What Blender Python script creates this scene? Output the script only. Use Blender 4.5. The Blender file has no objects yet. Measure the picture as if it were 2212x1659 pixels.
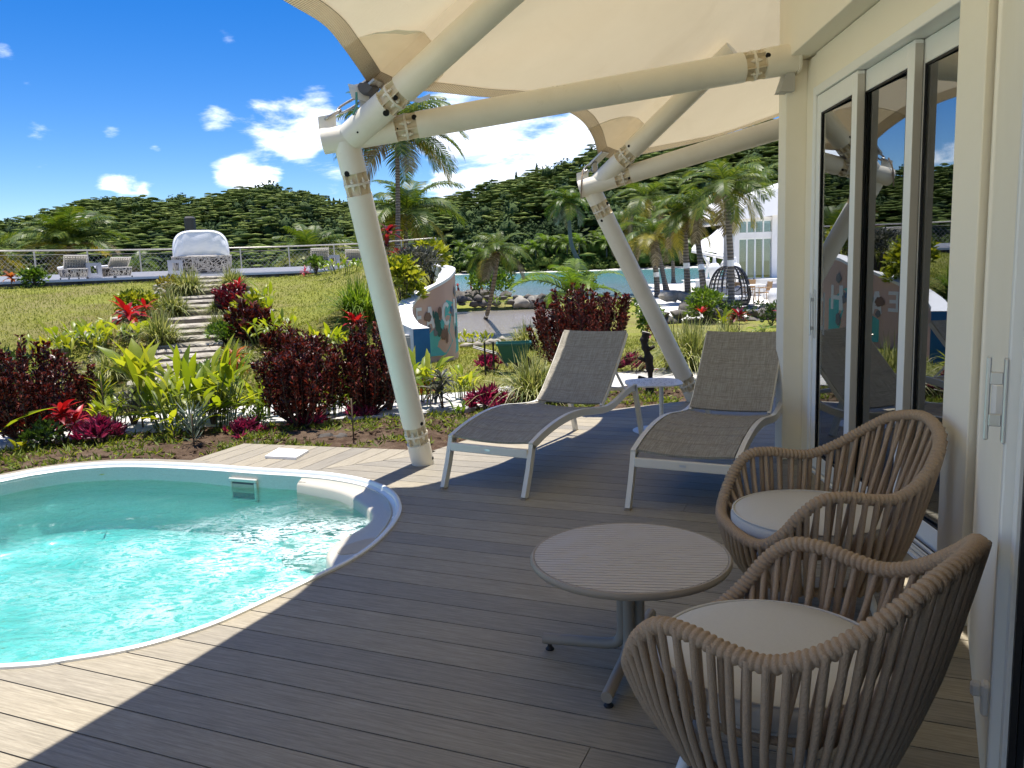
import bpy, bmesh, math, random
import numpy as np
from mathutils import Vector, Matrix, noise
random.seed(7); rng = np.random.default_rng(7)
PI = math.pi; R = math.radians
S = bpy.context.scene; COL = S.collection

# ------------------------------------------------------------------ camera
CH, CF, CYH, CR = 1.55, 1750.0, 568.0, 0.036      # eye height, focal (px of a 2212 px wide frame), horizon row, roll
_p = math.atan((829.5 - CYH) / CF)
FWD = np.array([0, math.cos(_p), -math.sin(_p)]); _up = np.array([0, math.sin(_p), math.cos(_p)]); _rt = np.array([1., 0, 0])
RT = _rt * math.cos(CR) - _up * math.sin(CR); UP = _up * math.cos(CR) + _rt * math.sin(CR)
cam = bpy.data.cameras.new('camera'); cam_o = bpy.data.objects.new('camera', cam); COL.objects.link(cam_o)
cam.sensor_width = 36.0; cam.lens = 36.0 * CF / 2212.0; cam.clip_start = 0.05; cam.clip_end = 6000
M = Matrix.Identity(4)
for i in range(3):
    M[i][0] = RT[i]; M[i][1] = UP[i]; M[i][2] = -FWD[i]
M[2][3] = CH
cam_o.matrix_world = M
S.camera = cam_o

# surveying helpers: from measured bearings to positions in the place
def ray(x, y): return FWD * CF + RT * (x - 1106.0) - UP * (y - 829.5)
def atz(x, y, z=0.0):
    d = ray(x, y); t = (z - CH) / d[2]; return Vector(d * t + np.array([0, 0, CH]))
def aty(x, y, Y):
    d = ray(x, y); return Vector(d * (Y / d[1]) + np.array([0, 0, CH]))
def hz(x): return CYH + CR * (1106 - x)

# ------------------------------------------------------------------ world, sun, exposure
SUN_EL, SUN_AZ = 84.0, 6.0            # azimuth measured from +Y towards +X
W = bpy.data.worlds.new('World'); S.world = W; W.use_nodes = True
sun = bpy.data.lights.new('sun', 'SUN'); sun.energy = 2.75; sun.angle = R(0.53); sun.color = (1.0, 0.955, 0.89)
sun_o = bpy.data.objects.new('sun', sun); COL.objects.link(sun_o)
_sd = Vector((math.sin(R(SUN_AZ)) * math.cos(R(SUN_EL)), math.cos(R(SUN_AZ)) * math.cos(R(SUN_EL)), math.sin(R(SUN_EL))))
sun_o.rotation_euler = _sd.to_track_quat('Z', 'Y').to_euler()
S.view_settings.view_transform = 'Standard'; S.view_settings.look = 'None'
S.view_settings.exposure = 1.55; S.view_settings.gamma = 1.0
S.view_settings.use_curve_mapping = False
S.cycles.max_bounces = 10; S.cycles.transparent_max_bounces = 16; S.cycles.diffuse_bounces = 7; S.cycles.glossy_bounces = 4
S.cycles.transmission_bounces = 6; S.cycles.caustics_reflective = False; S.cycles.caustics_refractive = False
S.cycles.sample_clamp_indirect = 6.0

class NT:
    """small wrapper to write node trees compactly"""
    def __init__(s, nt): s.t = nt
    def n(s, typ, **kw):
        nd = s.t.nodes.new(typ); ins = kw.pop('i', {})
        for k, v in kw.items(): setattr(nd, k, v)
        for k, v in ins.items():
            sk = nd.inputs[k]
            if hasattr(v, 'is_linked') or isinstance(v, bpy.types.NodeSocket): s.t.links.new(v, sk)
            else: sk.default_value = v
        return nd
    def l(s, a, b): s.t.links.new(a, b)
    def math(s, op, a, b=0.0, c=None, clamp=False):
        i = {0: a, 1: b}
        if c is not None: i[2] = c
        return s.n('ShaderNodeMath', operation=op, use_clamp=clamp, i=i).outputs[0]
    def mix(s, f, a, b, bt='MIX'):
        nd = s.n('ShaderNodeMix', data_type='RGBA', blend_type=bt, i={0: f})
        for k, v in ((6, a), (7, b)):
            if isinstance(v, bpy.types.NodeSocket): s.l(v, nd.inputs[k])
            else: nd.inputs[k].default_value = v if len(v) == 4 else (*v, 1)
        return nd.outputs[2]
    def ramp(s, f, stops, interp='LINEAR'):
        nd = s.n('ShaderNodeValToRGB'); s.l(f, nd.inputs[0]); cr = nd.color_ramp; cr.interpolation = interp
        while len(cr.elements) < len(stops): cr.elements.new(0.5)
        for e, (p, c) in zip(cr.elements, stops):
            e.position = p; e.color = c if len(c) == 4 else (*c, 1)
        return nd.outputs[0]
    def noise(s, vec, scale, detail=4, rough=0.55, dist=0.0):
        i = {'Scale': scale, 'Detail': detail, 'Roughness': rough, 'Distortion': dist}
        if vec is not None: i['Vector'] = vec
        return s.n('ShaderNodeTexNoise', i=i)
    def vscale(s, vec, sc):
        return s.n('ShaderNodeMapping', i={'Vector': vec, 'Scale': sc}).outputs[0]

def build_world():
    t = NT(W.node_tree); W.node_tree.nodes.clear()
    sky = t.n('ShaderNodeTexSky', sky_type='NISHITA', sun_disc=False, sun_elevation=R(SUN_EL), sun_rotation=R(SUN_AZ),
              altitude=0.0, air_density=0.85, dust_density=0.05, ozone_density=3.5)
    hs = t.n('ShaderNodeHueSaturation', i={'Hue': 0.512, 'Saturation': 1.42, 'Value': .55, 'Color': sky.outputs[0]})
    d = t.n('ShaderNodeTexCoord').outputs['Generated']
    sep = t.n('ShaderNodeSeparateXYZ', i={0: d})
    inv = t.math('DIVIDE', 1.0, t.math('ADD', t.math('MAXIMUM', sep.outputs[2], 0.0), 0.22))
    pl = t.n('ShaderNodeCombineXYZ', i={0: t.math('MULTIPLY', sep.outputs[0], inv), 1: t.math('MULTIPLY', sep.outputs[1], inv),
                                        2: t.math('MULTIPLY', sep.outputs[2], 2.2)}).outputs[0]
    n1 = t.noise(pl, 3.1, 9, 0.60, 0.3).outputs[0]
    big = t.noise(pl, 0.9, 2, 0.5).outputs[0]
    # the cloud banks that stand in the sky this noon (bearing in degrees right of north, altitude, spread, weight)
    banks = []
    for x, y, s_, w_ in ((612, 285, 2.0, .34), (560, 240, 1.4, .26), (690, 235, 2.0, .34), (650, 320, 1.3, .22), (470, 243, 1.1, .22), (530, 370, 1.2, .36), (480, 372, .9, .24), (585, 378, .9, .24),
                         (1010, 345, 3.4, .34), (1110, 300, 4.2, .36), (1200, 330, 3.6, .36), (1250, 260, 2.6, .28), (960, 215, 2.2, .22), (1060, 400, 3.0, .34),
                         (725, 405, 1.4, .24), (222, 395, .8, .24), (262, 405, .8, .20), (310, 408, .5, .18), (240, 296, .8, .24), (210, 315, .5, .22), (335, 320, .6, .22), (60, 185, .8, .20), (492, 80, .7, .18), (6, 112, .8, .24), (85, 272, 1.0, .17), (140, 283, .6, .15)):
        v = Vector(ray(x, y)).normalized(); banks.append((v, s_, w_))
    # unseen clouds behind and beside, added and enlarged as neutral fill for the shade
    for az, el, s_, w_ in ((75, 16, 8, .36), (98, 24, 8, .3), (120, 12, 10, .36), (150, 28, 9, .32), (185, 15, 10, .36), (215, 32, 8, .28), (245, 14, 9, .34), (275, 28, 6, .28), (300, 14, 4, .26), (322, 22, 3, .15), (60, 9, 7, .36), (286, 38, 5.5, .32), (20, 62, 9, .25), (130, 55, 10, .3), (230, 58, 9, .25)):
        v = Vector((math.sin(R(az)) * math.cos(R(el)), math.cos(R(az)) * math.cos(R(el)), math.sin(R(el)))); banks.append((v, s_, w_))
    cov = None
    for v, s_, w_ in banks:
        dot = t.n('ShaderNodeVectorMath', operation='DOT_PRODUCT', i={0: d, 1: v}).outputs['Value']
        k = 1.0 / (1 - math.cos(R(s_)))
        g = t.math('MULTIPLY', t.math('EXPONENT', t.math('MULTIPLY', t.math('SUBTRACT', dot, 1.0), k)), w_)
        cov = g if cov is None else t.math('ADD', cov, g)
    cov = t.math('MINIMUM', cov, 0.36)
    dn = t.math('ADD', t.math('ADD', n1, cov), t.math('MULTIPLY', big, 0.10))
    mask = t.n('ShaderNodeMapRange', interpolation_type='SMOOTHSTEP', i={0: dn, 1: 0.705, 2: 0.97, 3: 0.0, 4: 1.0}).outputs[0]
    up = t.n('ShaderNodeVectorMath', operation='ADD', i={0: pl, 1: (0.0, -0.03, 0.07)}).outputs[0]
    n2 = t.noise(up, 3.1, 7, 0.6, 0.3).outputs[0]
    thick = t.n('ShaderNodeMapRange', i={0: t.math('ADD', n2, cov), 1: 0.70, 2: 1.02, 3: 0.0, 4: 1.0}).outputs[0]
    cc = t.mix(thick, (6.9, 7.0, 7.2), (3.3, 3.9, 5.0))
    out = t.mix(mask, hs.outputs[0], cc)
    bg = t.n('ShaderNodeBackground', i={'Color': out, 'Strength': 0.105})
    o = t.n('ShaderNodeOutputWorld', i={'Surface': bg.outputs[0]})
build_world()

# ------------------------------------------------------------------ mesh helpers
class MB:
    def __init__(s): s.v = []; s.f = []; s.m = []; s.cm = 0
    def add(s, vs, fs):
        b = len(s.v); s.v.extend([tuple(p) for p in vs])
        for f in fs: s.f.append(tuple(i + b for i in f)); s.m.append(s.cm)
        return s
    def box(s, c, size, rot=None, bev=0.0):
        hx, hy, hz_ = size[0] / 2, size[1] / 2, size[2] / 2
        if bev > 0:
            b = min(bev, hx * .9, hy * .9, hz_ * .9); vs = []; 
            for sx in (-1, 1):
                for sy in (-1, 1):
                    for sz in (-1, 1):
                        vs += [(sx * hx, sy * (hy - b), sz * (hz_ - b)), (sx * (hx - b), sy * hy, sz * (hz_ - b)), (sx * (hx - b), sy * (hy - b), sz * hz_)]
            bm = bmesh.new()
            for p in vs: bm.verts.new(p)
            r = bmesh.ops.convex_hull(bm, input=bm.verts)
            bm.verts.ensure_lookup_table(); bm.verts.index_update(); pts = [v.co.copy() for v in bm.verts]; fs = [[v.index for v in f.verts] for f in bm.faces]; bm.free()
        else:
            pts = [Vector((x, y, z)) for x in (-hx, hx) for y in (-hy, hy) for z in (-hz_, hz_)]
            fs = [(0, 1, 3, 2), (4, 6, 7, 5), (0, 4, 5, 1), (2, 3, 7, 6), (0, 2, 6, 4), (1, 5, 7, 3)]
        if rot is not None: pts = [rot @ p for p in pts]
        c = Vector(c); return s.add([p + c for p in pts], fs)
    def boxz(s, c, size, ang=0.0, bev=0.0): return s.box(c, size, Matrix.Rotation(ang, 3, 'Z'), bev)
    def tube(s, path, r, seg=8, cap=True, closed=False, flat=None):
        P = [Vector(p) for p in path]; n = len(P); rr = r if callable(r) else (lambda t: r)
        T = []
        for i in range(n):
            a = P[(i - 1) % n] if (closed or i > 0) else P[i]; b = P[(i + 1) % n] if (closed or i < n - 1) else P[i]
            t = (b - a); T.append(t.normalized() if t.length > 1e-9 else Vector((0, 0, 1)))
        up = Vector((0, 0, 1)) if abs(T[0].z) < .9 else Vector((1, 0, 0))
        nrm = (up - T[0] * up.dot(T[0])).normalized(); vs = []
        for i in range(n):
            nrm = (nrm - T[i] * nrm.dot(T[i])); nrm = nrm.normalized() if nrm.length > 1e-6 else T[i].orthogonal().normalized()
            bn = T[i].cross(nrm); q = rr(i / max(1, n - 1))
            for k in range(seg):
                a = 2 * PI * k / seg; ca, sa = math.cos(a), math.sin(a)
                if flat: sa *= flat
                vs.append(P[i] + nrm * (ca * q) + bn * (sa * q))
        fs = []
        for i in range(n if closed else n - 1):
            j = (i + 1) % n
            for k in range(seg):
                l = (k + 1) % seg; fs.append((i * seg + k, i * seg + l, j * seg + l, j * seg + k))
        if cap and not closed:
            fs.append(tuple(range(seg))[::-1]); fs.append(tuple((n - 1) * seg + k for k in range(seg)))
        return s.add(vs, fs)
    def rail(s, path, w, h, side):
        """rectangular bar along path, side = fixed sideways unit vector"""
        P = [Vector(p) for p in path]; sd = Vector(side); n = len(P); vs = []
        for i in range(n):
            t = (P[min(i + 1, n - 1)] - P[max(i - 1, 0)]).normalized(); nn = sd.cross(t).normalized()
            for a, b in ((-1, -1), (1, -1), (1, 1), (-1, 1)): vs.append(P[i] + sd * (a * w / 2) + nn * (b * h / 2))
        fs = [(i * 4 + k, i * 4 + (k + 1) % 4, i * 4 + 4 + (k + 1) % 4, i * 4 + 4 + k) for i in range(n - 1) for k in range(4)]
        fs += [(3, 2, 1, 0), tuple((n - 1) * 4 + k for k in range(4))]
        return s.add(vs, fs)
    def lathe(s, prof, seg=24, c=(0, 0, 0), rot=None, cap=True):
        vs = []; n = len(prof); c = Vector(c)
        for r, z in prof:
            for k in range(seg):
                a = 2 * PI * k / seg; p = Vector((r * math.cos(a), r * math.sin(a), z)); vs.append((rot @ p if rot is not None else p) + c)
        fs = [(i * seg + k, i * seg + (k + 1) % seg, (i + 1) * seg + (k + 1) % seg, (i + 1) * seg + k) for i in range(n - 1) for k in range(seg)]
        if cap: fs += [tuple(range(seg))[::-1], tuple((n - 1) * seg + k for k in range(seg))]
        return s.add(vs, fs)
    def prism(s, poly, z0, z1):
        n = len(poly); vs = [(p[0], p[1], z0) for p in poly] + [(p[0], p[1], z1) for p in poly]
        fs = [tuple(range(n))[::-1], tuple(range(n, 2 * n))] + [(i, (i + 1) % n, n + (i + 1) % n, n + i) for i in range(n)]
        return s.add(vs, fs)
    def sheet(s, rows, flip=False):
        n = len(rows); m = len(rows[0]); vs = [p for r_ in rows for p in r_]
        fs = [(i * m + j, i * m + j + 1, (i + 1) * m + j + 1, (i + 1) * m + j) for i in range(n - 1) for j in range(m - 1)]
        if flip: fs = [f[::-1] for f in fs]
        return s.add(vs, fs)
    def ico(s, c, r, sub=1, jit=0.0, sq=(1, 1, 1), seed=0):
        key = sub
        if key not in ICO:
            bm = bmesh.new(); bmesh.ops.create_icosphere(bm, subdivisions=sub, radius=1); bm.verts.index_update()
            ICO[key] = ([v.co.copy() for v in bm.verts], [[v.index for v in f.verts] for f in bm.faces]); bm.free()
        V, Fc = ICO[key]; c = Vector(c); q = []
        for p in V:
            k = 1 + jit * noise.noise(p * 1.7 + Vector((seed * 3.1, seed * 1.7, seed))) * 1.6
            q.append(Vector((p.x * sq[0], p.y * sq[1], p.z * sq[2])) * (r * k) + c)
        return s.add(q, Fc)
ICO = {}
ORG = {}
def link(o): COL.objects.link(o); return o
def mesh(name, mb, mats, smooth=False):
    me = bpy.data.meshes.new(name); me.from_pydata([tuple(v) for v in mb.v], [], mb.f)
    for m in (mats if isinstance(mats, (list, tuple)) else [mats]): me.materials.append(m)
    if isinstance(mats, (list, tuple)) and len(mats) > 1: me.polygons.foreach_set('material_index', mb.m)
    if smooth is True: me.polygons.foreach_set('use_smooth', [True] * len(me.polygons))
    elif smooth: 
        me.polygons.foreach_set('use_smooth', [True] * len(me.polygons))
        try: me.set_sharp_from_angle(angle=R(smooth))
        except Exception: pass
    me.update(); return me
def thing(name, label, cat, loc=(0, 0, 0), rz=0.0, group=None):
    o = link(bpy.data.objects.new(name, None)); o.empty_display_size = .1; o.location = loc; o.rotation_euler = (0, 0, rz)
    o['label'] = label; o['category'] = cat
    if group: o['group'] = group
    ORG[o.name] = Vector(loc); return o
def tag(o, label, cat, group=None):
    o['label'] = label; o['category'] = cat
    if group: o['group'] = group
    return o
def part(name, mb, mat, parent=None, smooth=False, local=False):
    """a mesh object; vertices given in world coordinates unless local"""
    if parent is not None and not local:
        og = ORG.get(parent.name, Vector((0, 0, 0))); mb.v = [tuple(Vector(p) - og) for p in mb.v]
    o = link(bpy.data.objects.new(name, mesh(name, mb, mat, smooth)))
    if parent is not None:
        o.parent = parent; ORG[o.name] = ORG.get(parent.name, Vector((0, 0, 0)))
    return o
def single(name, mb, mat, label, cat, group=None, smooth=False, loc=None):
    """a thing that is one mesh, its origin at loc"""
    og = Vector(loc) if loc is not None else Vector((0, 0, 0))
    mb.v = [tuple(Vector(p) - og) for p in mb.v]
    o = link(bpy.data.objects.new(name, mesh(name, mb, mat, smooth))); o.location = og; ORG[o.name] = og
    return tag(o, label, cat, group)
def struct(name, mb, mat, smooth=False, parent=None):
    o = part(name, mb, mat, parent, smooth)
    if parent is None: o['kind'] = 'structure'
    return o
def inst(name, me, parent, loc=(0, 0, 0), rot=(0, 0, 0), sc=1.0):
    o = link(bpy.data.objects.new(name, me)); o.parent = parent; o.location = loc; o.rotation_euler = rot
    o.scale = (sc, sc, sc) if not isinstance(sc, tuple) else sc; return o
def copy_tree(o, parent=None):
    c = o.copy(); link(c)
    if parent is not None: c.parent = parent
    for ch in list(o.children): copy_tree(ch, c)
    return c
def np_mesh(name, V, Q, mat, smooth=False):
    """big mesh from numpy arrays; Q is (n,3) or (n,4)"""
    me = bpy.data.meshes.new(name); k = Q.shape[1]
    me.vertices.add(len(V)); me.vertices.foreach_set('co', np.ascontiguousarray(V, np.float32).ravel())
    me.loops.add(Q.size); me.loops.foreach_set('vertex_index', np.ascontiguousarray(Q, np.int32).ravel())
    me.polygons.add(len(Q)); me.polygons.foreach_set('loop_start', np.arange(0, Q.size, k, dtype=np.int32))
    try: me.polygons.foreach_set('loop_total', np.full(len(Q), k, np.int32))
    except Exception: pass
    if smooth: me.polygons.foreach_set('use_smooth', np.ones(len(Q), bool))
    for m in (mat if isinstance(mat, (list, tuple)) else [mat]): me.materials.append(m)
    me.update(calc_edges=True); me.validate(); return me
def crom(P, n=6, closed=False):
    """Catmull-Rom through points"""
    P = [Vector(p) for p in P]; N = len(P); out = []
    for i in range(N if closed else N - 1):
        p0 = P[(i - 1) % N] if (closed or i > 0) else P[0] * 2 - P[1]; p1 = P[i]; p2 = P[(i + 1) % N]
        p3 = P[(i + 2) % N] if (closed or i < N - 2) else P[-1] * 2 - P[-2]
        for k in range(n):
            t = k / n; out.append(.5 * ((2 * p1) + (p2 - p0) * t + (2 * p0 - 5 * p1 + 4 * p2 - p3) * t * t + (3 * p1 - p0 - 3 * p2 + p3) * t ** 3))
    if not closed: out.append(P[-1].copy())
    return out
def interp(x, xs, ys): return float(np.interp(x, xs, ys))
def sstep(a, b, x):
    t = min(1, max(0, (x - a) / (b - a))); return t * t * (3 - 2 * t)
# ------------------------------------------------------------------ materials
def new_mat(name):
    m = bpy.data.materials.new(name); m.use_nodes = True; m.node_tree.nodes.clear(); return m, NT(m.node_tree)
def c4(c): return (*c, 1.0)
def finish(t, sh, disp=None): t.n('ShaderNodeOutputMaterial', i={'Surface': sh})
def bsdf(t, col, rough=0.5, metal=0.0, spec=0.5, nrm=None, **kw):
    i = {'Base Color': col if not isinstance(col, tuple) or len(col) == 4 else c4(col), 'Roughness': rough, 'Metallic': metal, 'Specular IOR Level': spec}
    if nrm is not None: i['Normal'] = nrm
    i.update(kw); return t.n('ShaderNodeBsdfPrincipled', i=i)
def bump(t, h, st=0.3, dist=0.01): return t.n('ShaderNodeBump', i={'Strength': st, 'Distance': dist, 'Height': h}).outputs[0]
def mat(name, col, rough=0.5, var=0.12, vs=6.0, bs=0.0, bscale=80.0, metal=0.0, spec=0.4, dirt=None, dscale=1.5, damt=0.5, rvar=0.1):
    """paint, metal, stone, plastic: base colour with a soft variation, optional stains and fine relief"""
    m, t = new_mat(name); oc = t.n('ShaderNodeTexCoord').outputs['Object']
    nz = t.noise(oc, vs, 5, 0.6).outputs[0]
    lo = tuple(max(0, c * (1 - var)) for c in col); hi = tuple(min(1, c * (1 + var)) for c in col)
    c = t.mix(nz, lo, hi)
    if dirt is not None:
        dz = t.ramp(t.noise(oc, dscale, 7, 0.65, 0.4).outputs[0], [(0.48, (0, 0, 0)), (0.72, (1, 1, 1))])
        c = t.mix(t.math('MULTIPLY', dz, damt), c, dirt)
    rg = t.n('ShaderNodeMapRange', i={0: t.noise(oc, vs * 2.3, 4).outputs[0], 1: .3, 2: .7, 3: max(.02, rough - rvar), 4: min(1, rough + rvar)}).outputs[0]
    nb = bump(t, t.noise(oc, bscale, 3).outputs[0], bs, 0.004) if bs > 0 else None
    finish(t, bsdf(t, c, rg, metal, spec, nb).outputs[0]); return m
def leaf_mat(name, stops, rough=0.42, trans=0.35, tcol=None, spec=0.35, objr=True):
    """leaves: colour differs from leaf to leaf; thin, so light also passes through"""
    m, t = new_mat(name); g = t.n('ShaderNodeNewGeometry'); oi = t.n('ShaderNodeObjectInfo')
    r = g.outputs['Random Per Island']
    if objr: r = t.math('FRACT', t.math('ADD', r, t.math('MULTIPLY', oi.outputs['Random'], 3.7)))
    oc = t.n('ShaderNodeTexCoord').outputs['Object']
    r = t.math('ADD', t.math('MULTIPLY', r, 0.78), t.math('MULTIPLY', t.noise(oc, 9.0, 4).outputs[0], 0.22))
    c = t.ramp(r, stops)
    p = bsdf(t, c, rough, 0, spec)
    tc = t.mix(1.0, c, tcol or (1.5, 1.6, .6), 'MULTIPLY')
    tr = t.n('ShaderNodeBsdfTranslucent', i={'Color': tc})
    finish(t, t.n('ShaderNodeMixShader', i={0: trans, 1: p.outputs[0], 2: tr.outputs[0]}).outputs[0]); return m

MT = {}; WATER_MIX = .16
def build_mats():
    # composite deck boards: grain runs along the board's own x axis, each board a slightly different grey brown
    m, t = new_mat('composite_deck'); tc = t.n('ShaderNodeTexCoord').outputs['Object']; oi = t.n('ShaderNodeObjectInfo')
    off = t.n('ShaderNodeVectorMath', operation='ADD', i={0: tc, 1: t.n('ShaderNodeCombineXYZ', i={0: t.math('MULTIPLY', oi.outputs['Random'], 37.0), 1: 0.0, 2: 0.0}).outputs[0]}).outputs[0]
    gr = t.noise(t.vscale(off, (5.0, 110.0, 1.0)), 1.0, 6, 0.62, 0.6).outputs[0]
    fine = t.noise(t.vscale(off, (22.0, 420.0, 1.0)), 1.0, 3, 0.6).outputs[0]
    blot = t.noise(tc, 1.3, 4, 0.6).outputs[0]
    c = t.ramp(gr, [(.28, (.212, .188, .138)), (.5, (.312, .277, .208)), (.72, (.40, .358, .275))])
    c = t.mix(t.math('MULTIPLY', t.math('SUBTRACT', 0.62, fine, clamp=True), 1.3, clamp=True), c, (.16, .13, .10))
    hv = t.n('ShaderNodeHueSaturation', i={'Hue': 0.5, 'Saturation': t.math('ADD', .85, t.math('MULTIPLY', oi.outputs['Random'], .3)), 'Value': t.math('ADD', .79, t.math('ADD', t.math('MULTIPLY', oi.outputs['Random'], .34), t.math('MULTIPLY', blot, .14))), 'Color': c}).outputs[0]
    h = t.math('ADD', t.math('MULTIPLY', gr, .6), t.math('MULTIPLY', fine, .5))
    finish(t, bsdf(t, hv, t.math('ADD', .48, t.math('MULTIPLY', blot, .18)), 0, .3, bump(t, h, .35, .0015)).outputs[0]); MT['deck'] = m
    MT['joist'] = mat('dark_joist', (.018, .016, .015), .9)
    MT['steel'] = mat('cream_painted_steel', (.80, .75, .63), .36, .05, 3, .05, 60, dirt=(.60, .53, .40), dscale=2.2, damt=.28)
    MT['steel_dark'] = mat('cream_flange_steel', (.70, .61, .44), .5, .14, 20, .1, 90, dirt=(.42, .33, .2), dscale=9, damt=.4)
    MT['hole'] = mat('dark_hole', (.006, .006, .006), .9)
    MT['zinc'] = mat('galvanised_steel', (.45, .44, .41), .4, .25, 40, .1, 90, .85, dirt=(.25, .14, .08), dscale=30, damt=.5)
    # tent fabric: lets a little light through
    m, t = new_mat('tent_fabric'); oc = t.n('ShaderNodeTexCoord').outputs['Object']
    st = t.ramp(t.noise(oc, .9, 8, .7, .8).outputs[0], [(.52, (0, 0, 0)), (.8, (1, 1, 1))]); mz = t.noise(oc, 2.6, 3).outputs[0]
    c = t.mix(t.math('MULTIPLY', st, .35), t.mix(mz, (.67, .595, .44), (.73, .655, .50)), (.50, .42, .28))
    cr = t.noise(oc, 5.0, 6, .55, 1.5).outputs[0]
    p = bsdf(t, c, .55, 0, .25, bump(t, cr, .25, .02)); tl = t.n('ShaderNodeBsdfTranslucent', i={'Color': t.mix(1.0, c, (1.0, .93, .80), 'MULTIPLY')})
    finish(t, t.n('ShaderNodeMixShader', i={0: .29, 1: p.outputs[0], 2: tl.outputs[0]}).outputs[0]); MT['fabric'] = m
    m, t = new_mat('fabric_hem'); oc = t.n('ShaderNodeTexCoord').outputs['Object']; c = t.mix(t.noise(oc, 12, 5).outputs[0], (.80, .75, .64), (.90, .85, .75))
    finish(t, t.n('ShaderNodeMixShader', i={0: .85, 1: bsdf(t, c, .6).outputs[0], 2: t.n('ShaderNodeBsdfTranslucent', i={'Color': c}).outputs[0]}).outputs[0]); MT['hem'] = m
    MT['wall'] = mat('cream_render', (.86, .81, .68), .75, .03, 1.2, .12, 130, dirt=(.70, .64, .5), dscale=.8, damt=.25)
    MT['alu'] = mat('white_aluminium', (.82, .83, .80), .38, .02, 3, rvar=.02)
    MT['alu_in'] = mat('beige_sash_edge', (.52, .49, .43), .45, .03, 3)
    MT['gasket'] = mat('black_gasket', (.012, .012, .014), .5)
    MT['plastic'] = mat('white_plastic', (.80, .79, .76), .4, .03, 8)
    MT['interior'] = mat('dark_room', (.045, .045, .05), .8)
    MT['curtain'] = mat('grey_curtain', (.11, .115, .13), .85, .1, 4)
    # tinted glass
    m, t = new_mat('tinted_glass'); fr = t.n('ShaderNodeFresnel', i={'IOR': 2.9}).outputs[0]
    gl = t.n('ShaderNodeBsdfGlossy', i={'Color': (.92, .96, 1, 1), 'Roughness': 0.0}); tr = t.n('ShaderNodeBsdfTransparent', i={'Color': (.42, .45, .46, 1)})
    finish(t, t.n('ShaderNodeMixShader', i={0: t.math('ADD', t.math('MULTIPLY', fr, .75), .18), 1: tr.outputs[0], 2: gl.outputs[0]}).outputs[0]); MT['glass'] = m
    # pool
    m, t = new_mat('pool_gelcoat'); oc = t.n('ShaderNodeTexCoord').outputs['Object']
    sp = t.ramp(t.noise(oc, 260, 2, .7).outputs[0], [(.40, (.58, .55, .46)), (.5, (.68, .65, .56)), (.6, (.76, .73, .65))])
    finish(t, bsdf(t, sp, .22, 0, .5, None, **{'Coat Weight': .3}).outputs[0]); MT['gel'] = m
    MT['gel_ledge'] = mat('speckled_ledge', (.52, .48, .39), .3, .10, 260, .05, 300)
    MT['gel_rim'] = mat('white_pool_rim', (.78, .79, .76), .2, .03, 4, spec=.6)
    MT['pad'] = mat('anti_slip_pad', (.50, .45, .36), .8, .12, 120, .5, 400)
    # pool water: clear, tinted by depth, rippled surface
    m, t = new_mat('pool_water'); oc = t.n('ShaderNodeTexCoord').outputs['Object']
    w1 = t.noise(t.vscale(oc, (1, 1.4, 1)), 5.0, 5, .62, 1.2).outputs[0]; w2 = t.noise(oc, 21.0, 4, .6, .8).outputs[0]
    nb = bump(t, t.math('ADD', w1, t.math('MULTIPLY', w2, .3)), .55, .05)
    fr = t.n('ShaderNodeFresnel', i={'IOR': 1.33, 'Normal': nb}).outputs[0]
    gl = t.n('ShaderNodeBsdfGlossy', i={'Roughness': .03, 'Normal': nb}); rf = t.n('ShaderNodeBsdfRefraction', i={'Roughness': 0.0, 'IOR': 1.33, 'Normal': nb})
    tr = t.n('ShaderNodeBsdfTransparent')
    body = t.n('ShaderNodeMixShader', i={0: WATER_MIX, 1: tr.outputs[0], 2: rf.outputs[0]})
    sh = t.n('ShaderNodeMixShader', i={0: fr, 1: body.outputs[0], 2: gl.outputs[0]})
    # streaky white: jet froth at the ledge, painted caustic light over the near half
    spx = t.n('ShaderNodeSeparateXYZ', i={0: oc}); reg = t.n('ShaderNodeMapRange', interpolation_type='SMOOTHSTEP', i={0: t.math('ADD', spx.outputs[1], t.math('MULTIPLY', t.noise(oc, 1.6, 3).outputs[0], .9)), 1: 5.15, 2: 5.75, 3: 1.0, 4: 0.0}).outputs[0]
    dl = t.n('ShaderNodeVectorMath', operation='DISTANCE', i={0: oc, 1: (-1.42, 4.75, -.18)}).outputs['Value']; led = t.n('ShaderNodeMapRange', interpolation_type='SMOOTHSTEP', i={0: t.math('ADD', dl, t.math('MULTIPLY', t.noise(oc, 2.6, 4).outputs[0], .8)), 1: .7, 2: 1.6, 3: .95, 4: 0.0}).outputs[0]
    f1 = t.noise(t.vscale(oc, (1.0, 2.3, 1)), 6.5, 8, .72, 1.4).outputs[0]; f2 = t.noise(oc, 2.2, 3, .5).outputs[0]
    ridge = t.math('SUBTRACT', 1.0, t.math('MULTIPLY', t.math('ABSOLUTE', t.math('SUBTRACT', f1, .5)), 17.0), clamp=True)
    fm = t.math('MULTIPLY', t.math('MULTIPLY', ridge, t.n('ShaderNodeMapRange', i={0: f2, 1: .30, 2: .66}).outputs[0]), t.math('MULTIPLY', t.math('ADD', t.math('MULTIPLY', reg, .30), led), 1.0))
    foam_caustic = t.n('ShaderNodeBsdfDiffuse', i={'Color': (.80, .92, .93, 1), 'Normal': nb})
    sh = t.n('ShaderNodeMixShader', i={0: fm, 1: sh.outputs[0], 2: foam_caustic.outputs[0]})
    va = t.n('ShaderNodeVolumeAbsorption', i={'Color': (.11, .915, .945, 1), 'Density': 1.1})
    t.n('ShaderNodeOutputMaterial', i={'Surface': sh.outputs[0], 'Volume': va.outputs[0]}); MT['pool_water'] = m
    MT['foam_caustic'] = mat('white_foam', (.85, .88, .88), .5, .03)
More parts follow.
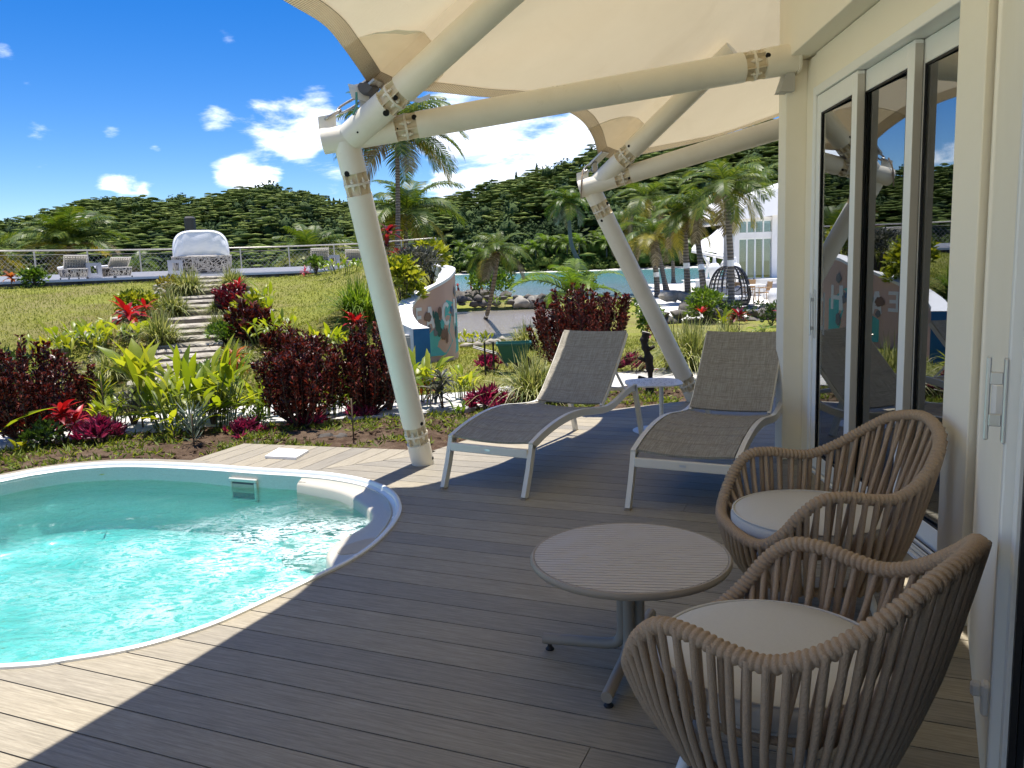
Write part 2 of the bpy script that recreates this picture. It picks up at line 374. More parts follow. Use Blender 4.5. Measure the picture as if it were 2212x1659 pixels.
    # furniture
    MT['taupe'] = mat('taupe_powder_coat', (.31, .26, .20), .42, .04, 8, .12, 350)
    MT['slat'] = mat('taupe_slat', (.46, .41, .355), .42, .04, 5, .1, 300)
    MT['beige'] = mat('champagne_powder_coat', (.72, .68, .59), .38, .03, 6, .08, 300)
    MT['white_leg'] = mat('white_powder_coat', (.76, .74, .70), .4, .03, 6)
    m, t = new_mat('rope'); oc = t.n('ShaderNodeTexCoord').outputs['Object']
    n1 = t.noise(oc, 260, 3, .7).outputs[0]; n2 = t.noise(oc, 7, 3).outputs[0]; wv = t.n('ShaderNodeTexWave', i={'Vector': oc, 'Scale': 95.0, 'Distortion': 6.0, 'Detail': 2.0}).outputs['Fac'] if False else t.n('ShaderNodeTexWave', i={'Vector': oc, 'Scale': 95.0, 'Distortion': 6.0, 'Detail': 2.0}).outputs[1]
    c = t.mix(n1, (.28, .20, .135), (.55, .425, .305)); c = t.mix(t.math('MULTIPLY', n2, .45), c, (.33, .235, .155))
    finish(t, bsdf(t, c, .85, 0, .15, bump(t, t.math('ADD', n1, wv), .5, .002)).outputs[0]); MT['rope'] = m
    m, t = new_mat('cushion'); oc = t.n('ShaderNodeTexCoord').outputs['Object']
    n1 = t.noise(t.vscale(oc, (1, 5, 1)), 60, 4, .7).outputs[0]; n2 = t.noise(t.vscale(oc, (5, 1, 1)), 60, 4, .7).outputs[0]; n3 = t.noise(oc, 420, 2).outputs[0]
    c = t.mix(t.math('MULTIPLY', t.math('ADD', n1, n2), .5), (.47, .46, .435), (.61, .60, .575))
    finish(t, bsdf(t, c, .9, 0, .1, bump(t, t.math('ADD', n3, t.math('MULTIPLY', t.noise(oc, 7, 2).outputs[0], 2.0)), .3, .002)).outputs[0]); MT['cushion'] = m
    m, t = new_mat('sling_mesh'); oc = t.n('ShaderNodeTexCoord').outputs['Object']
    n1 = t.noise(t.vscale(oc, (240, 9, 9)), 1.0, 3, .6).outputs[0]; n2 = t.noise(t.vscale(oc, (9, 240, 240)), 1.0, 3, .6).outputs[0]
    a = t.math('MULTIPLY', t.math('ADD', n1, n2), .5)
    c = t.ramp(a, [(.36, (.22, .195, .155)), (.5, (.345, .315, .255)), (.64, (.47, .44, .37))])
    p = bsdf(t, c, .75, 0, .2, bump(t, a, .4, .002)); tl = t.n('ShaderNodeBsdfTranslucent', i={'Color': c})
    finish(t, t.n('ShaderNodeMixShader', i={0: .12, 1: p.outputs[0], 2: tl.outputs[0]}).outputs[0]); MT['sling'] = m
    MT['sling_seam'] = mat('sling_seam', (.27, .24, .195), .8)
    MT['glide'] = mat('black_rubber', (.012, .012, .014), .55)
    MT['chrome'] = mat('silver_badge', (.6, .62, .65), .32, .02, 3, metal=.7, rvar=.01)
    # ground
    m, t = new_mat('soil'); oc = t.n('ShaderNodeTexCoord').outputs['Object']
    a = t.noise(oc, 9, 8, .7).outputs[0]; b = t.noise(oc, 1.1, 4, .6).outputs[0]; d = t.noise(oc, 42, 4, .7).outputs[0]
    c = t.ramp(a, [(.3, (.045, .027, .017)), (.5, (.105, .066, .042)), (.7, (.20, .14, .095))])
    c = t.mix(t.ramp(b, [(.45, (0, 0, 0)), (.7, (.6, .6, .6))]), c, (.24, .175, .12))
    finish(t, bsdf(t, c, .95, 0, .1, bump(t, t.math('ADD', a, d), .9, .05)).outputs[0]); MT['soil'] = m
    m, t = new_mat('lawn'); oc = t.n('ShaderNodeTexCoord').outputs['Object']
    a = t.noise(oc, 11, 6, .75).outputs[0]; b = t.noise(oc, .55, 6, .62).outputs[0]; d = t.noise(t.vscale(oc, (1, .7, 1)), 48, 4, .7).outputs[0]
    c = t.ramp(a, [(.30, (.14, .16, .025)), (.5, (.28, .295, .055)), (.66, (.38, .38, .09))])
    c = t.mix(t.ramp(b, [(.45, (0, 0, 0)), (.60, (.85, .85, .85))]), c, (.30, .265, .105))
    b2 = t.noise(oc, .23, 5, .6, .6).outputs[0]; c = t.mix(t.ramp(b2, [(.53, (0, 0, 0)), (.66, (.6, .6, .6))]), c, (.17, .125, .06))
    c = t.mix(t.ramp(d, [(.52, (0, 0, 0)), (.70, (.5, .5, .5))]), c, (.12, .10, .04))
    finish(t, bsdf(t, c, .9, 0, .1, bump(t, t.math('ADD', a, d), 1.0, .05)).outputs[0]); MT['lawn'] = m
    MT['concrete'] = mat('pale_concrete', (.55, .53, .49), .85, .08, 3, .3, 60, dirt=(.36, .33, .28), dscale=1.6, damt=.4)
    MT['sand'] = mat('white_sand', (.70, .67, .60), .95, .06, 1.5, .4, 30, dirt=(.5, .46, .38), dscale=.5, damt=.3)
    m, t = new_mat('step_stone'); oc = t.n('ShaderNodeTexCoord').outputs['Object']
    a = t.noise(oc, 6, 7, .7, .5).outputs[0]; b = t.noise(oc, 2, 5, .6).outputs[0]
    c = t.ramp(a, [(.3, (.12, .10, .08)), (.5, (.40, .36, .29)), (.7, (.55, .51, .43))])
    c = t.mix(t.ramp(b, [(.52, (0, 0, 0)), (.7, (.7, .7, .7))]), c, (.10, .09, .07))
    finish(t, bsdf(t, c, .9, 0, .15, bump(t, a, .5, .02)).outputs[0]); MT['step'] = m
    MT['riser'] = mat('dark_brown_riser', (.17, .145, .11), .9, .45, 5, .5, 25, dirt=(.06, .05, .04), dscale=2.5, damt=.7)  # risers darker and browner than the treads
    MT['rock'] = mat('dark_lava_rock', (.10, .088, .075), .9, .5, 6, .8, 18, dirt=(.26, .24, .2), dscale=4, damt=.6)
    MT['rock_pale'] = mat('pale_rock', (.34, .31, .26), .9, .35, 5, .7, 18, dirt=(.12, .11, .09), dscale=3, damt=.7)
    m, t = new_mat('stained_wall'); oc = t.n('ShaderNodeTexCoord').outputs['Object']
    a = t.noise(t.vscale(oc, (2.2, 2.2, .5)), 1.4, 7, .7).outputs[0]
    finish(t, bsdf(t, t.ramp(a, [(.35, (.035, .032, .028)), (.55, (.10, .09, .08)), (.75, (.30, .27, .23))]), .9, 0, .1).outputs[0]); MT['stain'] = m
    MT['white'] = mat('white_masonry', (.78, .77, .75), .7, .03, 1.5, dirt=(.6, .58, .55), dscale=.9, damt=.3)
    MT['terrace'] = mat('terrace_paving', (.46, .44, .41), .9, .06, 2, spec=.08)
    MT['rail'] = mat('brushed_rail', (.46, .43, .37), .35, .05, 6, metal=.35)
    MT['wicker'] = mat('whitewashed_wicker', (.50, .46, .41), .7, .18, 22, .3, 80)
    MT['wicker_dark'] = mat('wicker_gap', (.045, .038, .032), .9)
    MT['canvas'] = mat('white_canvas', (.84, .84, .84), .7, .02, 3)
    MT['greybox'] = mat('grey_lacquer', (.40, .40, .43), .5, .04, 4)
    MT['pad_grey'] = mat('charcoal_pad', (.12, .12, .13), .8)
    MT['charcoal'] = mat('charcoal_render', (.06, .058, .055), .7, .1, 3)
    MT['bark'] = None
    m, t = new_mat('palm_bark'); oc = t.n('ShaderNodeTexCoord').outputs['Object']
    wv = t.n('ShaderNodeTexWave', bands_direction='Z', i={'Vector': oc, 'Scale': 2.6, 'Distortion': 2.5, 'Detail': 3.0}).outputs[1]; a = t.noise(oc, 7, 5, .7).outputs[0]
    c = t.mix(t.math('MULTIPLY', wv, a), (.10, .085, .07), (.36, .32, .27))
    finish(t, bsdf(t, c, .9, 0, .1, bump(t, wv, .6, .03)).outputs[0]); MT['bark'] = m
    MT['stem'] = mat('brown_stem', (.10, .07, .045), .85, .3, 20, .3, 60)
    MT['stem_green'] = mat('green_stem', (.13, .17, .05), .6, .2, 12)
    MT['deadwood'] = mat('dark_cut_wood', (.035, .028, .023), .9, .4, 14, .6, 30)
    MT['cutface'] = mat('pale_cut_face', (.62, .56, .46), .8, .15, 25)
    # leaves (reflectances of real leaves)
    G = leaf_mat
    MT['l_palm'] = G('palm_leaf', [(.2, (.035, .070, .012)), (.5, (.080, .130, .020)), (.8, (.15, .18, .030))], .42, .32, (1.5, 1.5, .5), .3)
    MT['l_palm_y'] = G('yellow_palm_leaf', [(.2, (.14, .15, .02)), (.5, (.26, .24, .03)), (.8, (.36, .31, .05))], .45, .4, (1.3, 1.1, .5))
    MT['l_palm_d'] = G('dry_palm_leaf', [(.2, (.12, .095, .045)), (.6, (.24, .19, .10)), (.85, (.36, .31, .20))], .7, .25, (1, .8, .5))
    MT['l_copper'] = G('copper_leaf', [(.15, (.022, .008, .008)), (.45, (.062, .015, .013)), (.7, (.135, .030, .020)), (.93, (.30, .075, .042))], .34, .20, (1.5, .6, .4), .4)
    MT['l_wine'] = G('wine_leaf', [(.15, (.05, .008, .016)), (.5, (.12, .015, .028)), (.85, (.26, .035, .045))], .34, .3, (1.8, .5, .5), .5)
    MT['l_red'] = G('red_ti_leaf', [(.15, (.20, .010, .016)), (.5, (.36, .018, .022)), (.85, (.48, .05, .05))], .36, .35, (1.6, .6, .5))
    MT['l_pink'] = G('pink_ti_leaf', [(.15, (.30, .02, .05)), (.5, (.46, .06, .10)), (.85, (.55, .16, .17))], .4, .35, (1.4, .7, .7))
    MT['l_orange'] = G('orange_ti_leaf', [(.15, (.20, .05, .018)), (.5, (.36, .11, .03)), (.85, (.42, .20, .06))], .4, .35, (1.6, 1.0, .4))
    MT['l_lime'] = G('lime_leaf', [(.15, (.10, .15, .012)), (.5, (.22, .27, .02)), (.85, (.38, .40, .05))], .36, .45, (1.5, 1.3, .5))
    MT['l_broad'] = G('broad_green_leaf', [(.15, (.06, .12, .012)), (.5, (.12, .20, .018)), (.85, (.21, .28, .03))], .33, .45, (1.7, 1.5, .4), .5)
    MT['l_ti'] = G('green_ti_leaf', [(.15, (.15, .22, .02)), (.5, (.24, .31, .025)), (.85, (.36, .39, .06))], .36, .58, (1.5, 1.35, .4), .5)
    MT['l_dark'] = G('dark_green_leaf', [(.15, (.016, .036, .010)), (.5, (.036, .070, .016)), (.85, (.075, .115, .03))], .38, .25)
    MT['l_bush'] = G('bush_leaf', [(.15, (.04, .085, .012)), (.5, (.085, .15, .02)), (.85, (.17, .24, .035))], .36, .35, spec=.5)
    MT['l_grey'] = G('grey_croton_leaf', [(.15, (.040, .048, .036)), (.5, (.10, .105, .085)), (.85, (.22, .21, .18))], .45, .2, (1.1, 1.1, .8))
    MT['l_grass'] = G('variegated_grass', [(.15, (.09, .12, .03)), (.45, (.22, .25, .07)), (.75, (.42, .41, .18)), (.92, (.58, .55, .34))], .5, .35, (1.2, 1.2, .6))
    MT['l_blue'] = G('bluish_spiky_leaf', [(.15, (.08, .12, .085)), (.5, (.15, .20, .15)), (.85, (.26, .30, .25))], .5, .25, (1, 1.1, .9))
    MT['l_magenta'] = G('magenta_spiky_leaf', [(.15, (.06, .012, .03)), (.5, (.17, .022, .06)), (.85, (.40, .06, .13))], .4, .3, (1.6, .5, .9))
    MT['l_fern'] = G('fern_leaf', [(.15, (.06, .11, .012)), (.5, (.12, .19, .02)), (.85, (.22, .28, .04))], .45, .4)
    MT['l_lawn'] = G('lawn_blade', [(.15, (.14, .17, .025)), (.5, (.26, .28, .045)), (.85, (.40, .39, .11))], .6, .35, (1.2, 1.2, .5), .2, False)
    MT['l_weed'] = G('weed_blade', [(.15, (.08, .13, .015)), (.5, (.17, .22, .03)), (.85, (.30, .32, .06))], .5, .4, (1.3, 1.3, .5), .3, False)
    MT['coconut'] = mat('coconut', (.20, .13, .03), .5, .3, 9)
    # far forest canopy
    def canopy(name, a, b, c_):
        m, t = new_mat(name); g = t.n('ShaderNodeNewGeometry'); oc = t.n('ShaderNodeTexCoord').outputs['Object']
        n1 = t.noise(t.vscale(oc, (1, 1, 1.8)), .55, 6, .75).outputs[0]; n2 = t.noise(oc, .045, 3).outputs[0]
        r = t.math('ADD', t.math('MULTIPLY', g.outputs['Random Per Island'], .26), t.math('ADD', t.math('MULTIPLY', n1, .30), t.math('MULTIPLY', n2, .62)))
        finish(t, bsdf(t, t.ramp(r, [(.30, a), (.55, b), (.80, c_)]), .75, 0, .15, bump(t, n1, .9, 1.4)).outputs[0]); return m
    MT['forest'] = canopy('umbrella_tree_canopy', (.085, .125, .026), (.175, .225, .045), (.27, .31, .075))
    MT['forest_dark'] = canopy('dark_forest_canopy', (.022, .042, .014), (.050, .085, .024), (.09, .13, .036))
    MT['hill'] = mat('hill_undergrowth', (.040, .062, .016), .95, .4, .2)
    MT['shore'] = canopy('shore_bush_canopy', (.035, .06, .01), (.09, .13, .02), (.19, .22, .045))
    # lagoon
    m, t = new_mat('lagoon_water'); oc = t.n('ShaderNodeTexCoord').outputs['Object']; sp = t.n('ShaderNodeSeparateXYZ', i={0: oc})
    n1 = t.noise(t.vscale(oc, (.35, 1.4, 1)), 1.6, 5, .65, .6).outputs[0]; n2 = t.noise(t.vscale(oc, (.02, .08, 1)), 1.0, 3, .5).outputs[0]
    far = t.n('ShaderNodeMapRange', i={0: t.math('ADD', sp.outputs[1], t.math('MULTIPLY', n2, 60.0)), 1: 60.0, 2: 150.0}).outputs[0]
    c = t.mix(far, (.17, .20, .20), (.11, .27, .27))
    nb = bump(t, n1, .5, .18)
    finish(t, bsdf(t, c, .12, 0, .5, nb, IOR=1.33).outputs[0]); MT['lagoon'] = m
    m, t = new_mat('pond_water'); oc = t.n('ShaderNodeTexCoord').outputs['Object']
    n1 = t.noise(t.vscale(oc, (.5, 1.6, 1)), 2.2, 6, .65, .8).outputs[0]
    finish(t, bsdf(t, t.mix(n1, (.19, .165, .13), (.27, .24, .20)), .16, 0, .5, bump(t, n1, .6, .14), IOR=1.33).outputs[0]); MT['pond'] = m
    # mural paints
    MT['m_pink'] = mat('mural_dusty_pink', (.62, .40, .31), .8, .06, 1.6, dirt=(.42, .29, .24), dscale=1.2, damt=.3)
    MT['m_teal'] = mat('mural_teal', (.12, .46, .42), .8, .08, 3)
    MT['m_white'] = mat('mural_letter_white', (.74, .72, .68), .8, .05, 3)
    MT['m_blue'] = mat('mural_blue', (.02, .13, .30), .7, .25, 4)
    MT['m_brown'] = mat('mural_brown', (.22, .13, .09), .8, .4, 9)
    MT['m_green'] = mat('mural_dark_green', (.05, .13, .10), .8, .4, 9)
    MT['m_grey'] = mat('mural_grey_line', (.20, .19, .19), .8, .2, 9)
    MT['red_paint'] = mat('red_painted_wood', (.36, .035, .03), .6, .25, 6)
    MT['cart_green'] = mat('green_cart_plastic', (.010, .11, .085), .42, .1, 5, dirt=(.08, .12, .1), dscale=4, damt=.3)
    MT['black_metal'] = mat('black_metal', (.012, .012, .013), .45)
    MT['box_grey'] = mat('grey_cabinet', (.42, .41, .38), .6, .05, 4)
    MT['tan_weave'] = mat('tan_woven_seat', (.42, .27, .14), .8, .15, 40)
    # restaurant glass: reflective
    m, t = new_mat('restaurant_glass'); gl = t.n('ShaderNodeBsdfGlossy', i={'Color': (.85, .93, .95, 1), 'Roughness': .01}); tr = t.n('ShaderNodeBsdfTransparent', i={'Color': (.50, .58, .60, 1)})
    finish(t, t.n('ShaderNodeMixShader', i={0: .16, 1: tr.outputs[0], 2: gl.outputs[0]}).outputs[0]); MT['rglass'] = m
build_mats()
# ------------------------------------------------------------------ ground heights
def terr_front(x):   return max(11.5, 19.2 + 0.714 * (x + 12.2)) if x < -4.3 else 24.84 + (x + 4.3) * .3
MURAL = [(8, -1.2), (11.6, -1.36), (12.25, -1.55), (13.0, -1.72), (13.75, -1.76), (14.2, -1.62), (14.45, -1.32), (14.75, -1.16), (15.6, -1.18), (17, -1.40), (20, -2.0), (24, -3.12), (31, -5.0), (40, -6)]
def mural_x(y): return interp(y, [m[0] for m in MURAL], [m[1] for m in MURAL])
def hill_z(x, y):
    yF = terr_front(x); t = min(1.0, max(0.0, (y - 11.3) / (yF - 11.3)))
    z = -0.08 + 1.475 * (1 - (1 - t) ** 1.7)
    z += .62 * math.exp(-((x - mural_x(y) + .9) ** 2 / 1.3)) * sstep(12.0, 15.0, y) * (1 - sstep(19, 28, y))
    return z + .05 * noise.noise(Vector((x * .6, y * .6, 0))) * sstep(10.2, 12, y)
def low_z(x, y):
    z = -.11 + .025 * noise.noise(Vector((x * 1.3, y * 1.3, 3)))
    z -= .30 * sstep(12.5, 21, y)
    a = x / max(y, 1)
    pond = sstep(20.5, 22.2, y) * (1 - sstep(36.5, 38, y)) * (1 - sstep(.035, .075, a)); z -= 1.0 * pond
    lag = sstep(48, 52, y) * (1 - sstep(.085, .11, a)); z -= 1.6 * lag
    z -= 1.6 * sstep(41, 45, y) * sstep(.085, .11, a) * (1 - sstep(.215, .24, a)); z -= 1.6 * sstep(62, 66, y)
    return z
def is_hill(x, y): return 10.2 < y < terr_front(x) and x < mural_x(y)
def gz(x, y): return hill_z(x, y) if is_hill(x, y) else low_z(x, y)
def G(xD, yD, hill=None):
    """ground point seen along a measured bearing"""
    f = {None: gz, True: hill_z, False: low_z}[hill]
    d = ray(xD, yD); d = d / d[1]; Y = 5.0; prev = None
    while Y < 70:
        x, z = d[0] * Y, CH + d[2] * Y; g = f(x, Y)
        if z < g: break
        Y += .05 if Y < 30 else .2
    return Vector((d[0] * Y, Y, f(d[0] * Y, Y)))

# ------------------------------------------------------------------ pool outline and deck limits
RIM_D = [(0, 1437), (150, 1421), (300, 1394), (450, 1349), (580, 1292), (690, 1240), (760, 1205), (815, 1166), (852, 1124), (863, 1092), (846, 1060), (800, 1038), (730, 1024), (660, 1017), (560, 1011), (430, 1002), (290, 997), (190, 1001), (90, 1012), (0, 1029)]
_rim = [atz(x, y, .012) for x, y in RIM_D]
_rim = _rim + [Vector((-4.45, 6.0, 0)), Vector((-4.85, 5.2, 0)), Vector((-4.75, 4.3, 0)), Vector((-4.1, 3.55, 0)), Vector((-3.2, 3.08, 0))]
OUT = [Vector((p.x, p.y, 0)) for p in crom(_rim, 5, True)]
def offset_loop(L, d):
    n = len(L); out = []
    for i in range(n):
        t = (L[(i + 1) % n] - L[i - 1]).normalized(); out.append(L[i] + Vector((t.y, -t.x, 0)) * d)
    return out
_area = sum(OUT[i - 1].x * OUT[i].y - OUT[i].x * OUT[i - 1].y for i in range(len(OUT)))
if _area < 0: OUT = OUT[::-1]
OUTP = [(p.x, p.y) for p in offset_loop(OUT, .012)]
def inside(p, poly):
    c = False; n = len(poly)
    for i in range(n):
        a, b = poly[i - 1], poly[i]
        if (a[1] > p[1]) != (b[1] > p[1]) and p[0] < (b[0] - a[0]) * (p[1] - a[1]) / (b[1] - a[1]) + a[0]: c = not c
    return c

class Frame:
    def __init__(s, ang): s.u = Vector((math.cos(ang), math.sin(ang), 0)); s.v = Vector((-math.sin(ang), math.cos(ang), 0)); s.a = ang
    def uv(s, p): p = Vector((p[0], p[1], 0)); return p.dot(s.u), p.dot(s.v)
    def xy(s, u, v): return s.u * u + s.v * v
    def cross(s, loop, v, closed=True):
        r = []; n = len(loop)
        for i in range(0 if closed else 1, n):
            (u0, v0), (u1, v1) = s.uv(loop[i - 1]), s.uv(loop[i])
            if (v0 - v) * (v1 - v) <= 0 and v0 != v1: r.append(u0 + (u1 - u0) * (v - v0) / (v1 - v0))
        return r
PITCH = 0.1685
FM = Frame(R(-22.8))
_a, _b = atz(812, 1002), atz(945, 941.5)           # along a board of the side field
_a, _b = atz((700 + 1265 * .5425) / 1.8228, (1650 + 333 * .5425) / 1.8228), atz((700 + 1510 * .5425) / 1.8228, (1650 + 228 * .5425) / 1.8228)
FS = Frame(math.atan2(_b.y - _a.y, _b.x - _a.x))
MIT0, MIT1 = atz(655, 1019), atz(905, 984)          # mitre between the two board fields
MITD = (MIT1 - MIT0).normalized(); MIT0 = MIT0 - MITD * .25
FARL, FARR = atz(527, 958), atz(905, 972.5)         # far edge of the side field
EDGE = [MIT1, atz(938, 972), atz(1010, 949), atz(1207, 897), atz(1425, 872), atz(1500, 864.5), atz(1560, 861), Vector((2.75, 8.95, 0)), Vector((3.3, 8.95, 0))]

def build_ground():
    # low ground, one sheet out to the lagoon, grassy; brown planting soil between deck and path is its own sheet
    ys = list(np.concatenate([np.linspace(-6, 7, 14), np.linspace(7.4, 24, 68), np.linspace(24.5, 70, 80)])); cols = 150
    V = []; idx = {}
    A = np.linspace(-1.35, 1.15, cols)
    for y in ys:
        w = max(y, 0) + 6
        for a in A:
            x = a * w; V.append((x, y, low_z(x, y) if y > 6.5 else -.12))
    hole = [(p.x, p.y) for p in offset_loop(OUT, .55)]; Q = []
    for i in range(len(ys) - 1):
        for j in range(cols - 1):
            k = i * cols + j; c = ((V[k][0] + V[k + cols + 1][0]) / 2, (V[k][1] + V[k + cols + 1][1]) / 2)
            if c[1] < 8 and inside(c, hole): continue
            Q.append((k, k + 1, k + cols + 1, k + cols))
    me = np_mesh('ground', np.array(V), np.array(Q), MT['lawn'], True); o = link(bpy.data.objects.new('ground', me)); o['kind'] = 'structure'
    # soil sheet: from the pool/deck edge to the path
    rows = []; n = 90
    for i in range(n + 1):
        x = -9.5 + 15.0 * i / n; y1 = path_y(x) + .1
        y0 = 6.9 if x < -2.4 else (7.0 if x < -.7 else 6.4 + max(0, x + .7) * .75)
        y0 = min(y0, y1 - .6); y0 = min(y0, 8.6)
        if x < -3.0: y0 = 6.2 - (abs(x + 3.0) * .12)
        r = []
        for k in range(26):
            y = y0 + (y1 - y0) * k / 25; r.append((x, y, -.085 + .035 * noise.noise(Vector((x * 3.1, y * 3.1, 7))) + .03 * noise.noise(Vector((x * 9, y * 9, 1)))))
        rows.append(r)
    pts = [p for r in rows for p in r]; m = 26; Q = []
    hole2 = [(p.x, p.y) for p in offset_loop(OUT, .3)]
    for i in range(n):
        for j in range(m - 1):
            k = i * m + j; c = ((pts[k][0] + pts[k + m + 1][0]) / 2, (pts[k][1] + pts[k + m + 1][1]) / 2)
            if not inside(c, hole2): Q.append((k, k + m, k + m + 1, k + 1))
    me = np_mesh('soil_bed', np.array(pts), np.array(Q), MT['soil'], True); o = link(bpy.data.objects.new('soil_bed', me)); o['kind'] = 'structure'
    mb = MB(); A_ = offset_loop(OUT, .11); rws = []
    for q, dd in enumerate((.04, .12, .35, .7, 1.1)):
        L = offset_loop(OUT, dd); rws.append([(p.x, p.y, -.072 + .03 * noise.noise(Vector((p.x * 4, p.y * 4, 2))) - q * .006) for p in L + L[:1]])
    mb.sheet(rws, True); struct('pool_edge_soil', mb, MT['soil'], True)
    # garden path
    mb = MB(); rows = []
    for i in range(81):
        x = -9.5 + 19.5 * i / 80; yc = path_y(x); w = .62
        rows.append([(x, yc - w, -.10), (x, yc - w, -.055), (x, yc + w, -.05), (x, yc + w, -.10)])
    mb.sheet(rows, True); struct('garden_path', mb, MT['concrete'])
    # lawn slope up to the terrace
    rows = []; NX, NY = 90, 110
    for i in range(NY + 1):
        t = i / NY; r = []
        for j in range(NX + 1):
            s_ = j / NX; y = 10.2
            # the sheet follows the oblique terrace front
            x0 = -16.0 - 12 * t; y_ = 10.2
            xr = 0
            y = 10.2 + t * (terr_front(mural_x(10.2 + t * 15)) - 10.2)
            xm = mural_x(y); x = -30 + (xm + 30) * (s_ ** .75)
            yF = terr_front(x); y = 10.2 + t * (yF - 10.2)
            xm = mural_x(y); x = -30 + (xm + 30) * (s_ ** .75)
            z = hill_z(x, y) - (.0 if j < NX else .05); r.append((x, y, z))
        rows.append(r)
    mb = MB().sheet(rows, True); o = struct('lawn', mb, MT['lawn'], True)
    # terrace slab with its stained retaining face
    fr = [(x, terr_front(x)) for x in np.linspace(-26, -4.3, 30)] + [(-3.9, 25.1)]
    bk = [(p[0] - 1.2, p[1] + 6) for p in fr]
    mb = MB(); top = [[(x, y, 1.53) for x, y in fr], [(x, y, 1.53) for x, y in bk]]; mb.sheet(top, True); struct('upper_terrace', mb, MT['terrace'])
    mb = MB(); mb.sheet([[(x, y, .6) for x, y in fr], [(x, y, 1.475) for x, y in fr]], True); mb.sheet([[(x, y - .02, .6) for x, y in fr], [(x, y - .02, 1.475) for x, y in fr]], False); struct('terrace_retaining_face', mb, MT['stain'])
    mb = MB(); mb.sheet([[(x, y - .05, 1.478) for x, y in fr], [(x, y - .05, 1.535) for x, y in fr], [(x, y + .35, 1.535) for x, y in fr]], True); struct('terrace_kerb', mb, MT['white'])
    mb = MB(); L = [(p[0] - .7, p[1] + 3.35) for p in fr]; mb.sheet([[(x, y, 1.53) for x, y in L], [(x, y, 1.68) for x, y in L], [(x, y + .25, 1.68) for x, y in L]], True); struct('terrace_back_kerb', mb, MT['white'])
    # ponds and lagoon
    mb = MB().sheet([[(-14, 19.5, -.60), (8, 19.5, -.60)], [(-22, 40, -.60), (8, 40, -.60)]]); struct('pond_water', mb, MT['pond'])
    mb = MB().sheet([[(-400, 41, -.72), (400, 41, -.72)], [(-700, 420, -.72), (700, 420, -.72)]]); struct('lagoon_water', mb, MT['lagoon'])
    mb = MB().sheet([[(-900, -60, -3), (900, -60, -3)], [(-900, 900, -3), (900, 900, -3)]]); struct('lagoon_bed', mb, MT['sand'])
    mb = MB(); rows = []                                   # white sand plateau on the right
    for i in range(30):
        y = 24.6 + (60 - 24.6) * i / 29; r = []
        for j in range(24):
            x = y * (.165 + .012 * math.sin(y * .5)) + j * 1.6; r.append((x, y, -.40 + .06 * (1 if y > 25 else 0) + .02 * noise.noise(Vector((x, y, 5)))))
        rows.append(r)
    mb.sheet(rows); struct('sand_terrace', mb, MT['sand'], True)
PATH = [(-40, 958), (180, 925), (370, 906), (540, 894), (700, 886), (900, 873), (1030, 862), (1110, 848), (1250, 830), (1390, 812), (1550, 800), (1750, 790)]
_pp = [atz(x, y, -.055) for x, y in PATH]
def path_y(x): return interp(x, [-30] + [p.x for p in _pp], [_pp[0].y] + [p.y for p in _pp])

def board(fr, v0, v1, fl, fr_, parent, name='deck_board', z=0.0, th=.024):
    vs = np.linspace(v0, v1, 6); Lp = [(fl(v), v) for v in vs]; Rp = [(fr_(v), v) for v in vs]
    if min(r[0] - l[0] for l, r in zip(Lp, Rp)) < .01:
        ok = [(l, r) for l, r in zip(Lp, Rp) if r[0] - l[0] > .005]
        if len(ok) < 2: return None
        Lp = [o[0] for o in ok]; Rp = [o[1] for o in ok]
    uo = (Lp[0][0] + Rp[0][0]) / 2; poly = Lp[::-1] + Rp
    mb = MB(); mb.prism([(u - uo, v - v0) for u, v in poly], z - th, z)
    o = part(name, mb, MT['deck'], parent, local=True); p = fr.xy(uo, v0); o.location = (p.x, p.y, 0); o.rotation_euler = (0, 0, fr.a); return o

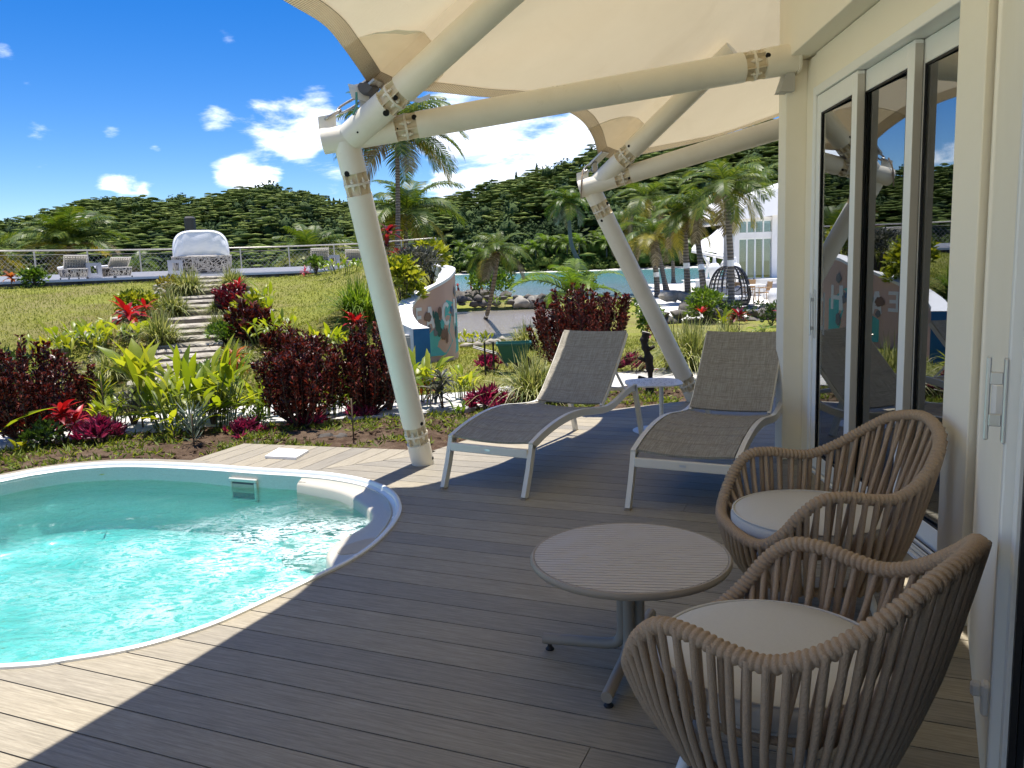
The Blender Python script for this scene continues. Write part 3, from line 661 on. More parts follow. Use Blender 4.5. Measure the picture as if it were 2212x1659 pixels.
def build_deck():
    mb = MB(); fl = FM.xy
    # joists and dark void under the boards (stops short of the pool)
    base = [(p.x, p.y) for p in offset_loop(OUT, .03)]
    rows = []
    for y in np.linspace(-1.5, 8.8, 60):
        pass
    V = []; Q = []
    xs = np.linspace(-5, 3.3, 84); ys = np.linspace(-1.5, 8.9, 105)
    lim = [(e.x, e.y) for e in EDGE]; fieldpoly = [(-5, -1.5), (3.3, -1.5), (3.3, 8.9)] + lim[::-1][1:] + [(FARL.x, FARL.y)] + [(p.x, p.y) for p in [atz(405, 998)]] + [(-5, 6.0)]
    hole = [(p.x, p.y) for p in offset_loop(OUT, .06)]
    for i, y in enumerate(ys):
        for x in xs: V.append((x, y, -.045))
    for i in range(len(ys) - 1):
        for j in range(len(xs) - 1):
            c = ((xs[j] + xs[j + 1]) / 2, (ys[i] + ys[i + 1]) / 2)
            if inside(c, fieldpoly) and not inside(c, hole) and c[1] < 8.6:
                k = i * len(xs) + j; Q.append((k, k + 1, k + len(xs) + 1, k + len(xs)))
    deck = link(bpy.data.objects.new('timber_deck', np_mesh('timber_deck', np.array(V), np.array(Q), MT['joist']))); deck['kind'] = 'structure'
    p0 = FM.uv(atz(1128, 1520))[1]; vpool = [FM.uv(p)[1] for p in OUT]; vmin, vmax = min(vpool), max(vpool)
    vm0 = FM.uv(MIT0)[1]; LB = sorted([(FM.uv(p)[1], FM.uv(p)[0]) for p in [MIT0] + EDGE]); lbv = [a for a, b in LB]; lbu = [b for a, b in LB]
    def uL(v):
        c = [-6.0]
        cr = FM.cross(OUTP, v)
        if cr: c.append(max(cr))
        if v > vm0: c.append(interp(v, lbv, lbu) + .004)
        return max(c)
    def uR(v):
        x = 2.7 if v < 7.2 else 3.1
        return (x - .3875 * v) / .922
    k = int((-.9 - p0) / PITCH); g = .0032
    ju, jv = FM.uv(atz(1265, 1634)); rr = random.Random(5)
    while p0 + k * PITCH < 9.2:
        v0, v1 = p0 + k * PITCH + g, p0 + (k + 1) * PITCH - g; k += 1
        if v1 < .6: continue
        lu = uL((v0 + v1) / 2)
        joint = ju if v0 < jv < v1 else (rr.choice([None, None, lu + rr.uniform(1.2, 3.2)]) if v0 > 1.0 else None)
        if joint is not None and joint < uR(v0) - .4 and joint > lu + .4:
            board(FM, v0, v1, uL, lambda v: joint - .0015, deck); board(FM, v0, v1, lambda v: joint + .0015, uR, deck)
        else: board(FM, v0, v1, uL, uR, deck)
    # side field, mitred against the main one
    vl = FS.uv(FARL)[1]; vr = FS.uv(MIT1)[1]; q0 = FS.uv(atz((700 + 1265 * .5425) / 1.8228, (1650 + 333 * .5425) / 1.8228))[1]
    def sL(v):
        cr = FS.cross(OUTP, v); c = [max(cr)] if cr else [-9]
        m = FS.cross([MIT0, MIT1 + MITD * .1], v, False)
        if m: c.append(max(m) + .004)
        return max(c)
    def sR(v):
        m = FS.cross([FARL + (FARL - FARR) * .3, FARR + (FARR - FARL) * .1], v, False); return max(m) if m else sL(v)
    lo, hi = min(vl, vr), max(vl, vr); k = int((lo - q0) / PITCH) - 1
    while q0 + k * PITCH < hi:
        v0, v1 = q0 + k * PITCH + g, q0 + (k + 1) * PITCH - g; k += 1
        if v0 > vl: v0 = v0
        if v0 >= vl: continue
        v1 = min(v1, vl)
        if v1 < vr or v1 - v0 < .02: continue
        board(FS, v0, v1, sL, sR, deck)
    # curved border boards round the far side of the pool
    n = len(OUT); far = [i for i in range(n) if OUT[i].y > 5.9 and OUT[i].x < -2.35]
    far.sort(key=lambda i: OUT[i].x); o1 = offset_loop(OUT, .014); o2 = offset_loop(OUT, .135); step = 5
    for a in range(0, len(far) - 1, step):
        ids = far[a:a + step + 1]
        if len(ids) < 2: continue
        A = [o1[i] for i in ids]; B = [o2[i] for i in ids]
        A[0] = A[0].lerp(A[1], .03); B[0] = B[0].lerp(B[1], .03)
        c = A[0]; ang = math.atan2(A[-1].y - c.y, A[-1].x - c.x); rt = Matrix.Rotation(-ang, 3, 'Z')
        poly = [rt @ (p - c) for p in A] + [rt @ (p - c) for p in B[::-1]]
        mb = MB(); mb.prism([(p.x, p.y) for p in poly], -.03, .002); o = part('border_board', mb, MT['deck'], deck, local=True); o.location = c; o.rotation_euler = (0, 0, ang)

def build_pool():
    t = thing('plunge_pool', 'sand coloured fibreglass plunge pool with white rim set into the timber deck', 'pool', (-2.6, 4.8, 0)); n = len(OUT)
    prof_rim = [(.014, -.02), (.014, .010), (.008, .015), (-.010, .015), (-.017, .010), (-.022, -.012), (-.045, -.022), (-.056, -.04)]
    def sweep(prof):
        L = [offset_loop(OUT, d) for d, z in prof]; mb = MB()
        mb.sheet([[(p.x, p.y, z) for p in l + l[:1]] for l, (d, z) in zip(L, prof)]); return mb
    part('rim', sweep(prof_rim), MT['gel_rim'], t, 50)
    # basin: wall, curved toe, floor
    prof = [(-.054, -.02), (-.06, -.10), (-.075, -.40), (-.09, -.52), (-.16, -.60), (-.30, -.63)]
    mb = sweep(prof); L = offset_loop(OUT, -.30); mb.add([(p.x, p.y, -.63) for p in L], [tuple(range(len(L)))])
    part('basin', mb, MT['gel'], t, 40)
    # moulded entry ledge in the right-hand end
    c3 = lambda x, y, z: atz((700 + x * .5425) / 1.8228, (1650 + y * .5425) / 1.8228, z)
    zl = -.052
    inner = crom([c3(x, y, zl) for x, y in ((862, 462), (960, 478), (1080, 498), (1210, 535), (1310, 590), (1385, 650), (1402, 705), (1360, 765), (1260, 822), (1160, 878), (1095, 930), (1075, 985), (1100, 1040), (1150, 1085), (1190, 1115))], 4)
    top = []; rim_in = offset_loop(OUT, -.045)
    ci = [min(range(n), key=lambda i: (rim_in[i] - Vector((p.x, p.y, 0))).length) for p in inner]
    i0, i1 = min(range(n), key=lambda i: (rim_in[i] - Vector((inner[0].x, inner[0].y, 0))).length), min(range(n), key=lambda i: (rim_in[i] - Vector((inner[-1].x, inner[-1].y, 0))).length)
    outer = []; m = len(inner)
    seq = list(range(i1, i0 + 1)) if i1 < i0 else list(range(i1, n)) + list(range(0, i0 + 1))
    if len(seq) > n * .6: seq = list(range(i0, i1 + 1)) if i0 < i1 else list(range(i0, n)) + list(range(0, i1 + 1)); seq = seq[::-1]
    oc = [rim_in[i] for i in seq][::-1]
    last = 0
    for k in range(m):
        js = range(last, len(oc)); j = min(js, key=lambda j: (oc[j] - Vector((inner[k].x, inner[k].y, 0))).length); last = j; outer.append(oc[j])
    for q in range(3): outer = [outer[0]] + [(outer[k - 1] + outer[k] * 2 + outer[k + 1]) / 4 for k in range(1, m - 1)] + [outer[-1]]
    rows = []
    for k in range(m):
        a = Vector((outer[k].x, outer[k].y, 0)); b = Vector((inner[k].x, inner[k].y, 0)); dr = (b - a); w = max(dr.length, .03); dr = dr.normalized()
        pr = [(0, -.022), (.03, -.045), (.05, zl + .004), (w - .03, zl), (w - .012, zl - .006), (w, zl - .022), (w + .012, -.20), (w + .03, -.42), (w + .12, -.44), (w + .2, -.47), (w + .23, -.55), (w + .25, -1.2)]
        rows.append([(a.x + dr.x * d, a.y + dr.y * d, z) for d, z in pr])
    mb = MB().sheet(rows, True)
    for r_, fl_ in ((rows[0], False), (rows[-1], True)): mb.add(r_ + [(r_[0][0], r_[0][1], -1.1)], [tuple(range(len(r_) + 1))[::-1 if fl_ else 1]])
    part('entry_ledge', mb, MT['gel_ledge'], t, 50)
    pc = c3(1335, 917, zl + .006); pa = atz((700 + 1170 * .5425) / 1.8228, (1650 + 975 * .5425) / 1.8228, zl + .006); pb = atz((700 + 1500 * .5425) / 1.8228, (1650 + 862 * .5425) / 1.8228, zl + .006)
    ax = (pb - pa); la = ax.length / 2; ax.normalize(); bx = Vector((-ax.y, ax.x, 0)); cc = (pa + pb) / 2
    mb = MB(); mb.prism([tuple((cc + ax * (la * math.cos(a)) + bx * (.085 * math.sin(a)))[:2]) for a in np.linspace(0, 2 * PI, 40)[:-1]], zl, zl + .006); part('foot_pad', mb, MT['pad'], t)
    # submerged bench along the near right side
    A = [i for i in range(n) if OUT[i].y < 5.0 and OUT[i].x > -3.4 and OUT[i].x < -.6]; A.sort(key=lambda i: OUT[i].x + .3 * OUT[i].y)
    rws = []
    nrm_ = [(offset_loop(OUT, -1.0)[i] - OUT[i]) for i in A]
    for f_, z in ((.06, -.36), (.22, -.40), (.30, -.46), (.36, -.52), (.44, -.64)):
        rws.append([tuple((OUT[i] + nrm_[k] * (.055 + (f_ - .055) * (.12 + .88 * math.sin(PI * min(1, k / max(1, len(A) - 1) * .62)) ** .8)))[:2]) + (z,) for k, i in enumerate(A)])
    mb = MB().sheet(rws); part('bench', mb, MT['gel'], t, 40)
    # skimmer in the far wall
    a, b = atz(509, 1030, -.08), atz(571, 1030, -.08); md = (a + b) / 2; i = min(range(n), key=lambda i: (OUT[i] - Vector((md.x, md.y, 0))).length)
    tg = (OUT[(i + 2) % n] - OUT[i - 2]).normalized(); nr = Vector((-tg.y, tg.x, 0)); c = Vector((OUT[i].x, OUT[i].y, 0)) + nr * .075
    rot = Matrix((( tg.x, nr.x, 0), (tg.y, nr.y, 0), (0, 0, 1)))
    mb = MB()
    for dx, dz, sx, sz in ((0, -.075, .27, .03), (-.12, -.17, .03, .16), (.12, -.17, .03, .16), (0, -.235, .27, .03)): mb.box(c + tg * dx + Vector((0, 0, dz)), (sx, .02, sz), rot, .006)
    sk = part('skimmer_frame', mb, MT['gel'], t); mb = MB().box(c - nr * .003 + Vector((0, 0, -.155)), (.21, .006, .13), rot); part('skimmer_opening', mb, MT['pad_grey'], sk)
    mb = MB().box(c + nr * .0035 + Vector((0, 0, -.14)), (.205, .004, .07), rot, .001); part('skimmer_flap', mb, MT['pad'], sk)
    # water body, closed so that its tint grows with depth
    L = offset_loop(OUT, -.058); zw = -.130; pts = [(p.x, p.y) for p in L]
    mb = MB(); xs = np.linspace(-4.9, -.7, 130); ys = np.linspace(2.9, 6.95, 130)
    ring = [Vector((p.x, p.y, 0)) for p in L]; cen = Vector((-2.7, 4.8, 0)); N = 46; rows = []
    for k in range(N + 1):
        f = 1 - k / N; r = []
        for p in ring + ring[:1]:
            q = cen.lerp(p, max(f, .002)); w = .010 * noise.noise(Vector((q.x * 3.2, q.y * 4.2, 2))) + .0045 * noise.noise(Vector((q.x * 9, q.y * 11, 5))) + .0018 * noise.noise(Vector((q.x * 24, q.y * 26, 9)))
            r.append((q.x, q.y, zw + w))
        rows.append(r)
    Lb = offset_loop(OUT, -.05)
    rows = [[(cen.x + (p.x - cen.x) * .002, cen.y + (p.y - cen.y) * .002, -.9) for p in ring + ring[:1]], [(p.x, p.y, -.9) for p in Lb + Lb[:1]], [(p.x, p.y, zw - .03) for p in Lb + Lb[:1]]] + rows
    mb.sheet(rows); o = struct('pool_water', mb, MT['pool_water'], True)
    # access cover lying on the deck
    c = [atz(x, y, .018) for x, y in ((572, 986), (640, 989), (667, 973), (602, 968))]
    mb = MB(); ctr = sum(c, Vector()) / 4; mb.prism([(p.x, p.y) for p in c][::-1], .001, .022)
    o = single('access_cover', mb, MT['plastic'], 'square white access cover lying on the sunlit deck beside the pool', 'cover', loc=(ctr.x, ctr.y, 0))
    mb = MB(); mb.lathe([(.012, .0225), (.012, .0235)], 10, (atz(632, 978, .022))); part('finger_hole', mb, MT['hole'], o)

# ------------------------------------------------------------------ bungalow
DD = Vector((math.sin(R(3.8)), math.cos(R(3.8)), 0)); DN = Vector((-DD.y, DD.x, 0)); DN = Vector((-math.cos(R(3.8)), math.sin(R(3.8)), 0))
T0 = atz(2013, 1223)
ND = Vector((math.sin(R(27.4)), math.cos(R(27.4)), 0)); NN = Vector((-math.cos(R(27.4)), math.sin(R(27.4)), 0)); CN = atz(2089, 1357)
def onplane(x, y, p, n):
    d = Vector(ray(x, y)); o = Vector((0, 0, CH)); return o + d * ((p - o).dot(n) / d.dot(n))
def build_bungalow():
    t = thing('bungalow', 'cream rendered guest bungalow with white sliding glass doors along the deck', 'building', (2.2, 4, 0))
    def bx(p, along, out, s0, s1, o0, o1, z0, z1, bev=0.0):
        c = p + along * ((s0 + s1) / 2) + out * ((o0 + o1) / 2); c.z = (z0 + z1) / 2
        rot = Matrix(((along.x, out.x, 0), (along.y, out.y, 0), (0, 0, 1))); return MB().box(c, (abs(s1 - s0), abs(o1 - o0), z1 - z0), rot, bev)
    def sY(Y): return (Y - T0.y) / DD.y
    P = T0.copy(); P.z = 0
    # door wall: lintel, far pier, column, fascia, soffit
    part('column', bx(P, DD, DN, sY(5.98), sY(6.18), -.25, .155, 0, 2.895, .004), MT['wall'], t)
    part('wall', bx(P, DD, DN, sY(5.785), sY(5.977), -.30, .012, 0, 2.88), MT['wall'], t)
    part('lintel', bx(P, DD, DN, sY(3.0), sY(5.78), -.30, .012, 2.665, 2.89), MT['wall'], t)
    part('fascia', bx(P, DD, DN, sY(1.2), sY(6.17), -.05, .16, 2.898, 4.1, .004), MT['wall'], t)
    # near pier where the two facades meet
    part('pier', bx(P, DD, DN, sY(3.14), sY(3.36), -.3, .185, 0, 2.894, .004), MT['wall'], t)
    fr = MB()
    fr.v, fr.f, fr.m = [], [], []
    def addbox(mb, *a): b = bx(*a); mb.add(b.v, b.f)
    addbox(fr, P, DD, DN, sY(5.725), sY(5.777), -.14, .03, 0, 2.66, .004); addbox(fr, P, DD, DN, sY(3.37), sY(5.723), -.14, .03, 2.60, 2.66, .004)
    f = part('door_frame', fr, MT['alu'], t)
    tr = MB()
    for o0, o1, z in ((.028, .046, .022), (-.002, .016, .022), (-.022, -.012, .022), (-.062, -.047, .022), (-.11, -.09, .022)): addbox(tr, P, DD, DN, sY(3.37), sY(5.72), o0, o1, 0.003, z)
    part('door_track', tr, MT['alu'], f)
    part('track_groove', bx(P, DD, DN, sY(3.37), sY(5.72), -.13, .044, .001, .008), MT['gasket'], f)
    def sash(y0, y1, off, handle=None, lw=.075, rw=.085, zt=2.595):
        s0, s1 = sY(y0), sY(y1); mb = MB(); d0, d1 = off - .022, off + .022
        addbox(mb, P, DD, DN, s0, s0 + rw, d0, d1, .025, zt, .003); addbox(mb, P, DD, DN, s1 - lw, s1, d0, d1, .025, zt, .003)
        addbox(mb, P, DD, DN, s0 + rw, s1 - lw, d0, d1, .025, .13, .003); addbox(mb, P, DD, DN, s0 + rw, s1 - lw, d0, d1, zt - .12, zt, .003)
        s = part('sliding_sash', mb, MT['alu'], t)
        # pane turned a touch in its rebate, purely to shift the reflection it shows
        gc = P + DD * ((s0 + rw + s1 - lw) / 2) + DN * (off - .004); ga = Matrix.Rotation(R(1.85), 3, 'Z'); gd, gn = ga @ DD, ga @ DN
        part('glass_pane', bx(gc, gd, gn, -(s1 - lw - s0 - rw) / 2 - .005, (s1 - lw - s0 - rw) / 2 + .005, -.003, .003, .125, zt - .115), MT['glass'], s)
        g = MB()
        for a, b, z0, z1 in ((s0 + rw, s0 + rw + .012, .13, zt - .12), (s1 - lw - .012, s1 - lw, .13, zt - .12), (s0 + rw + .012, s1 - lw - .012, .13, .142), (s0 + rw + .012, s1 - lw - .012, zt - .132, zt - .12)): addbox(g, P, DD, DN, a, b, off + .012, off + .018, z0, z1)
        part('gasket', g, MT['gasket'], s)
        part('edge_strip', bx(P, DD, DN, s0 - .004, s0 - .0005, d0 + .002, d1 - .002, .03, zt - .02), MT['alu_in'], s)
        if handle:
            hb = MB(); hs = s1 - lw * .55
            addbox(hb, P, DD, DN, hs - .012, hs + .012, d1, d1 + .008, handle - .17, handle + .17, .002); addbox(hb, P, DD, DN, hs - .006, hs + .006, d1 + .03, d1 + .04, handle - .15, handle + .15, .003)
            for q in (-.1, .1): addbox(hb, P, DD, DN, hs - .006, hs + .006, d1 + .008, d1 + .03, handle + q - .012, handle + q + .012)
            part('handle', hb, MT['chrome'], s)
    sash(4.965, 5.72, -.005, 1.12); sash(4.30, 5.06, -.055); sash(3.42, 4.375, -.105)
    # near facade, running back past the camera
    Q = CN.copy(); Q.z = 0; jb = onplane(2193, 713, Q, NN); sj = (jb - Q).dot(ND)
    part('wall', bx(Q, ND, NN, sj + .002, 0.0, -.10, 0, 0, 4.1), MT['wall'], t)
    part('wall', bx(Q, ND, NN, -6.0, sj, -.12, 0, 2.66, 4.1), MT['wall'], t)
    nf = MB(); addbox(nf, Q, ND, NN, sj - .05, sj, -.1, .012, 0, 2.655, .004); f2 = part('door_frame', nf, MT['alu'], t)
    ns = MB(); addbox(ns, Q, ND, NN, sj - .125, sj - .055, -.07, -.012, .03, 2.6, .003); addbox(ns, Q, ND, NN, sj - 1.2, sj - .125, -.07, -.012, .03, .12, .003); addbox(ns, Q, ND, NN, sj - 1.27, sj - 1.2, -.07, -.012, .03, 2.6, .003)
    s2 = part('sliding_sash', ns, MT['alu'], t)
    part('glass_pane', bx(Q, ND, NN, sj - 1.21, sj - .12, -.045, -.038, .115, 2.6), MT['glass'], s2)
    g = MB(); addbox(g, Q, ND, NN, sj - .155, sj - .126, -.037, -.022, .12, 2.6); part('gasket', g, MT['gasket'], s2)
    hp = onplane(2180, 880, Q + NN * .0, NN); hs = sj - .03; hb = MB(); z0 = 1.26
    hz0, hz1 = onplane(2193, 985, Q, NN).z, onplane(2193, 775, Q, NN).z
    addbox(hb, Q, ND, NN, sj - .05, sj - .012, .012, .020, hz0 - .0, hz1, .003); addbox(hb, Q, ND, NN, sj - .012, sj + .004, .045, .056, hz0, hz1, .003)
    for q in (.25, .75): addbox(hb, Q, ND, NN, sj - .02, sj - .004, .020, .047, hz0 + (hz1 - hz0) * q - .015, hz0 + (hz1 - hz0) * q + .015, .002)
    part('handle', hb, MT['chrome'], s2)
    rp = [P + DD * sY(6.2) + DN * .10, P + DD * sY(3.3) + DN * .10, Q - ND * 6 + NN * .10, Q - ND * 6 - NN * 7, P + DD * sY(6.2) - DN * 9]
    part('roof', MB().prism([(p.x, p.y) for p in rp][::-1], 4.42, 4.6), MT['white'], t)  # unseen slab, added to stop sun leaking in along the canopy's inner edge
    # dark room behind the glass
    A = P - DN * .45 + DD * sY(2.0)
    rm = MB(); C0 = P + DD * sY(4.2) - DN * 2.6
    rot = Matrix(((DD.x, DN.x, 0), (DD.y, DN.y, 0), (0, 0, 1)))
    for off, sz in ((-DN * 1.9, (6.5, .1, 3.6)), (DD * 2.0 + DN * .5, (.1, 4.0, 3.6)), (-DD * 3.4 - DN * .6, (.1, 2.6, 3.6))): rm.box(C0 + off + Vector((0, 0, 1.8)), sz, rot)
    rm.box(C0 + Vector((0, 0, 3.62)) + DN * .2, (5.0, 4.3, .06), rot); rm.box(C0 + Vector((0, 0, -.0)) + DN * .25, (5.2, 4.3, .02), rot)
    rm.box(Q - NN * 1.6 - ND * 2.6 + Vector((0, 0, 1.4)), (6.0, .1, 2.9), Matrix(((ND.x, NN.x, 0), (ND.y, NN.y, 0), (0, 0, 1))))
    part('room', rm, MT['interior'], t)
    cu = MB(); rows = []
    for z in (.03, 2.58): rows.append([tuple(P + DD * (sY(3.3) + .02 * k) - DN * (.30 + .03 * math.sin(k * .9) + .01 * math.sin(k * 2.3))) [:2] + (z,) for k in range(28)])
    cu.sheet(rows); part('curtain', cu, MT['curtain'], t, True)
    # small fittings on the near wall, and the wall lamp behind the column
    a = onplane(2157, 862, Q + NN * .02, NN); sa = (a - Q).dot(ND)
    w = bx(Q, ND, NN, sa - .028, sa + .028, .001, .035, a.z - .045, a.z + .045, .008); single('switch_box', w, MT['plastic'], 'white plastic switch box high on the cream wall behind the door handle', 'switch', loc=a)
    a = onplane(2120, 1506, Q + NN * .02, NN); sa = (a - Q).dot(ND)
    w = bx(Q, ND, NN, sa - .022, sa + .022, .001, .022, a.z - .045, a.z + .045, .006); b2 = bx(Q, ND, NN, sa - .016, sa + .016, .022, .048, a.z + .005, a.z + .042, .006); w.add(b2.v, b2.f)
    single('door_holder', w, MT['plastic'], 'small white plastic door holder low on the cream wall near the floor', 'door holder', loc=a)
    L0 = aty(1705, 183, 5.98); lm = MB(); lm.add([L0 + Vector(p) for p in ((-.085, -.06, -.055), (.02, -.06, -.055), (.02, .06, -.055), (-.085, .06, -.055), (-.04, -.06, .07), (.02, -.06, .07), (.02, .06, .07), (-.04, .06, .07))], [(0, 1, 2, 3), (4, 7, 6, 5), (0, 4, 5, 1), (1, 5, 6, 2), (2, 6, 7, 3), (3, 7, 4, 0)])
    single('wall_lamp', lm, MT['box_grey'], 'grey wedge shaped wall lamp on the side of the cream column', 'wall lamp', loc=L0)
# ------------------------------------------------------------------ canopy frames and membrane
def perp(d):
    d = d.normalized(); a = Vector((0, 0, 1)) if abs(d.z) < .9 else Vector((1, 0, 0)); u = d.cross(a).normalized(); return u, d.cross(u)
def pipe(mb, a, b, ra, rb=None, seg=40, n=2):
    rb = rb or ra; mb.tube([a.lerp(b, k / n) for k in range(n + 1)], lambda t: ra + (rb - ra) * t, seg)
def flange(parent, c, d, r, view, L=.15):
    """bolted splice: slim neck, three thin discs, radial ribs, bolts"""
    d = d.normalized(); u, w = perp(d); mb = MB(); pipe(mb, c - d * L / 2, c + d * L / 2, r * .70, seg=28)
    for k in range(6):
        a = k * PI / 3 + .35; e = u * math.cos(a) + w * math.sin(a); q = d.cross(e)
        mb.box(c + e * (r * .84), (r * .32, .007, L), Matrix(((e.x, q.x, d.x), (e.y, q.y, d.y), (e.z, q.z, d.z))))
    f = part('splice', mb, MT['steel_dark'], parent)
    mb = MB()
    for s_ in (-.004, .004): pipe(mb, c + d * (s_ - .0035), c + d * (s_ + .0035), r * 1.01, seg=40)
    part('splice_plate', mb, MT['steel'], f)
    mb = MB()
    for k in range(6):
        a = (k + .5) * PI / 3 + .35; e = u * math.cos(a) + w * math.sin(a)
        for s_ in (-1, 1):
            o = c + e * (r * .86) + d * (s_ * .018); pipe(mb, o - d * .008, o + d * .008, .012, seg=6); pipe(mb, o, o + d * (s_ * .022), .006, seg=6)
    part('bolts', mb, MT['steel'], f)['kind'] = 'stuff'
def hole(parent, c, d, r, view, hr=.017):
    """drain hole drilled in a tube on the side facing 'view'"""
    d = d.normalized(); e = (view - d * view.dot(d)).normalized(); mb = MB(); pipe(mb, c + e * (r - .012), c + e * (r + .0015), hr, seg=14); part('drain_hole', mb, MT['hole'], parent)
def to_eye(c): return (Vector((0, 0, CH)) - c).normalized()
def member(parent, name, a, b, ra, rb, splices, gap=.075, cap=True):
    """tube from a to b interrupted by splices at the given fractions"""
    d = (b - a); L = d.length; d.normalize(); mb = MB(); s0 = 0.0
    for f in list(splices) + [None]:
        s1 = L if f is None else f * L - gap; r0, r1 = ra + (rb - ra) * s0 / L, ra + (rb - ra) * s1 / L
        pipe(mb, a + d * s0, a + d * s1, r0, r1)
        if f is not None: s0 = f * L + gap
    o = part(name, mb, MT['steel'], parent, 35)
    for f in splices: flange(parent, a + d * (f * L), d, (ra + (rb - ra) * f), None)
    return d, L
def frac(a, b, x, y):
    """fraction along a-b nearest to the bearing (x,y)"""
    r = Vector(ray(x, y)).normalized(); o = Vector((0, 0, CH)); best = (9, 0)
    for k in range(401):
        p = a.lerp(b, k / 400); v = p - o; e = (v - r * v.dot(r)).length
        if e < best[0]: best = (e, k / 400)
    return best[1]
def build_canopy():
    F1 = dict(B=atz(915, 1001, 0), J=aty(748, 303, 5.74), L=aty(697, 306, 5.73), E=aty(1717, 126, 5.97), SB=aty(757, 296, 5.72), ST=aty(1090, -8, 5.28), rb=.086, re=.104, rs=.096, rp=.090)
    F2 = dict(B=atz(1505, 866, 0), J=aty(1277, 407, 8.3), L=aty(1253, 409, 8.28), E=aty(1790, 246, 7.7), SB=aty(1287, 400, 8.27), ST=aty(1697, 0, 7.2), rb=.086, re=.100, rs=.094, rp=.090)
    sp = [((876, 268), (1622, 103), (848, 203), (768, 397), (905, 930)), ((1345, 376), None, (1350, 332), (1301, 451), (1499, 817))]
    lab = ['cream steel tube frame on the leaning post at the pool corner', 'farther cream steel tube frame on the leaning post beyond the loungers']
    out = []
    for F, s_, lb in zip((F1, F2), sp, lab):
        t = thing('canopy_frame', lb, 'canopy frame', tuple(F['B']), 0, 'steel frames carrying the tent roof')
        S2 = F['SB'] + (F['ST'] - F['SB']) * ((2.05 - F['SB'].x) / (F['ST'].x - F['SB'].x))
        member(t, 'beam', F['L'], F['E'], F['rb'], F['re'], [frac(F['L'], F['E'], *q) for q in s_[:2] if q])
        member(t, 'strut', F['SB'], S2, F['rs'], F['rs'], [frac(F['SB'], S2, *s_[2])])
        member(t, 'post', F['B'] - Vector((0, 0, .02)), F['J'], F['rp'], F['rp'], [frac(F['B'], F['J'], *s_[4]), frac(F['B'], F['J'], *s_[3])])
        dB, dS, dP = F['E'] - F['L'], S2 - F['SB'], F['J'] - F['B']
        hl = [((1205, 0) if 0 else None)]
        if F is F1: hs = [('s', 841, 212 + 26, .022), ('s', 862, 205, .015), ('b', 858, 278, .006), ('b', 895, 252, .017), ('p', 749, 374, .020), ('p', 909, 908, .015), ('b', 1648, 121, .017), ('p', 934, 985, .013), ('s', 781, 278, .007)]
        else: hs = [('s', 1362, 312, .013), ('b', 1360, 385, .012), ('p', 1316, 437, .016), ('p', 1299, 475, .014), ('p', 1512, 800, .012)]
        for k, x, y, hr in hs:
            a, b, r = {'s': (F['SB'], S2, F['rs']), 'b': (F['L'], F['E'], F['rb']), 'p': (F['B'], F['J'], F['rp'])}[k]; f = frac(a, b, x, y)
            if k == 'b': r = F['rb'] + (F['re'] - F['rb']) * f
            c = a.lerp(b, f); d = (b - a).normalized(); rr_ = Vector(ray(x, y)).normalized(); v = c - Vector((0, 0, CH)); off = rr_ * v.dot(rr_) - v; off = off - d * off.dot(d)
            side = min(.93, off.length / r); e0 = to_eye(c); e0 = (e0 - d * e0.dot(d)).normalized()
            view = e0 * math.sqrt(1 - side * side) + (off.normalized() * side if off.length > 1e-5 else Vector()); hole(t, c, d, r, view, hr)
        # lug on the beam end and the chain to the membrane corner
        up = Vector((0, 0, 1)); lug = F['L'].lerp(F['J'], .25) + up * (F['rb'] + .035); mb = MB(); ax = dB.normalized(); q = ax.cross(up).normalized()
        mb.box(lug, (.12, .016, .10), Matrix(((ax.x, q.x, 0), (ax.y, q.y, 0), (ax.z, q.z, 1)))); part('lug', mb, MT['steel'], t); F['lug'] = lug + up * .03; F['S2'] = S2; F['t'] = t; out.append(F)
        mb = MB(); pl = (F['E'] - dB.normalized() * .012); pipe(mb, pl, F['E'] + dB.normalized() * .004, F['re'] * 1.12); part('end_plate', mb, MT['steel'], t, 35)
    # membrane
    F1, F2 = out
    V3 = Vector
    o1 = [V3((-3.1, -.6, 2.6)), V3((-2.6, .5, 2.8)), V3((-2.1, 1.6, 2.92)), V3((-1.62, 2.7, 2.96)), V3((-1.22, 3.6, 2.88)), aty(620, 0, 4.15), aty(700, 50, 4.85), aty(742, 100, 5.32), aty(772, 142, 5.6), aty(796, 178, 5.76)]
    i1 = [V3((.0, -2.0, 3.9)), V3((.5, -.2, 4.0)), V3((.95, .9, 4.05)), V3((1.35, 1.9, 4.1)), V3((1.65, 2.8, 4.15)), V3((1.8, 3.4, 4.2)), V3((1.83, 3.9, 4.25)), V3((1.85, 4.25, 4.3)), V3((1.86, 4.5, 4.33)), F1['S2'] + V3((-.15, 0, .08))]
    o2 = [o1[-1], aty(850, 196, 5.84), aty(915, 193, 5.98), aty(1030, 205, 6.35), aty(1120, 212, 6.75), aty(1205, 229, 7.2), aty(1256, 258, 7.6), aty(1281, 295, 7.95), aty(1292, 332, 8.26)]
    i2 = [i1[-1], V3((1.9, 4.95, 4.25)), V3((1.95, 5.15, 4.2)), V3((2.05, 5.5, 4.3)), V3((2.3, 5.9, 4.45)), V3((2.65, 6.2, 4.55)), V3((2.95, 6.35, 4.6)), V3((3.05, 6.42, 4.6)), F2['S2'] + (F2['ST'] - F2['SB']).normalized() * 1.6 + V3((.05, 0, .10))]
    o3 = [o2[-1], aty(1330, 341, 8.4), aty(1381, 332, 8.6), aty(1474, 313, 8.95), aty(1560, 290, 9.2), aty(1720, 236, 9.5), aty(1900, 170, 9.8)]
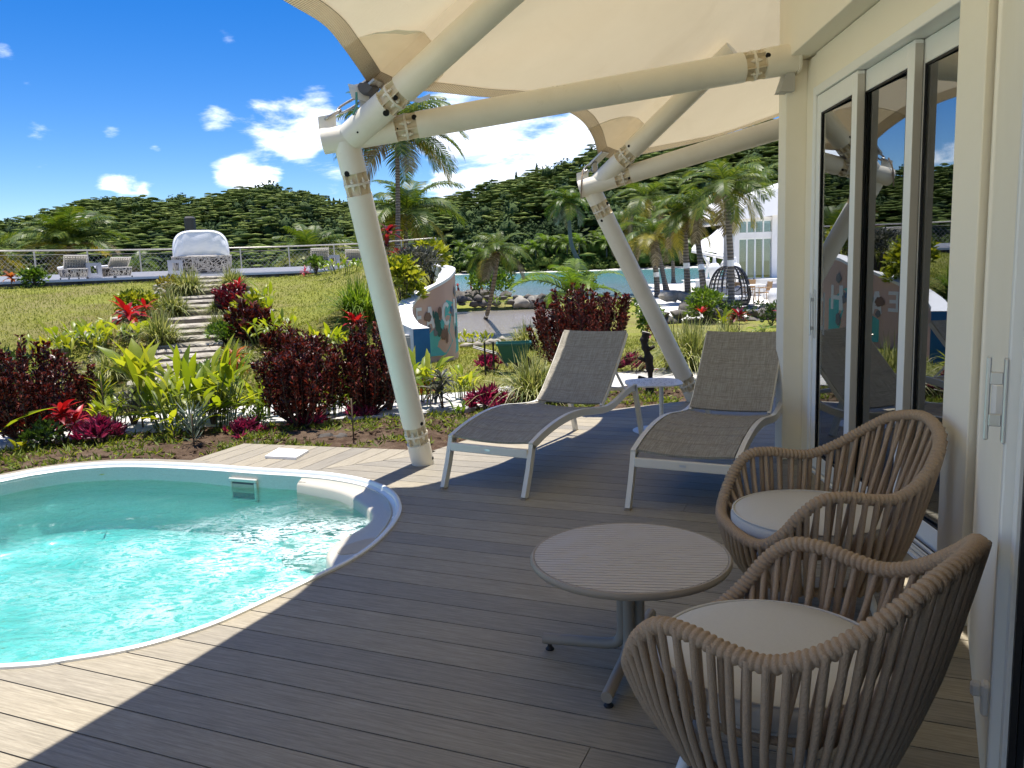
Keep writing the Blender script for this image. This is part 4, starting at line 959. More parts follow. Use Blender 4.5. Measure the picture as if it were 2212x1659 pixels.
    i3 = [i2[-1], V3((3.5, 6.9, 4.6)), V3((3.8, 7.2, 4.6)), V3((4.2, 7.7, 4.5)), V3((4.6, 8.2, 4.4)), V3((5.0, 8.6, 4.3)), V3((5.5, 9.0, 4.2))]
    t = thing('tent_canopy', 'cream tensioned fabric tent roof with scalloped edges over the deck', 'canopy', (0, 4, 3))
    mem = MB(); hem = MB(); stitch = MB(); patch = []; NJ = 26
    for q, (o, i) in enumerate(((o1, i1), (o2, i2), (o3, i3))):
        O = crom(o, 8); I = crom(i, 8); n = len(O); rows = []
        for k in range(n):
            u = k / (n - 1); bow = math.sin(PI * u); r = []
            for j in range(NJ + 1):
                f = j / NJ; p = O[k].lerp(I[k], f); p.z += -.16 * math.sin(PI * f) * bow + .012 * noise.noise(p * 1.2); r.append(p)
            rows.append(r)
        mem.sheet(rows)
        hw = .12; hr = []
        for k in range(n):
            L = (I[k] - O[k]).length; f = hw / L; a = O[k]; b = rows[k][0].lerp(rows[k][1], min(1, f * NJ)) if f * NJ < 1 else rows[k][1].lerp(rows[k][2], f * NJ - 1); hr.append((a + V3((0, 0, -.012)), a.lerp(b, .5) + V3((0, 0, -.010)), b + V3((0, 0, -.006))))
        hem.sheet([[h[0] + V3((0, 0, .02)) for h in hr]] + [[h[c] for h in hr] for c in range(3)])
        for k in range(n - 1):
            for z in range(3):
                f = z / 3; a, b = hr[k][0].lerp(hr[k + 1][0], f), hr[k][2].lerp(hr[k + 1][2], f); dr = (hr[k + 1][0] - hr[k][0]).normalized() * .003
                stitch.add([a - dr + V3((0, 0, -.002)), a + dr + V3((0, 0, -.002)), b + dr + V3((0, 0, -.003)), b - dr + V3((0, 0, -.003))], [(0, 1, 2, 3)])
        for k in range(n - 1):
            a, b = hr[k][2], hr[k + 1][2]; dd = (hr[k][2] - hr[k][0]).normalized() * .004; stitch.add([a + V3((0, 0, -.003)), b + V3((0, 0, -.003)), b - dd + V3((0, 0, -.003)), a - dd + V3((0, 0, -.003))], [(0, 1, 2, 3)])
        # round reinforcement patches in the corners
        for end in ((n - 1,) if q == 0 else ((0, n - 1) if q == 1 else (0,))):
            C = O[end]; pr = []; ks = range(max(0, end - 16), end + 1) if end else range(0, 17)
            for k in ks:
                r = []; 
                for j in range(0, 7):
                    p = rows[k][j] + V3((0, 0, -.007)); v = p - C
                    if v.length > .52: p = C + v * (.52 / v.length)
                    r.append(p)
                pr.append(r)
            patch.append(MB().sheet(pr))
    part('membrane', mem, MT['fabric'], t, True); part('hem', hem, MT['hem'], t, True); part('stitching', stitch, MT['taupe'], t)['kind'] = 'stuff'
    for pm in patch: part('corner_patch', pm, MT['hem'], t, True)
    # clamp plates, chain links, strap
    for F, C, k in ((F1, o1[-1], 0), (F2, o2[-1], 1)):
        mb = MB(); ax = (F['ST'] - F['SB']).normalized(); base = C + Vector((0, 0, -.05)); q = ax.cross(Vector((0, 0, 1))).normalized(); n_ = q.cross(ax)
        mb.box(base, (.20, .13, .022), Matrix(((ax.x, q.x, n_.x), (ax.y, q.y, n_.y), (ax.z, q.z, n_.z))), .004); mb.box(base - Vector((0, 0, .05)) - ax * .05, (.06, .05, .10), None, .006)
        cp = part('corner_clamp', mb, MT['zinc'], t)
        a, b = F['lug'], base - ax * .10; mid = a.lerp(b, .38); mb = MB()
        for p, e, w in ((a, mid, .032), (mid, b, .036)):
            d = (e - p); L = d.length / 2 + .012; d.normalize(); u, w_ = perp(d); sd = u if (p is a) else (u + w_).normalized(); c = p.lerp(e, .5)
            pts = []
            for z in range(20):
                an = 2 * PI * z / 20; pts.append(c + d * (math.copysign(abs(math.cos(an)) ** .55, math.cos(an)) * L) + sd * (math.sin(an) * w))
            mb.tube(pts, .009, 8, closed=True)
        part('chain', mb, MT['zinc'], t, True)
        if k == 0:
            mb = MB(); mb.tube([aty(770, 200, 5.66), aty(770, 232, 5.62), aty(763, 248, 5.60)], .008, 6); part('strap', mb, MT['cart_green'], t)
            fl = MB(); fl.add([C + V3((-.12, -.12, -.03)), C + V3((.02, -.03, -.035)), C + V3((.0, -.05, -.14)), C + V3((-.10, -.12, -.12))], [(0, 1, 2, 3)])
            fl.sheet([[aty(868, 200, 5.9), aty(905, 212, 5.93), aty(930, 202, 5.98)], [aty(872, 216, 5.9), aty(905, 222, 5.92), aty(928, 214, 5.97)]]); part('fabric_flap', fl, MT['hem'], t)
            g = MB(); g.ico(C + V3((-.02, -.02, -.05)), .07, 2, .35, (1.2, 1, .8), 4); part('folded_liner', g, MT['pad_grey'], t)
        else:
            mb = MB(); pts = [F['lug'] + V3((.0, -.04, .03)), F['lug'] + V3((-.02, -.10, -.08)), F['lug'] + V3((-.03, -.11, -.25))]; mb.tube(crom(pts, 5), .007, 6); part('rope_end', mb, MT['rope'], t)
# ------------------------------------------------------------------ furniture on the deck
RAIL = [(.11, .335), (.17, .352), (.3, .387), (.5, .420), (.7, .433), (.9, .424), (1.1, .398), (1.3, .376), (1.45, .379), (1.6, .405), (1.75, .440), (1.88, .458), (1.96, .452)]
def make_lounger(label):
    t = thing('sun_lounger', label, 'sun lounger', (0, 0, 0), 0, 'taupe sling sun loungers on the deck'); hw = .325
    path = crom([Vector((0, s, z)) for s, z in RAIL], 5); rs = [p.y for p in path]; rz_ = [p.z for p in path]
    for sx in (-1, 1):
        X = Vector((sx * hw, 0, 0)); mb = MB(); mb.rail([p + X for p in path], .032, .052, (1, 0, 0)); part('side_rail', mb, MT['beige'], t, 30)
        mb = MB(); mb.rail([X + Vector((0, s, z)) for s, z in ((.0, .008), (.07, .17), (.128, .338))], .032, .048, (1, 0, 0)); l = part('leg', mb, MT['beige'], t)
        mb = MB().box(X + Vector((0, .0, .004)), (.036, .05, .008)); part('foot_cap', mb, MT['taupe'], l)
        mb = MB(); mb.rail([X + Vector((0, s, z)) for s, z in ((1.955, .475), (2.04, .24), (2.12, .008))], .032, .048, (1, 0, 0)); l = part('leg', mb, MT['beige'], t)
        mb = MB().box(X + Vector((0, 2.122, .004)), (.036, .05, .008)); part('foot_cap', mb, MT['taupe'], l)
        bk = [Vector((sx * (hw - .035), s, z)) for s, z in ((1.335, .395), (1.45, .48), (1.60, .625), (1.75, .775), (1.885, .925))]
        mb = MB(); mb.rail(crom(bk, 3), .022, .03, (1, 0, 0)); part('back_frame', mb, MT['beige'], t, 30)
        mb = MB(); mb.rail([Vector((sx * (hw - .06), 1.66, .66)), Vector((sx * (hw - .05), 1.86, .452))], .018, .012, (1, 0, 0)); part('back_stay', mb, MT['alu'], t)
    def bar(name, y, z, h, d): return part(name, MB().box((0, y, z), (2 * hw - .03, d, h), None, .004), MT['beige'], t)
    b = bar('front_bar', .093, .285, .058, .03); part('badge', MB().box((.0, .077, .287), (.042, .003, .014)), MT['chrome'], b)
    bar('cross_bar', 1.32, .355, .03, .03); bar('cross_bar', 1.93, .44, .03, .03)
    def cloth(name, pts, w, sag, seams):
        P = crom(pts, 6); nrm = []; rows = []; n = len(P); th = .010
        for i in range(n):
            tg = (P[min(n - 1, i + 1)] - P[max(0, i - 1)]).normalized(); nrm.append(Vector((1, 0, 0)).cross(tg))
        ln = [0]
        for a, b_ in zip(P, P[1:]): ln.append(ln[-1] + (b_ - a).length)
        for side in (1, -1):
            rows = []
            for i in range(n):
                r = []
                for k in range(9):
                    x = -w / 2 + w * k / 8; d = -sag * (1 - (2 * k / 8 - 1) ** 2)
                    dd = min(abs(ln[i] - q) for q in seams); puff = .006 * (1 - math.exp(-(dd / .03) ** 2)) if side > 0 else 0
                    r.append(P[i] + Vector((x, 0, 0)) + nrm[i] * (d + side * th / 2 + puff))
                rows.append(r)
            mb_ = rows
            if side == 1: top = rows
            else: bot = rows
        mb = MB(); mb.sheet(top); mb.sheet(bot, True)
        for e in (0, 8): mb.sheet([[top[i][e] for i in range(n)], [bot[i][e] for i in range(n)]], e == 8)
        for e in (0, n - 1): mb.sheet([top[e], bot[e]], e == 0)
        o = part(name, mb, MT['sling'], t, 40)
        for q in seams:
            i = min(range(n), key=lambda i: abs(ln[i] - q)); sm = MB(); sm.sheet([[p + nrm[i] * .0012 + (P[min(n - 1, i + 1)] - P[max(0, i - 1)]).normalized() * e for p in top[i]] for e in (-.003, .003)]); part('seam', sm, MT['sling_seam'], o)
        return o
    zz = lambda s_: interp(s_, rs, rz_) + .012
    cloth('seat_sling', [Vector((0, s_, zz(s_))) for s_ in np.linspace(.125, 1.32, 16)], .60, .022, [.16, .33, .5, .82, 1.03])
    cloth('back_sling', [Vector((0, s_, z + .012)) for s_, z in ((1.345, .40), (1.45, .485), (1.60, .63), (1.75, .78), (1.885, .932))], .585, .016, [.14, .30, .46, .60])
    return t
def build_loungers():
    a = atz(*[(1600 + 655 * .7233) / 1.8228, (1200 + 1060 * .7233) / 1.8228]); b = atz((1600 + 195 * .7233) / 1.8228, (1200 + 1000 * .7233) / 1.8228)
    l1 = make_lounger('taupe sling sun lounger half in the sun, nearest the pool and leaning post')
    l2 = copy_tree(l1); l2['label'] = 'taupe sling sun lounger fully in the shade, beside the cream column'
    m = (a + b) / 2; l1.location = (m.x, m.y, 0); l1.rotation_euler = (0, 0, -R(30.5))
    f = atz((1600 + 1200 * .7233) / 1.8228, (1200 + 1115 * .7233) / 1.8228); h = R(27.5); c = f + Vector((math.cos(h), -math.sin(h), 0)) * .335; l2.location = (c.x, c.y, 0); l2.rotation_euler = (0, 0, -h)

def build_side_table():
    lb = atz((1600 + 1378 * .7233) / 1.8228, (1200 + 640 * .7233) / 1.8228); lb = Vector((1.33, 7.25, 0))
    c = aty((1600 + 1345 * .7233) / 1.8228, (1200 + 420 * .7233) / 1.8228, 7.2); zt = c.z
    t = thing('side_table', 'small white side table with a perforated top between the two sun loungers', 'side table', (c.x + .06, c.y, 0)); o = Vector((c.x, c.y, 0))
    r0 = .245; mb = MB(); ol = []
    for k in range(48):
        a = 2 * PI * k / 48; q = 3.2; r = r0 / ((abs(math.cos(a)) ** q + abs(math.sin(a)) ** q) ** (1 / q)); ol.append((c.x + r * math.cos(a) * 1.02, c.y + r * math.sin(a)))
    rr = random.Random(3)
    mb.prism(ol, zt - .012, zt); top = part('table_top', mb, MT['plastic'], t); 
    hb = MB()
    for k in range(150):
        a = rr.uniform(0, 2 * PI); r = r0 * .86 * math.sqrt(rr.random()); p = (c.x + r * math.cos(a), c.y + r * math.sin(a)); s_ = rr.uniform(.004, .009); an = rr.uniform(0, 3)
        hb.add([(p[0] + s_ * math.cos(an + i * 2.09), p[1] + s_ * math.sin(an + i * 2.09), zt + .0012) for i in range(3)], [(0, 1, 2)])
    h = part('perforations', hb, MT['pad_grey'], top); h['kind'] = 'stuff'
    mb = MB(); mb.tube([(c.x + .07, c.y, .012), (c.x + .07, c.y, zt - .012)], .02, 14); part('column', mb, MT['plastic'], t, 40)
    mb = MB(); mb.lathe([(.0, .0), (.21, .0), (.21, .008), (.05, .014), (.0, .014)], 36, (c.x + .02, c.y, 0)); part('base', mb, MT['plastic'], t, 30)

def build_coffee_table():
    c = Vector((.425, 2.955, 0)); zt = .437; r = .378
    t = thing('coffee_table', 'round taupe coffee table with a slatted top on a four footed base', 'table', tuple(c)); an = R(-9)
    F = Frame(an); n = 30; w = 2 * (r - .012) / n
    part('top_plate', MB().lathe([(.0, zt - .022), (r - .02, zt - .022), (r - .01, zt - .006), (.0, zt - .006)], 56, c), MT['joist'], t)
    pr = [(r - .014, zt - .026), (r - .004, zt - .026), (r + .001, zt - .018), (r + .001, zt - .008), (r - .004, zt), (r - .010, zt + .001), (r - .013, zt - .001), (r - .014, zt - .008)]
    mb = MB(); seg = 72; vs = []
    mb.lathe(pr + [pr[0]], seg, c, cap=False); part('rim', mb, MT['taupe'], t, 45)
    for k in range(n):
        v0 = -(r - .0145) + (2 * (r - .0145)) * k / n + .0021; v1 = -(r - .0145) + (2 * (r - .0145)) * (k + 1) / n - .0021; R2 = r - .0145; poly = []
        for v in np.linspace(v0, v1, 4): poly.append((math.sqrt(max(0, R2 * R2 - v * v)), v))
        poly = poly + [(-u, v) for u, v in poly[::-1]]
        if poly[0][0] < .01 and poly[3][0] < .01: continue
        mb = MB(); mb.prism([tuple((F.xy(u, v) + c)[:2]) for u, v in poly], zt - .007, zt + .0005); part('slat', mb, MT['slat'], t)
    dirs = [atz(1158, 1398) - c, atz(1303, 1548) - c]
    angs = [math.atan2(dirs[0].y, dirs[0].x), math.atan2(dirs[1].y, dirs[1].x)]; angs += [angs[0] + PI, angs[1] + PI]
    for a in angs:
        d = Vector((math.cos(a), math.sin(a), 0)); p = [c + d * .033 + Vector((0, 0, zt - .024)), c + d * .033 + Vector((0, 0, .15)), c + d * .037 + Vector((0, 0, .105)), c + d * .055 + Vector((0, 0, .075)), c + d * .095 + Vector((0, 0, .062)), c + d * .36 + Vector((0, 0, .044))]
        pts = [p[0], p[0].lerp(p[1], .5)] + crom(p[1:5], 4) + [p[5]]
        mb = MB(); mb.tube(pts, .0215, 16); l = part('leg', mb, MT['taupe'], t, 40)
        g = c + d * .335; mb = MB(); mb.lathe([(.017, .0), (.018, .004), (.009, .014), (.008, .028)], 14, g); part('glide', mb, MT['glide'], l)
    part('hub', MB().lathe([(.0, .055), (.03, .055), (.03, .30), (.0, .30)], 16, c), MT['taupe'], t, 40)
    part('bolt', MB().lathe([(.007, 0), (.007, .004)], 10, c + Vector((-.04, -.0565, zt - .05)), Matrix.Rotation(PI / 2, 3, 'X')), MT['glide'], t)

RIMP = [(0, .300, .375), (.13, .295, .378), (.225, .268, .395), (.285, .228, .455), (.318, .178, .540), (.334, .115, .598), (.340, .030, .606), (.338, -.06, .590), (.328, -.15, .588), (.300, -.245, .635), (.240, -.335, .715), (.150, -.395, .785), (0, -.425, .815)]
def make_chair(label):
    t = thing('rope_armchair', label, 'armchair', (0, 0, 0), 0, 'round rope armchairs by the coffee table')
    ctl = [Vector(p) for p in RIMP] + [Vector((-p[0], p[1], p[2])) for p in RIMP[-2:0:-1]]
    raw = crom(ctl, 10, True); ln = [0]
    for i in range(len(raw)): ln.append(ln[-1] + (raw[(i + 1) % len(raw)] - raw[i]).length)
    TL = ln[-1]
    def at(d):
        d %= TL; j = int(np.searchsorted(ln, d, 'right')) - 1; f = (d - ln[j]) / max(1e-9, ln[j + 1] - ln[j]); return raw[j % len(raw)].lerp(raw[(j + 1) % len(raw)], f)
    # rim: a steel ring closely wound with thick rope
    coils = int(TL / .0165); per = 8; n = coils * per; seg = 10; mb = MB(); vs = []
    cen = Vector((0, -.03, .45))
    for i in range(n):
        d = TL * i / n; p = at(d); tg = (at(d + .004) - at(d - .004)).normalized(); out = (p - cen); out = (out - tg * out.dot(tg)).normalized(); bn = tg.cross(out)
        for k in range(seg):
            a = 2 * PI * k / seg; ph = (i % per) / per + .16 * math.sin(a + .6); rr = .0172 + .0062 * abs(math.sin(PI * ph)) ** .7
            vs.append(p + out * (math.cos(a) * rr) + bn * (math.sin(a) * rr))
    fs = [(i * seg + k, i * seg + (k + 1) % seg, ((i + 1) % n) * seg + (k + 1) % seg, ((i + 1) % n) * seg + k) for i in range(n) for k in range(seg)]
    mb.add(vs, fs); part('rim_wrap', mb, MT['rope'], t, True)
    # lower ring, seat ring
    def ring(rx, ry, z, y0=0.0): return [Vector((rx * math.cos(a), y0 + ry * math.sin(a), z)) for a in np.linspace(0, 2 * PI, 41)[:-1]]
    lo = ring(.245, .245, .190, -.01); st = ring(.262, .265, .345, 0)
    for nm, rg, q in (('base_ring', lo, .016), ('seat_ring', st, .013)):
        mb = MB(); m = 160; vs = []; pts = []
        for i in range(m):
            f = i / m * len(rg); j = int(f); pts.append(rg[j].lerp(rg[(j + 1) % len(rg)], f - j))
        mb.tube(pts, lambda u: q + .0045 * abs(math.sin(u * PI * 46)), 8, closed=True); part(nm, mb, MT['rope'], t, True)
    rr = random.Random(11); N = 66
    def strand(d, ringpts, dz, inward, rad=.0068, fr=.0):
        p = at(d); tg = (at(d + .01) - at(d - .01)).normalized(); a = math.atan2(p.y + .02, p.x) + fr
        rx, ry, z, y0 = ringpts; q = Vector((rx * math.cos(a), y0 + ry * math.sin(a), z + dz))
        o = Vector((p.x, p.y + .03, 0)).normalized(); s0 = p + o * (.014 - inward) + Vector((0, 0, .006)); s1 = p + o * (.012 - inward) - Vector((0, 0, .022))
        e = q + o * .012; mid = s1.lerp(e, .55) + o * (.016 if inward < .01 else .004); mb = MB(); mb.tube(crom([s0, s1, mid, e, e - o * .014 - Vector((0, 0, .012))], 3), rad, 7); part('rope', mb, MT['rope'], t, True)
    for i in range(N):
        d = TL * (i + .5) / N + rr.uniform(-.002, .002); p = at(d); strand(d, (.252, .252, .190, -.01), 0, .0, .0098, rr.uniform(-.02, .02))
    for i in range(46):
        d = TL * (i + .25) / 46; p = at(d)
        if p.z < .43: continue
        strand(d, (.262, .265, .345, 0), 0, .018, .0086, rr.uniform(-.03, .03))
    # seat deck, cushion with piping
    part('seat_deck', MB().lathe([(0, .330), (.255, .330), (.255, .350), (0, .350)], 40), MT['taupe'], t)
    pf = [(0, .356), (.24, .356), (.272, .360), (.286, .378), (.287, .418), (.280, .432), (.266, .440), (.20, .450), (.10, .454), (0, .455)]
    mb = MB(); seg = 56; vs = []
    for r, z in pf:
        for k in range(seg):
            a = 2 * PI * k / seg; vs.append((r * math.cos(a), .005 + r * math.sin(a) * 1.0, z + .003 * noise.noise(Vector((r * math.cos(a) * 7, r * math.sin(a) * 7, z)))))
    mb.add(vs, [(i * seg + k, i * seg + (k + 1) % seg, (i + 1) * seg + (k + 1) % seg, (i + 1) * seg + k) for i in range(len(pf) - 1) for k in range(seg)])
    cu = part('cushion', mb, MT['cushion'], t, 60)
    for z, r in ((.436, .2785), (.363, .277)):
        mb = MB(); mb.tube([(r * math.cos(a), .005 + r * math.sin(a), z) for a in np.linspace(0, 2 * PI, 57)[:-1]], .0048, 6, closed=True); part('piping', mb, MT['cushion'], cu, True)
    for k in range(4):
        a = PI / 4 + k * PI / 2; d = Vector((math.cos(a), math.sin(a), 0)); mb = MB(); mb.tube([d * .150 + Vector((0, 0, .33)), d * .262 + Vector((0, 0, .004))], lambda u: .019 - .006 * u, 14); l = part('leg', mb, MT['white_leg'], t, 40)
        part('foot_cap', MB().lathe([(.0125, 0), (.0125, .006)], 12, d * .262), MT['glide'], l)
    mb = MB()
    for a in (PI / 4, 3 * PI / 4): d = Vector((math.cos(a), math.sin(a), 0)); mb.tube([d * .2 + Vector((0, 0, .315)), d * -.2 + Vector((0, 0, .315))], .012, 8)
    part('leg_brace', mb, MT['white_leg'], t)
    return t
def build_chairs():
    a = make_chair('brown rope armchair with pale cushion in the right foreground, its back towards the camera')
    b = copy_tree(a); b['label'] = 'brown rope armchair with pale cushion farther back, in front of the glass doors'
    a.location = (.715, 2.15, 0); a.rotation_euler = (0, 0, R(136 - 90)); b.location = (1.265, 3.36, 0); b.rotation_euler = (0, 0, R(184 - 90)); a.scale = b.scale = (1.14, 1.14, 1.03)
# ------------------------------------------------------------------ plants
LM = {}
def leaf_mesh(key, L, W, arch, fold, m, seg=5, stalk=.12, wave=0.0, shape=.8):
    """one strap or blade leaf growing along +Y, folded along its midrib"""
    if key in LM: return LM[key]
    mb = MB(); vs = []; n = seg
    y = z = 0.0; a = 0.0; st = L / n; pts = [(0, 0)]
    for i in range(n):
        a = -arch * ((i + .5) / n) ** 1.2; y += st * math.cos(a); z += st * math.sin(a); pts.append((y, z))
    for i, (y, z) in enumerate(pts):
        t = i / n; w = W / 2 * (math.sin(PI * min(1, max(0.0, (t - stalk) / (1 - stalk))) ** shape) if t > stalk else 0) + .004 * (1 - t)
        h = w * fold; q = wave * math.sin(t * 14)
        vs += [(-w, y, z + h + q * w), (0, y, z), (w, y, z + h - q * w)]
    mb.add(vs, [f for i in range(n) for f in ((i * 3, i * 3 + 1, i * 3 + 4, i * 3 + 3), (i * 3 + 1, i * 3 + 2, i * 3 + 5, i * 3 + 4))])
    LM[key] = mesh('leaf', mb, m, True); return LM[key]
def np_leaves(P, D, L, W, fold=.25, r=rng):
    n = len(P); D = D / np.linalg.norm(D, axis=1, keepdims=True); rv = r.normal(size=(n, 3)); rv[:, 2] += .8
    S_ = np.cross(D, rv); S_ /= np.linalg.norm(S_, axis=1, keepdims=True); N = np.cross(S_, D); L = np.broadcast_to(L, (n,))[:, None]; W = np.broadcast_to(W, (n,))[:, None]
    mid = P + D * L * .48; a = mid + S_ * W / 2 + N * W * fold; b = mid - S_ * W / 2 + N * W * fold; tip = P + D * L - N * L * .08
    V = np.stack([P, a, tip, b], 1).reshape(-1, 3); k = np.arange(n)[:, None] * 4
    T = np.concatenate([k + np.array([[0, 1, 2]]), k + np.array([[0, 2, 3]])], 1).reshape(-1, 3); return V, T
def plant_obj(t, name, V, T, m):
    o = link(bpy.data.objects.new(name, np_mesh(name, V, T, m))); o.parent = t; return o
def spike_shrub(label, P, h, rad, m, ns=16, per=90, L=.044, W=.027, group='copper leaved shrubs', name='copper_shrub', cat='shrub', seed=1, stemh=.2, up=1.0, thick=.05):
    """upright shrub of leafy spikes"""
    r = np.random.default_rng(seed); t = thing(name, label, cat, tuple(P), 0, group); mb = MB(); PP, DD_ = [], []
    for i in range(ns):
        a = 2 * PI * (i * .618 + r.uniform(0, .15)); rr = rad * math.sqrt((i + .5) / ns); hh = h * r.uniform(.60, 1.05) * (1 - .25 * (rr / rad) ** 2)
        base = np.array([r.uniform(-.05, .05), r.uniform(-.05, .05), 0]); tip = np.array([rr * math.cos(a), rr * math.sin(a), hh]); kn = np.array([tip[0] * .75, tip[1] * .75, hh * r.uniform(.3, .42)])
        path = crom([base, base * .5 + kn * .5 + np.array([0, 0, -.02]), kn, kn * .4 + tip * .6, tip], 3); mb.tube(path, lambda u: .011 * (1 - .7 * u), 5)
        pa = np.array([tuple(p) for p in path]); s = r.uniform(0, 1, per) ** .85; s = .22 + .80 * s; f = np.clip(s * (len(pa) - 1), 0, len(pa) - 1.001); j = f.astype(int); c = pa[j] + (pa[j + 1] - pa[j]) * (f - j)[:, None]
        tg = pa[j + 1] - pa[j]; tg /= np.linalg.norm(tg, axis=1, keepdims=True); o = r.normal(size=(per, 3)); o -= tg * np.sum(o * tg, 1, keepdims=True); o /= np.linalg.norm(o, axis=1, keepdims=True)
        PP.append(c + o * (thick * (1 - .55 * s) * r.uniform(.2, 1.0, per))[:, None]); DD_.append(o * .9 + tg * up + np.array([0, 0, -.1]))
    for i in range(3):
        pass
    part('stems', mb, MT['stem'], t, True, True)['kind'] = 'stuff'; PP = np.concatenate(PP); DD_ = np.concatenate(DD_)
    keep = PP[:, 2] > stemh * h * r.uniform(.4, 1.2, len(PP)); PP, DD_ = PP[keep], DD_[keep]
    V, T = np_leaves(PP, DD_, L * r.uniform(.7, 1.3, len(PP)), W * r.uniform(.7, 1.3, len(PP)), r=r); plant_obj(t, 'foliage', V, T, m); return t
def round_shrub(label, P, h, rad, m, n=900, L=.07, W=.04, group='rounded garden shrubs', name='garden_shrub', seed=1, lobes=9, cat='shrub', flat=1.0):
    r = np.random.default_rng(seed); t = thing(name, label, cat, tuple(P), 0, group); mb = MB(); PP, DD_ = [], []
    for i in range(lobes):
        a = r.uniform(0, 2 * PI); q = rad * .62 * math.sqrt(r.random()); c = np.array([q * math.cos(a), q * math.sin(a), h * r.uniform(.30, .80)]); lr = rad * r.uniform(.38, .58)
        d = r.normal(size=(n // lobes, 3)); d /= np.linalg.norm(d, axis=1, keepdims=True); d[:, 2] = np.where(d[:, 2] < -.4, -d[:, 2], d[:, 2])
        PP.append(c + d * (lr * r.uniform(.55, 1.05, len(d)))[:, None] * np.array([1, 1, flat])); DD_.append(d + r.normal(size=d.shape) * .5 + np.array([0, 0, .25]))
        mb.tube(crom([(0, 0, 0), (c[0] * .4, c[1] * .4, c[2] * .5), tuple(c)], 3), lambda u: .014 * (1 - .6 * u), 5)
    part('stems', mb, MT['stem'], t, True, True)['kind'] = 'stuff'; PP = np.concatenate(PP); DD_ = np.concatenate(DD_)
    V, T = np_leaves(PP, DD_, L * r.uniform(.6, 1.3, len(PP)), W * r.uniform(.6, 1.3, len(PP)), r=r); plant_obj(t, 'foliage', V, T, m); return t
def grass_clump(label, P, h, rad, m, n=260, w=.010, seed=1, group='variegated grass clumps', name='grass_clump', droop=1.75):
    r = np.random.default_rng(seed); k = 5; az = r.uniform(0, 2 * PI, n); L = h * r.uniform(.75, 1.35, n); lean = r.uniform(.06, 1.15, n) * min(1.15, .35 + rad / h) ; V = np.zeros((n, k, 2, 3)); s = np.linspace(0, 1, k)
    bx = r.normal(0, rad * .16, n); by = r.normal(0, rad * .16, n)
    for i, t_ in enumerate(s):
        out = lean * L * (t_ ** 1.3); z = L * (t_ - droop * .42 * lean * t_ ** 2.4); wd = w * (1 - t_ ** 2 * .92) / 2
        x = bx + out * np.cos(az); y = by + out * np.sin(az); V[:, i, 0] = np.stack([x - np.sin(az) * wd, y + np.cos(az) * wd, z], 1); V[:, i, 1] = np.stack([x + np.sin(az) * wd, y - np.cos(az) * wd, z], 1)
    b = (np.arange(n) * k * 2)[:, None, None]; q = np.array([[i * 2, i * 2 + 1, i * 2 + 3, i * 2 + 2] for i in range(k - 1)])[None]; Q = (b + q).reshape(-1, 4)
    o = link(bpy.data.objects.new(name, np_mesh(name, V.reshape(-1, 3), Q, m, True))); o.location = P; return tag(o, label, 'ornamental grass', group)
def rosette(t, meshes, n, z, r, e0=1.25, e1=-.1, sc=(.8, 1.1), tilt=.15, loc=(0, 0)):
    for i in range(n):
        f = (i + .5) / n; e = e1 + (e0 - e1) * f ** .8 + r.uniform(-tilt, tilt); inst('leaf', r.choice(meshes), t, (loc[0], loc[1], z + .05 * f), (e, r.uniform(-.25, .25), i * 2.39996 + r.uniform(-.25, .25)), r.uniform(*sc))
def ti_plant(label, P, h, L, W, mk, n=16, group='ti plants', name='ti_plant', seed=1, lean=(0, 0), heads=1, e0=1.25, e1=-.15, arch=.75):
    r = random.Random(seed); t = thing(name, label, 'ti plant', tuple(P), r.uniform(0, 6), group); ms = [leaf_mesh((mk, round(L, 2), round(W, 3), k, arch), L * (1 - .12 * k), W * (1 + .1 * k), arch * (1 + .35 * k), .30, MT[mk], 4, .10, .12) for k in range(3)]; mb = MB()
    for q in range(heads):
        dx, dy = (lean if q == 0 else (lean[0] + r.uniform(-.14, .14), lean[1] + r.uniform(-.14, .14))); hh = h * (1 if q == 0 else r.uniform(.55, .9))
        mb.tube(crom([(0, 0, 0), (dx * .3, dy * .3, hh * .5), (dx, dy, hh + .04)], 4), lambda u: .011 * (1 - .3 * u), 6); rosette(t, ms, n if q == 0 else max(6, n * 2 // 3), hh, r, e0, e1, loc=(dx, dy))
    part('stem', mb, MT['stem'], t, True, True); return t
def canna_clump(label, P, h, rad, mk, ns=14, L=.34, W=.085, group='broad leaved ginger clumps', name='ginger_clump', seed=1, per=2, e=(1.05, 1.5), cat='leafy plant'):
    r = random.Random(seed); t = thing(name, label, cat, tuple(P), 0, group); ms = [leaf_mesh((mk, round(L, 2), round(W, 3), k, 'c'), L * (1 - .15 * k), W * (1 + .12 * k), .45 + .35 * k, .35, MT[mk], 5, .16, .05, .9) for k in range(3)]; mb = MB()
    for i in range(ns):
        a = r.uniform(0, 2 * PI); q = rad * math.sqrt(r.random()); x, y = q * math.cos(a), q * math.sin(a); hh = max(.02, (h - L * .75) * r.uniform(.6, 1.05)); dx, dy = x * .35, y * .35
        mb.tube([(x, y, 0), (x + dx * .4, y + dy * .4, hh * .6), (x + dx, y + dy, hh + .02)], .006, 5)
        for k in range(per):
            az = math.atan2(y, x) - PI / 2 + r.uniform(-1.4, 1.4) + k * PI; inst('leaf', r.choice(ms), t, (x + dx * (1 - .25 * k), y + dy * (1 - .25 * k), hh * (1 - .3 * k)), (r.uniform(*e) - .35 * k, r.uniform(-.3, .3), az), r.uniform(.75, 1.1))
    part('stems', mb, MT['stem_green'], t, True, True)['kind'] = 'stuff'; return t
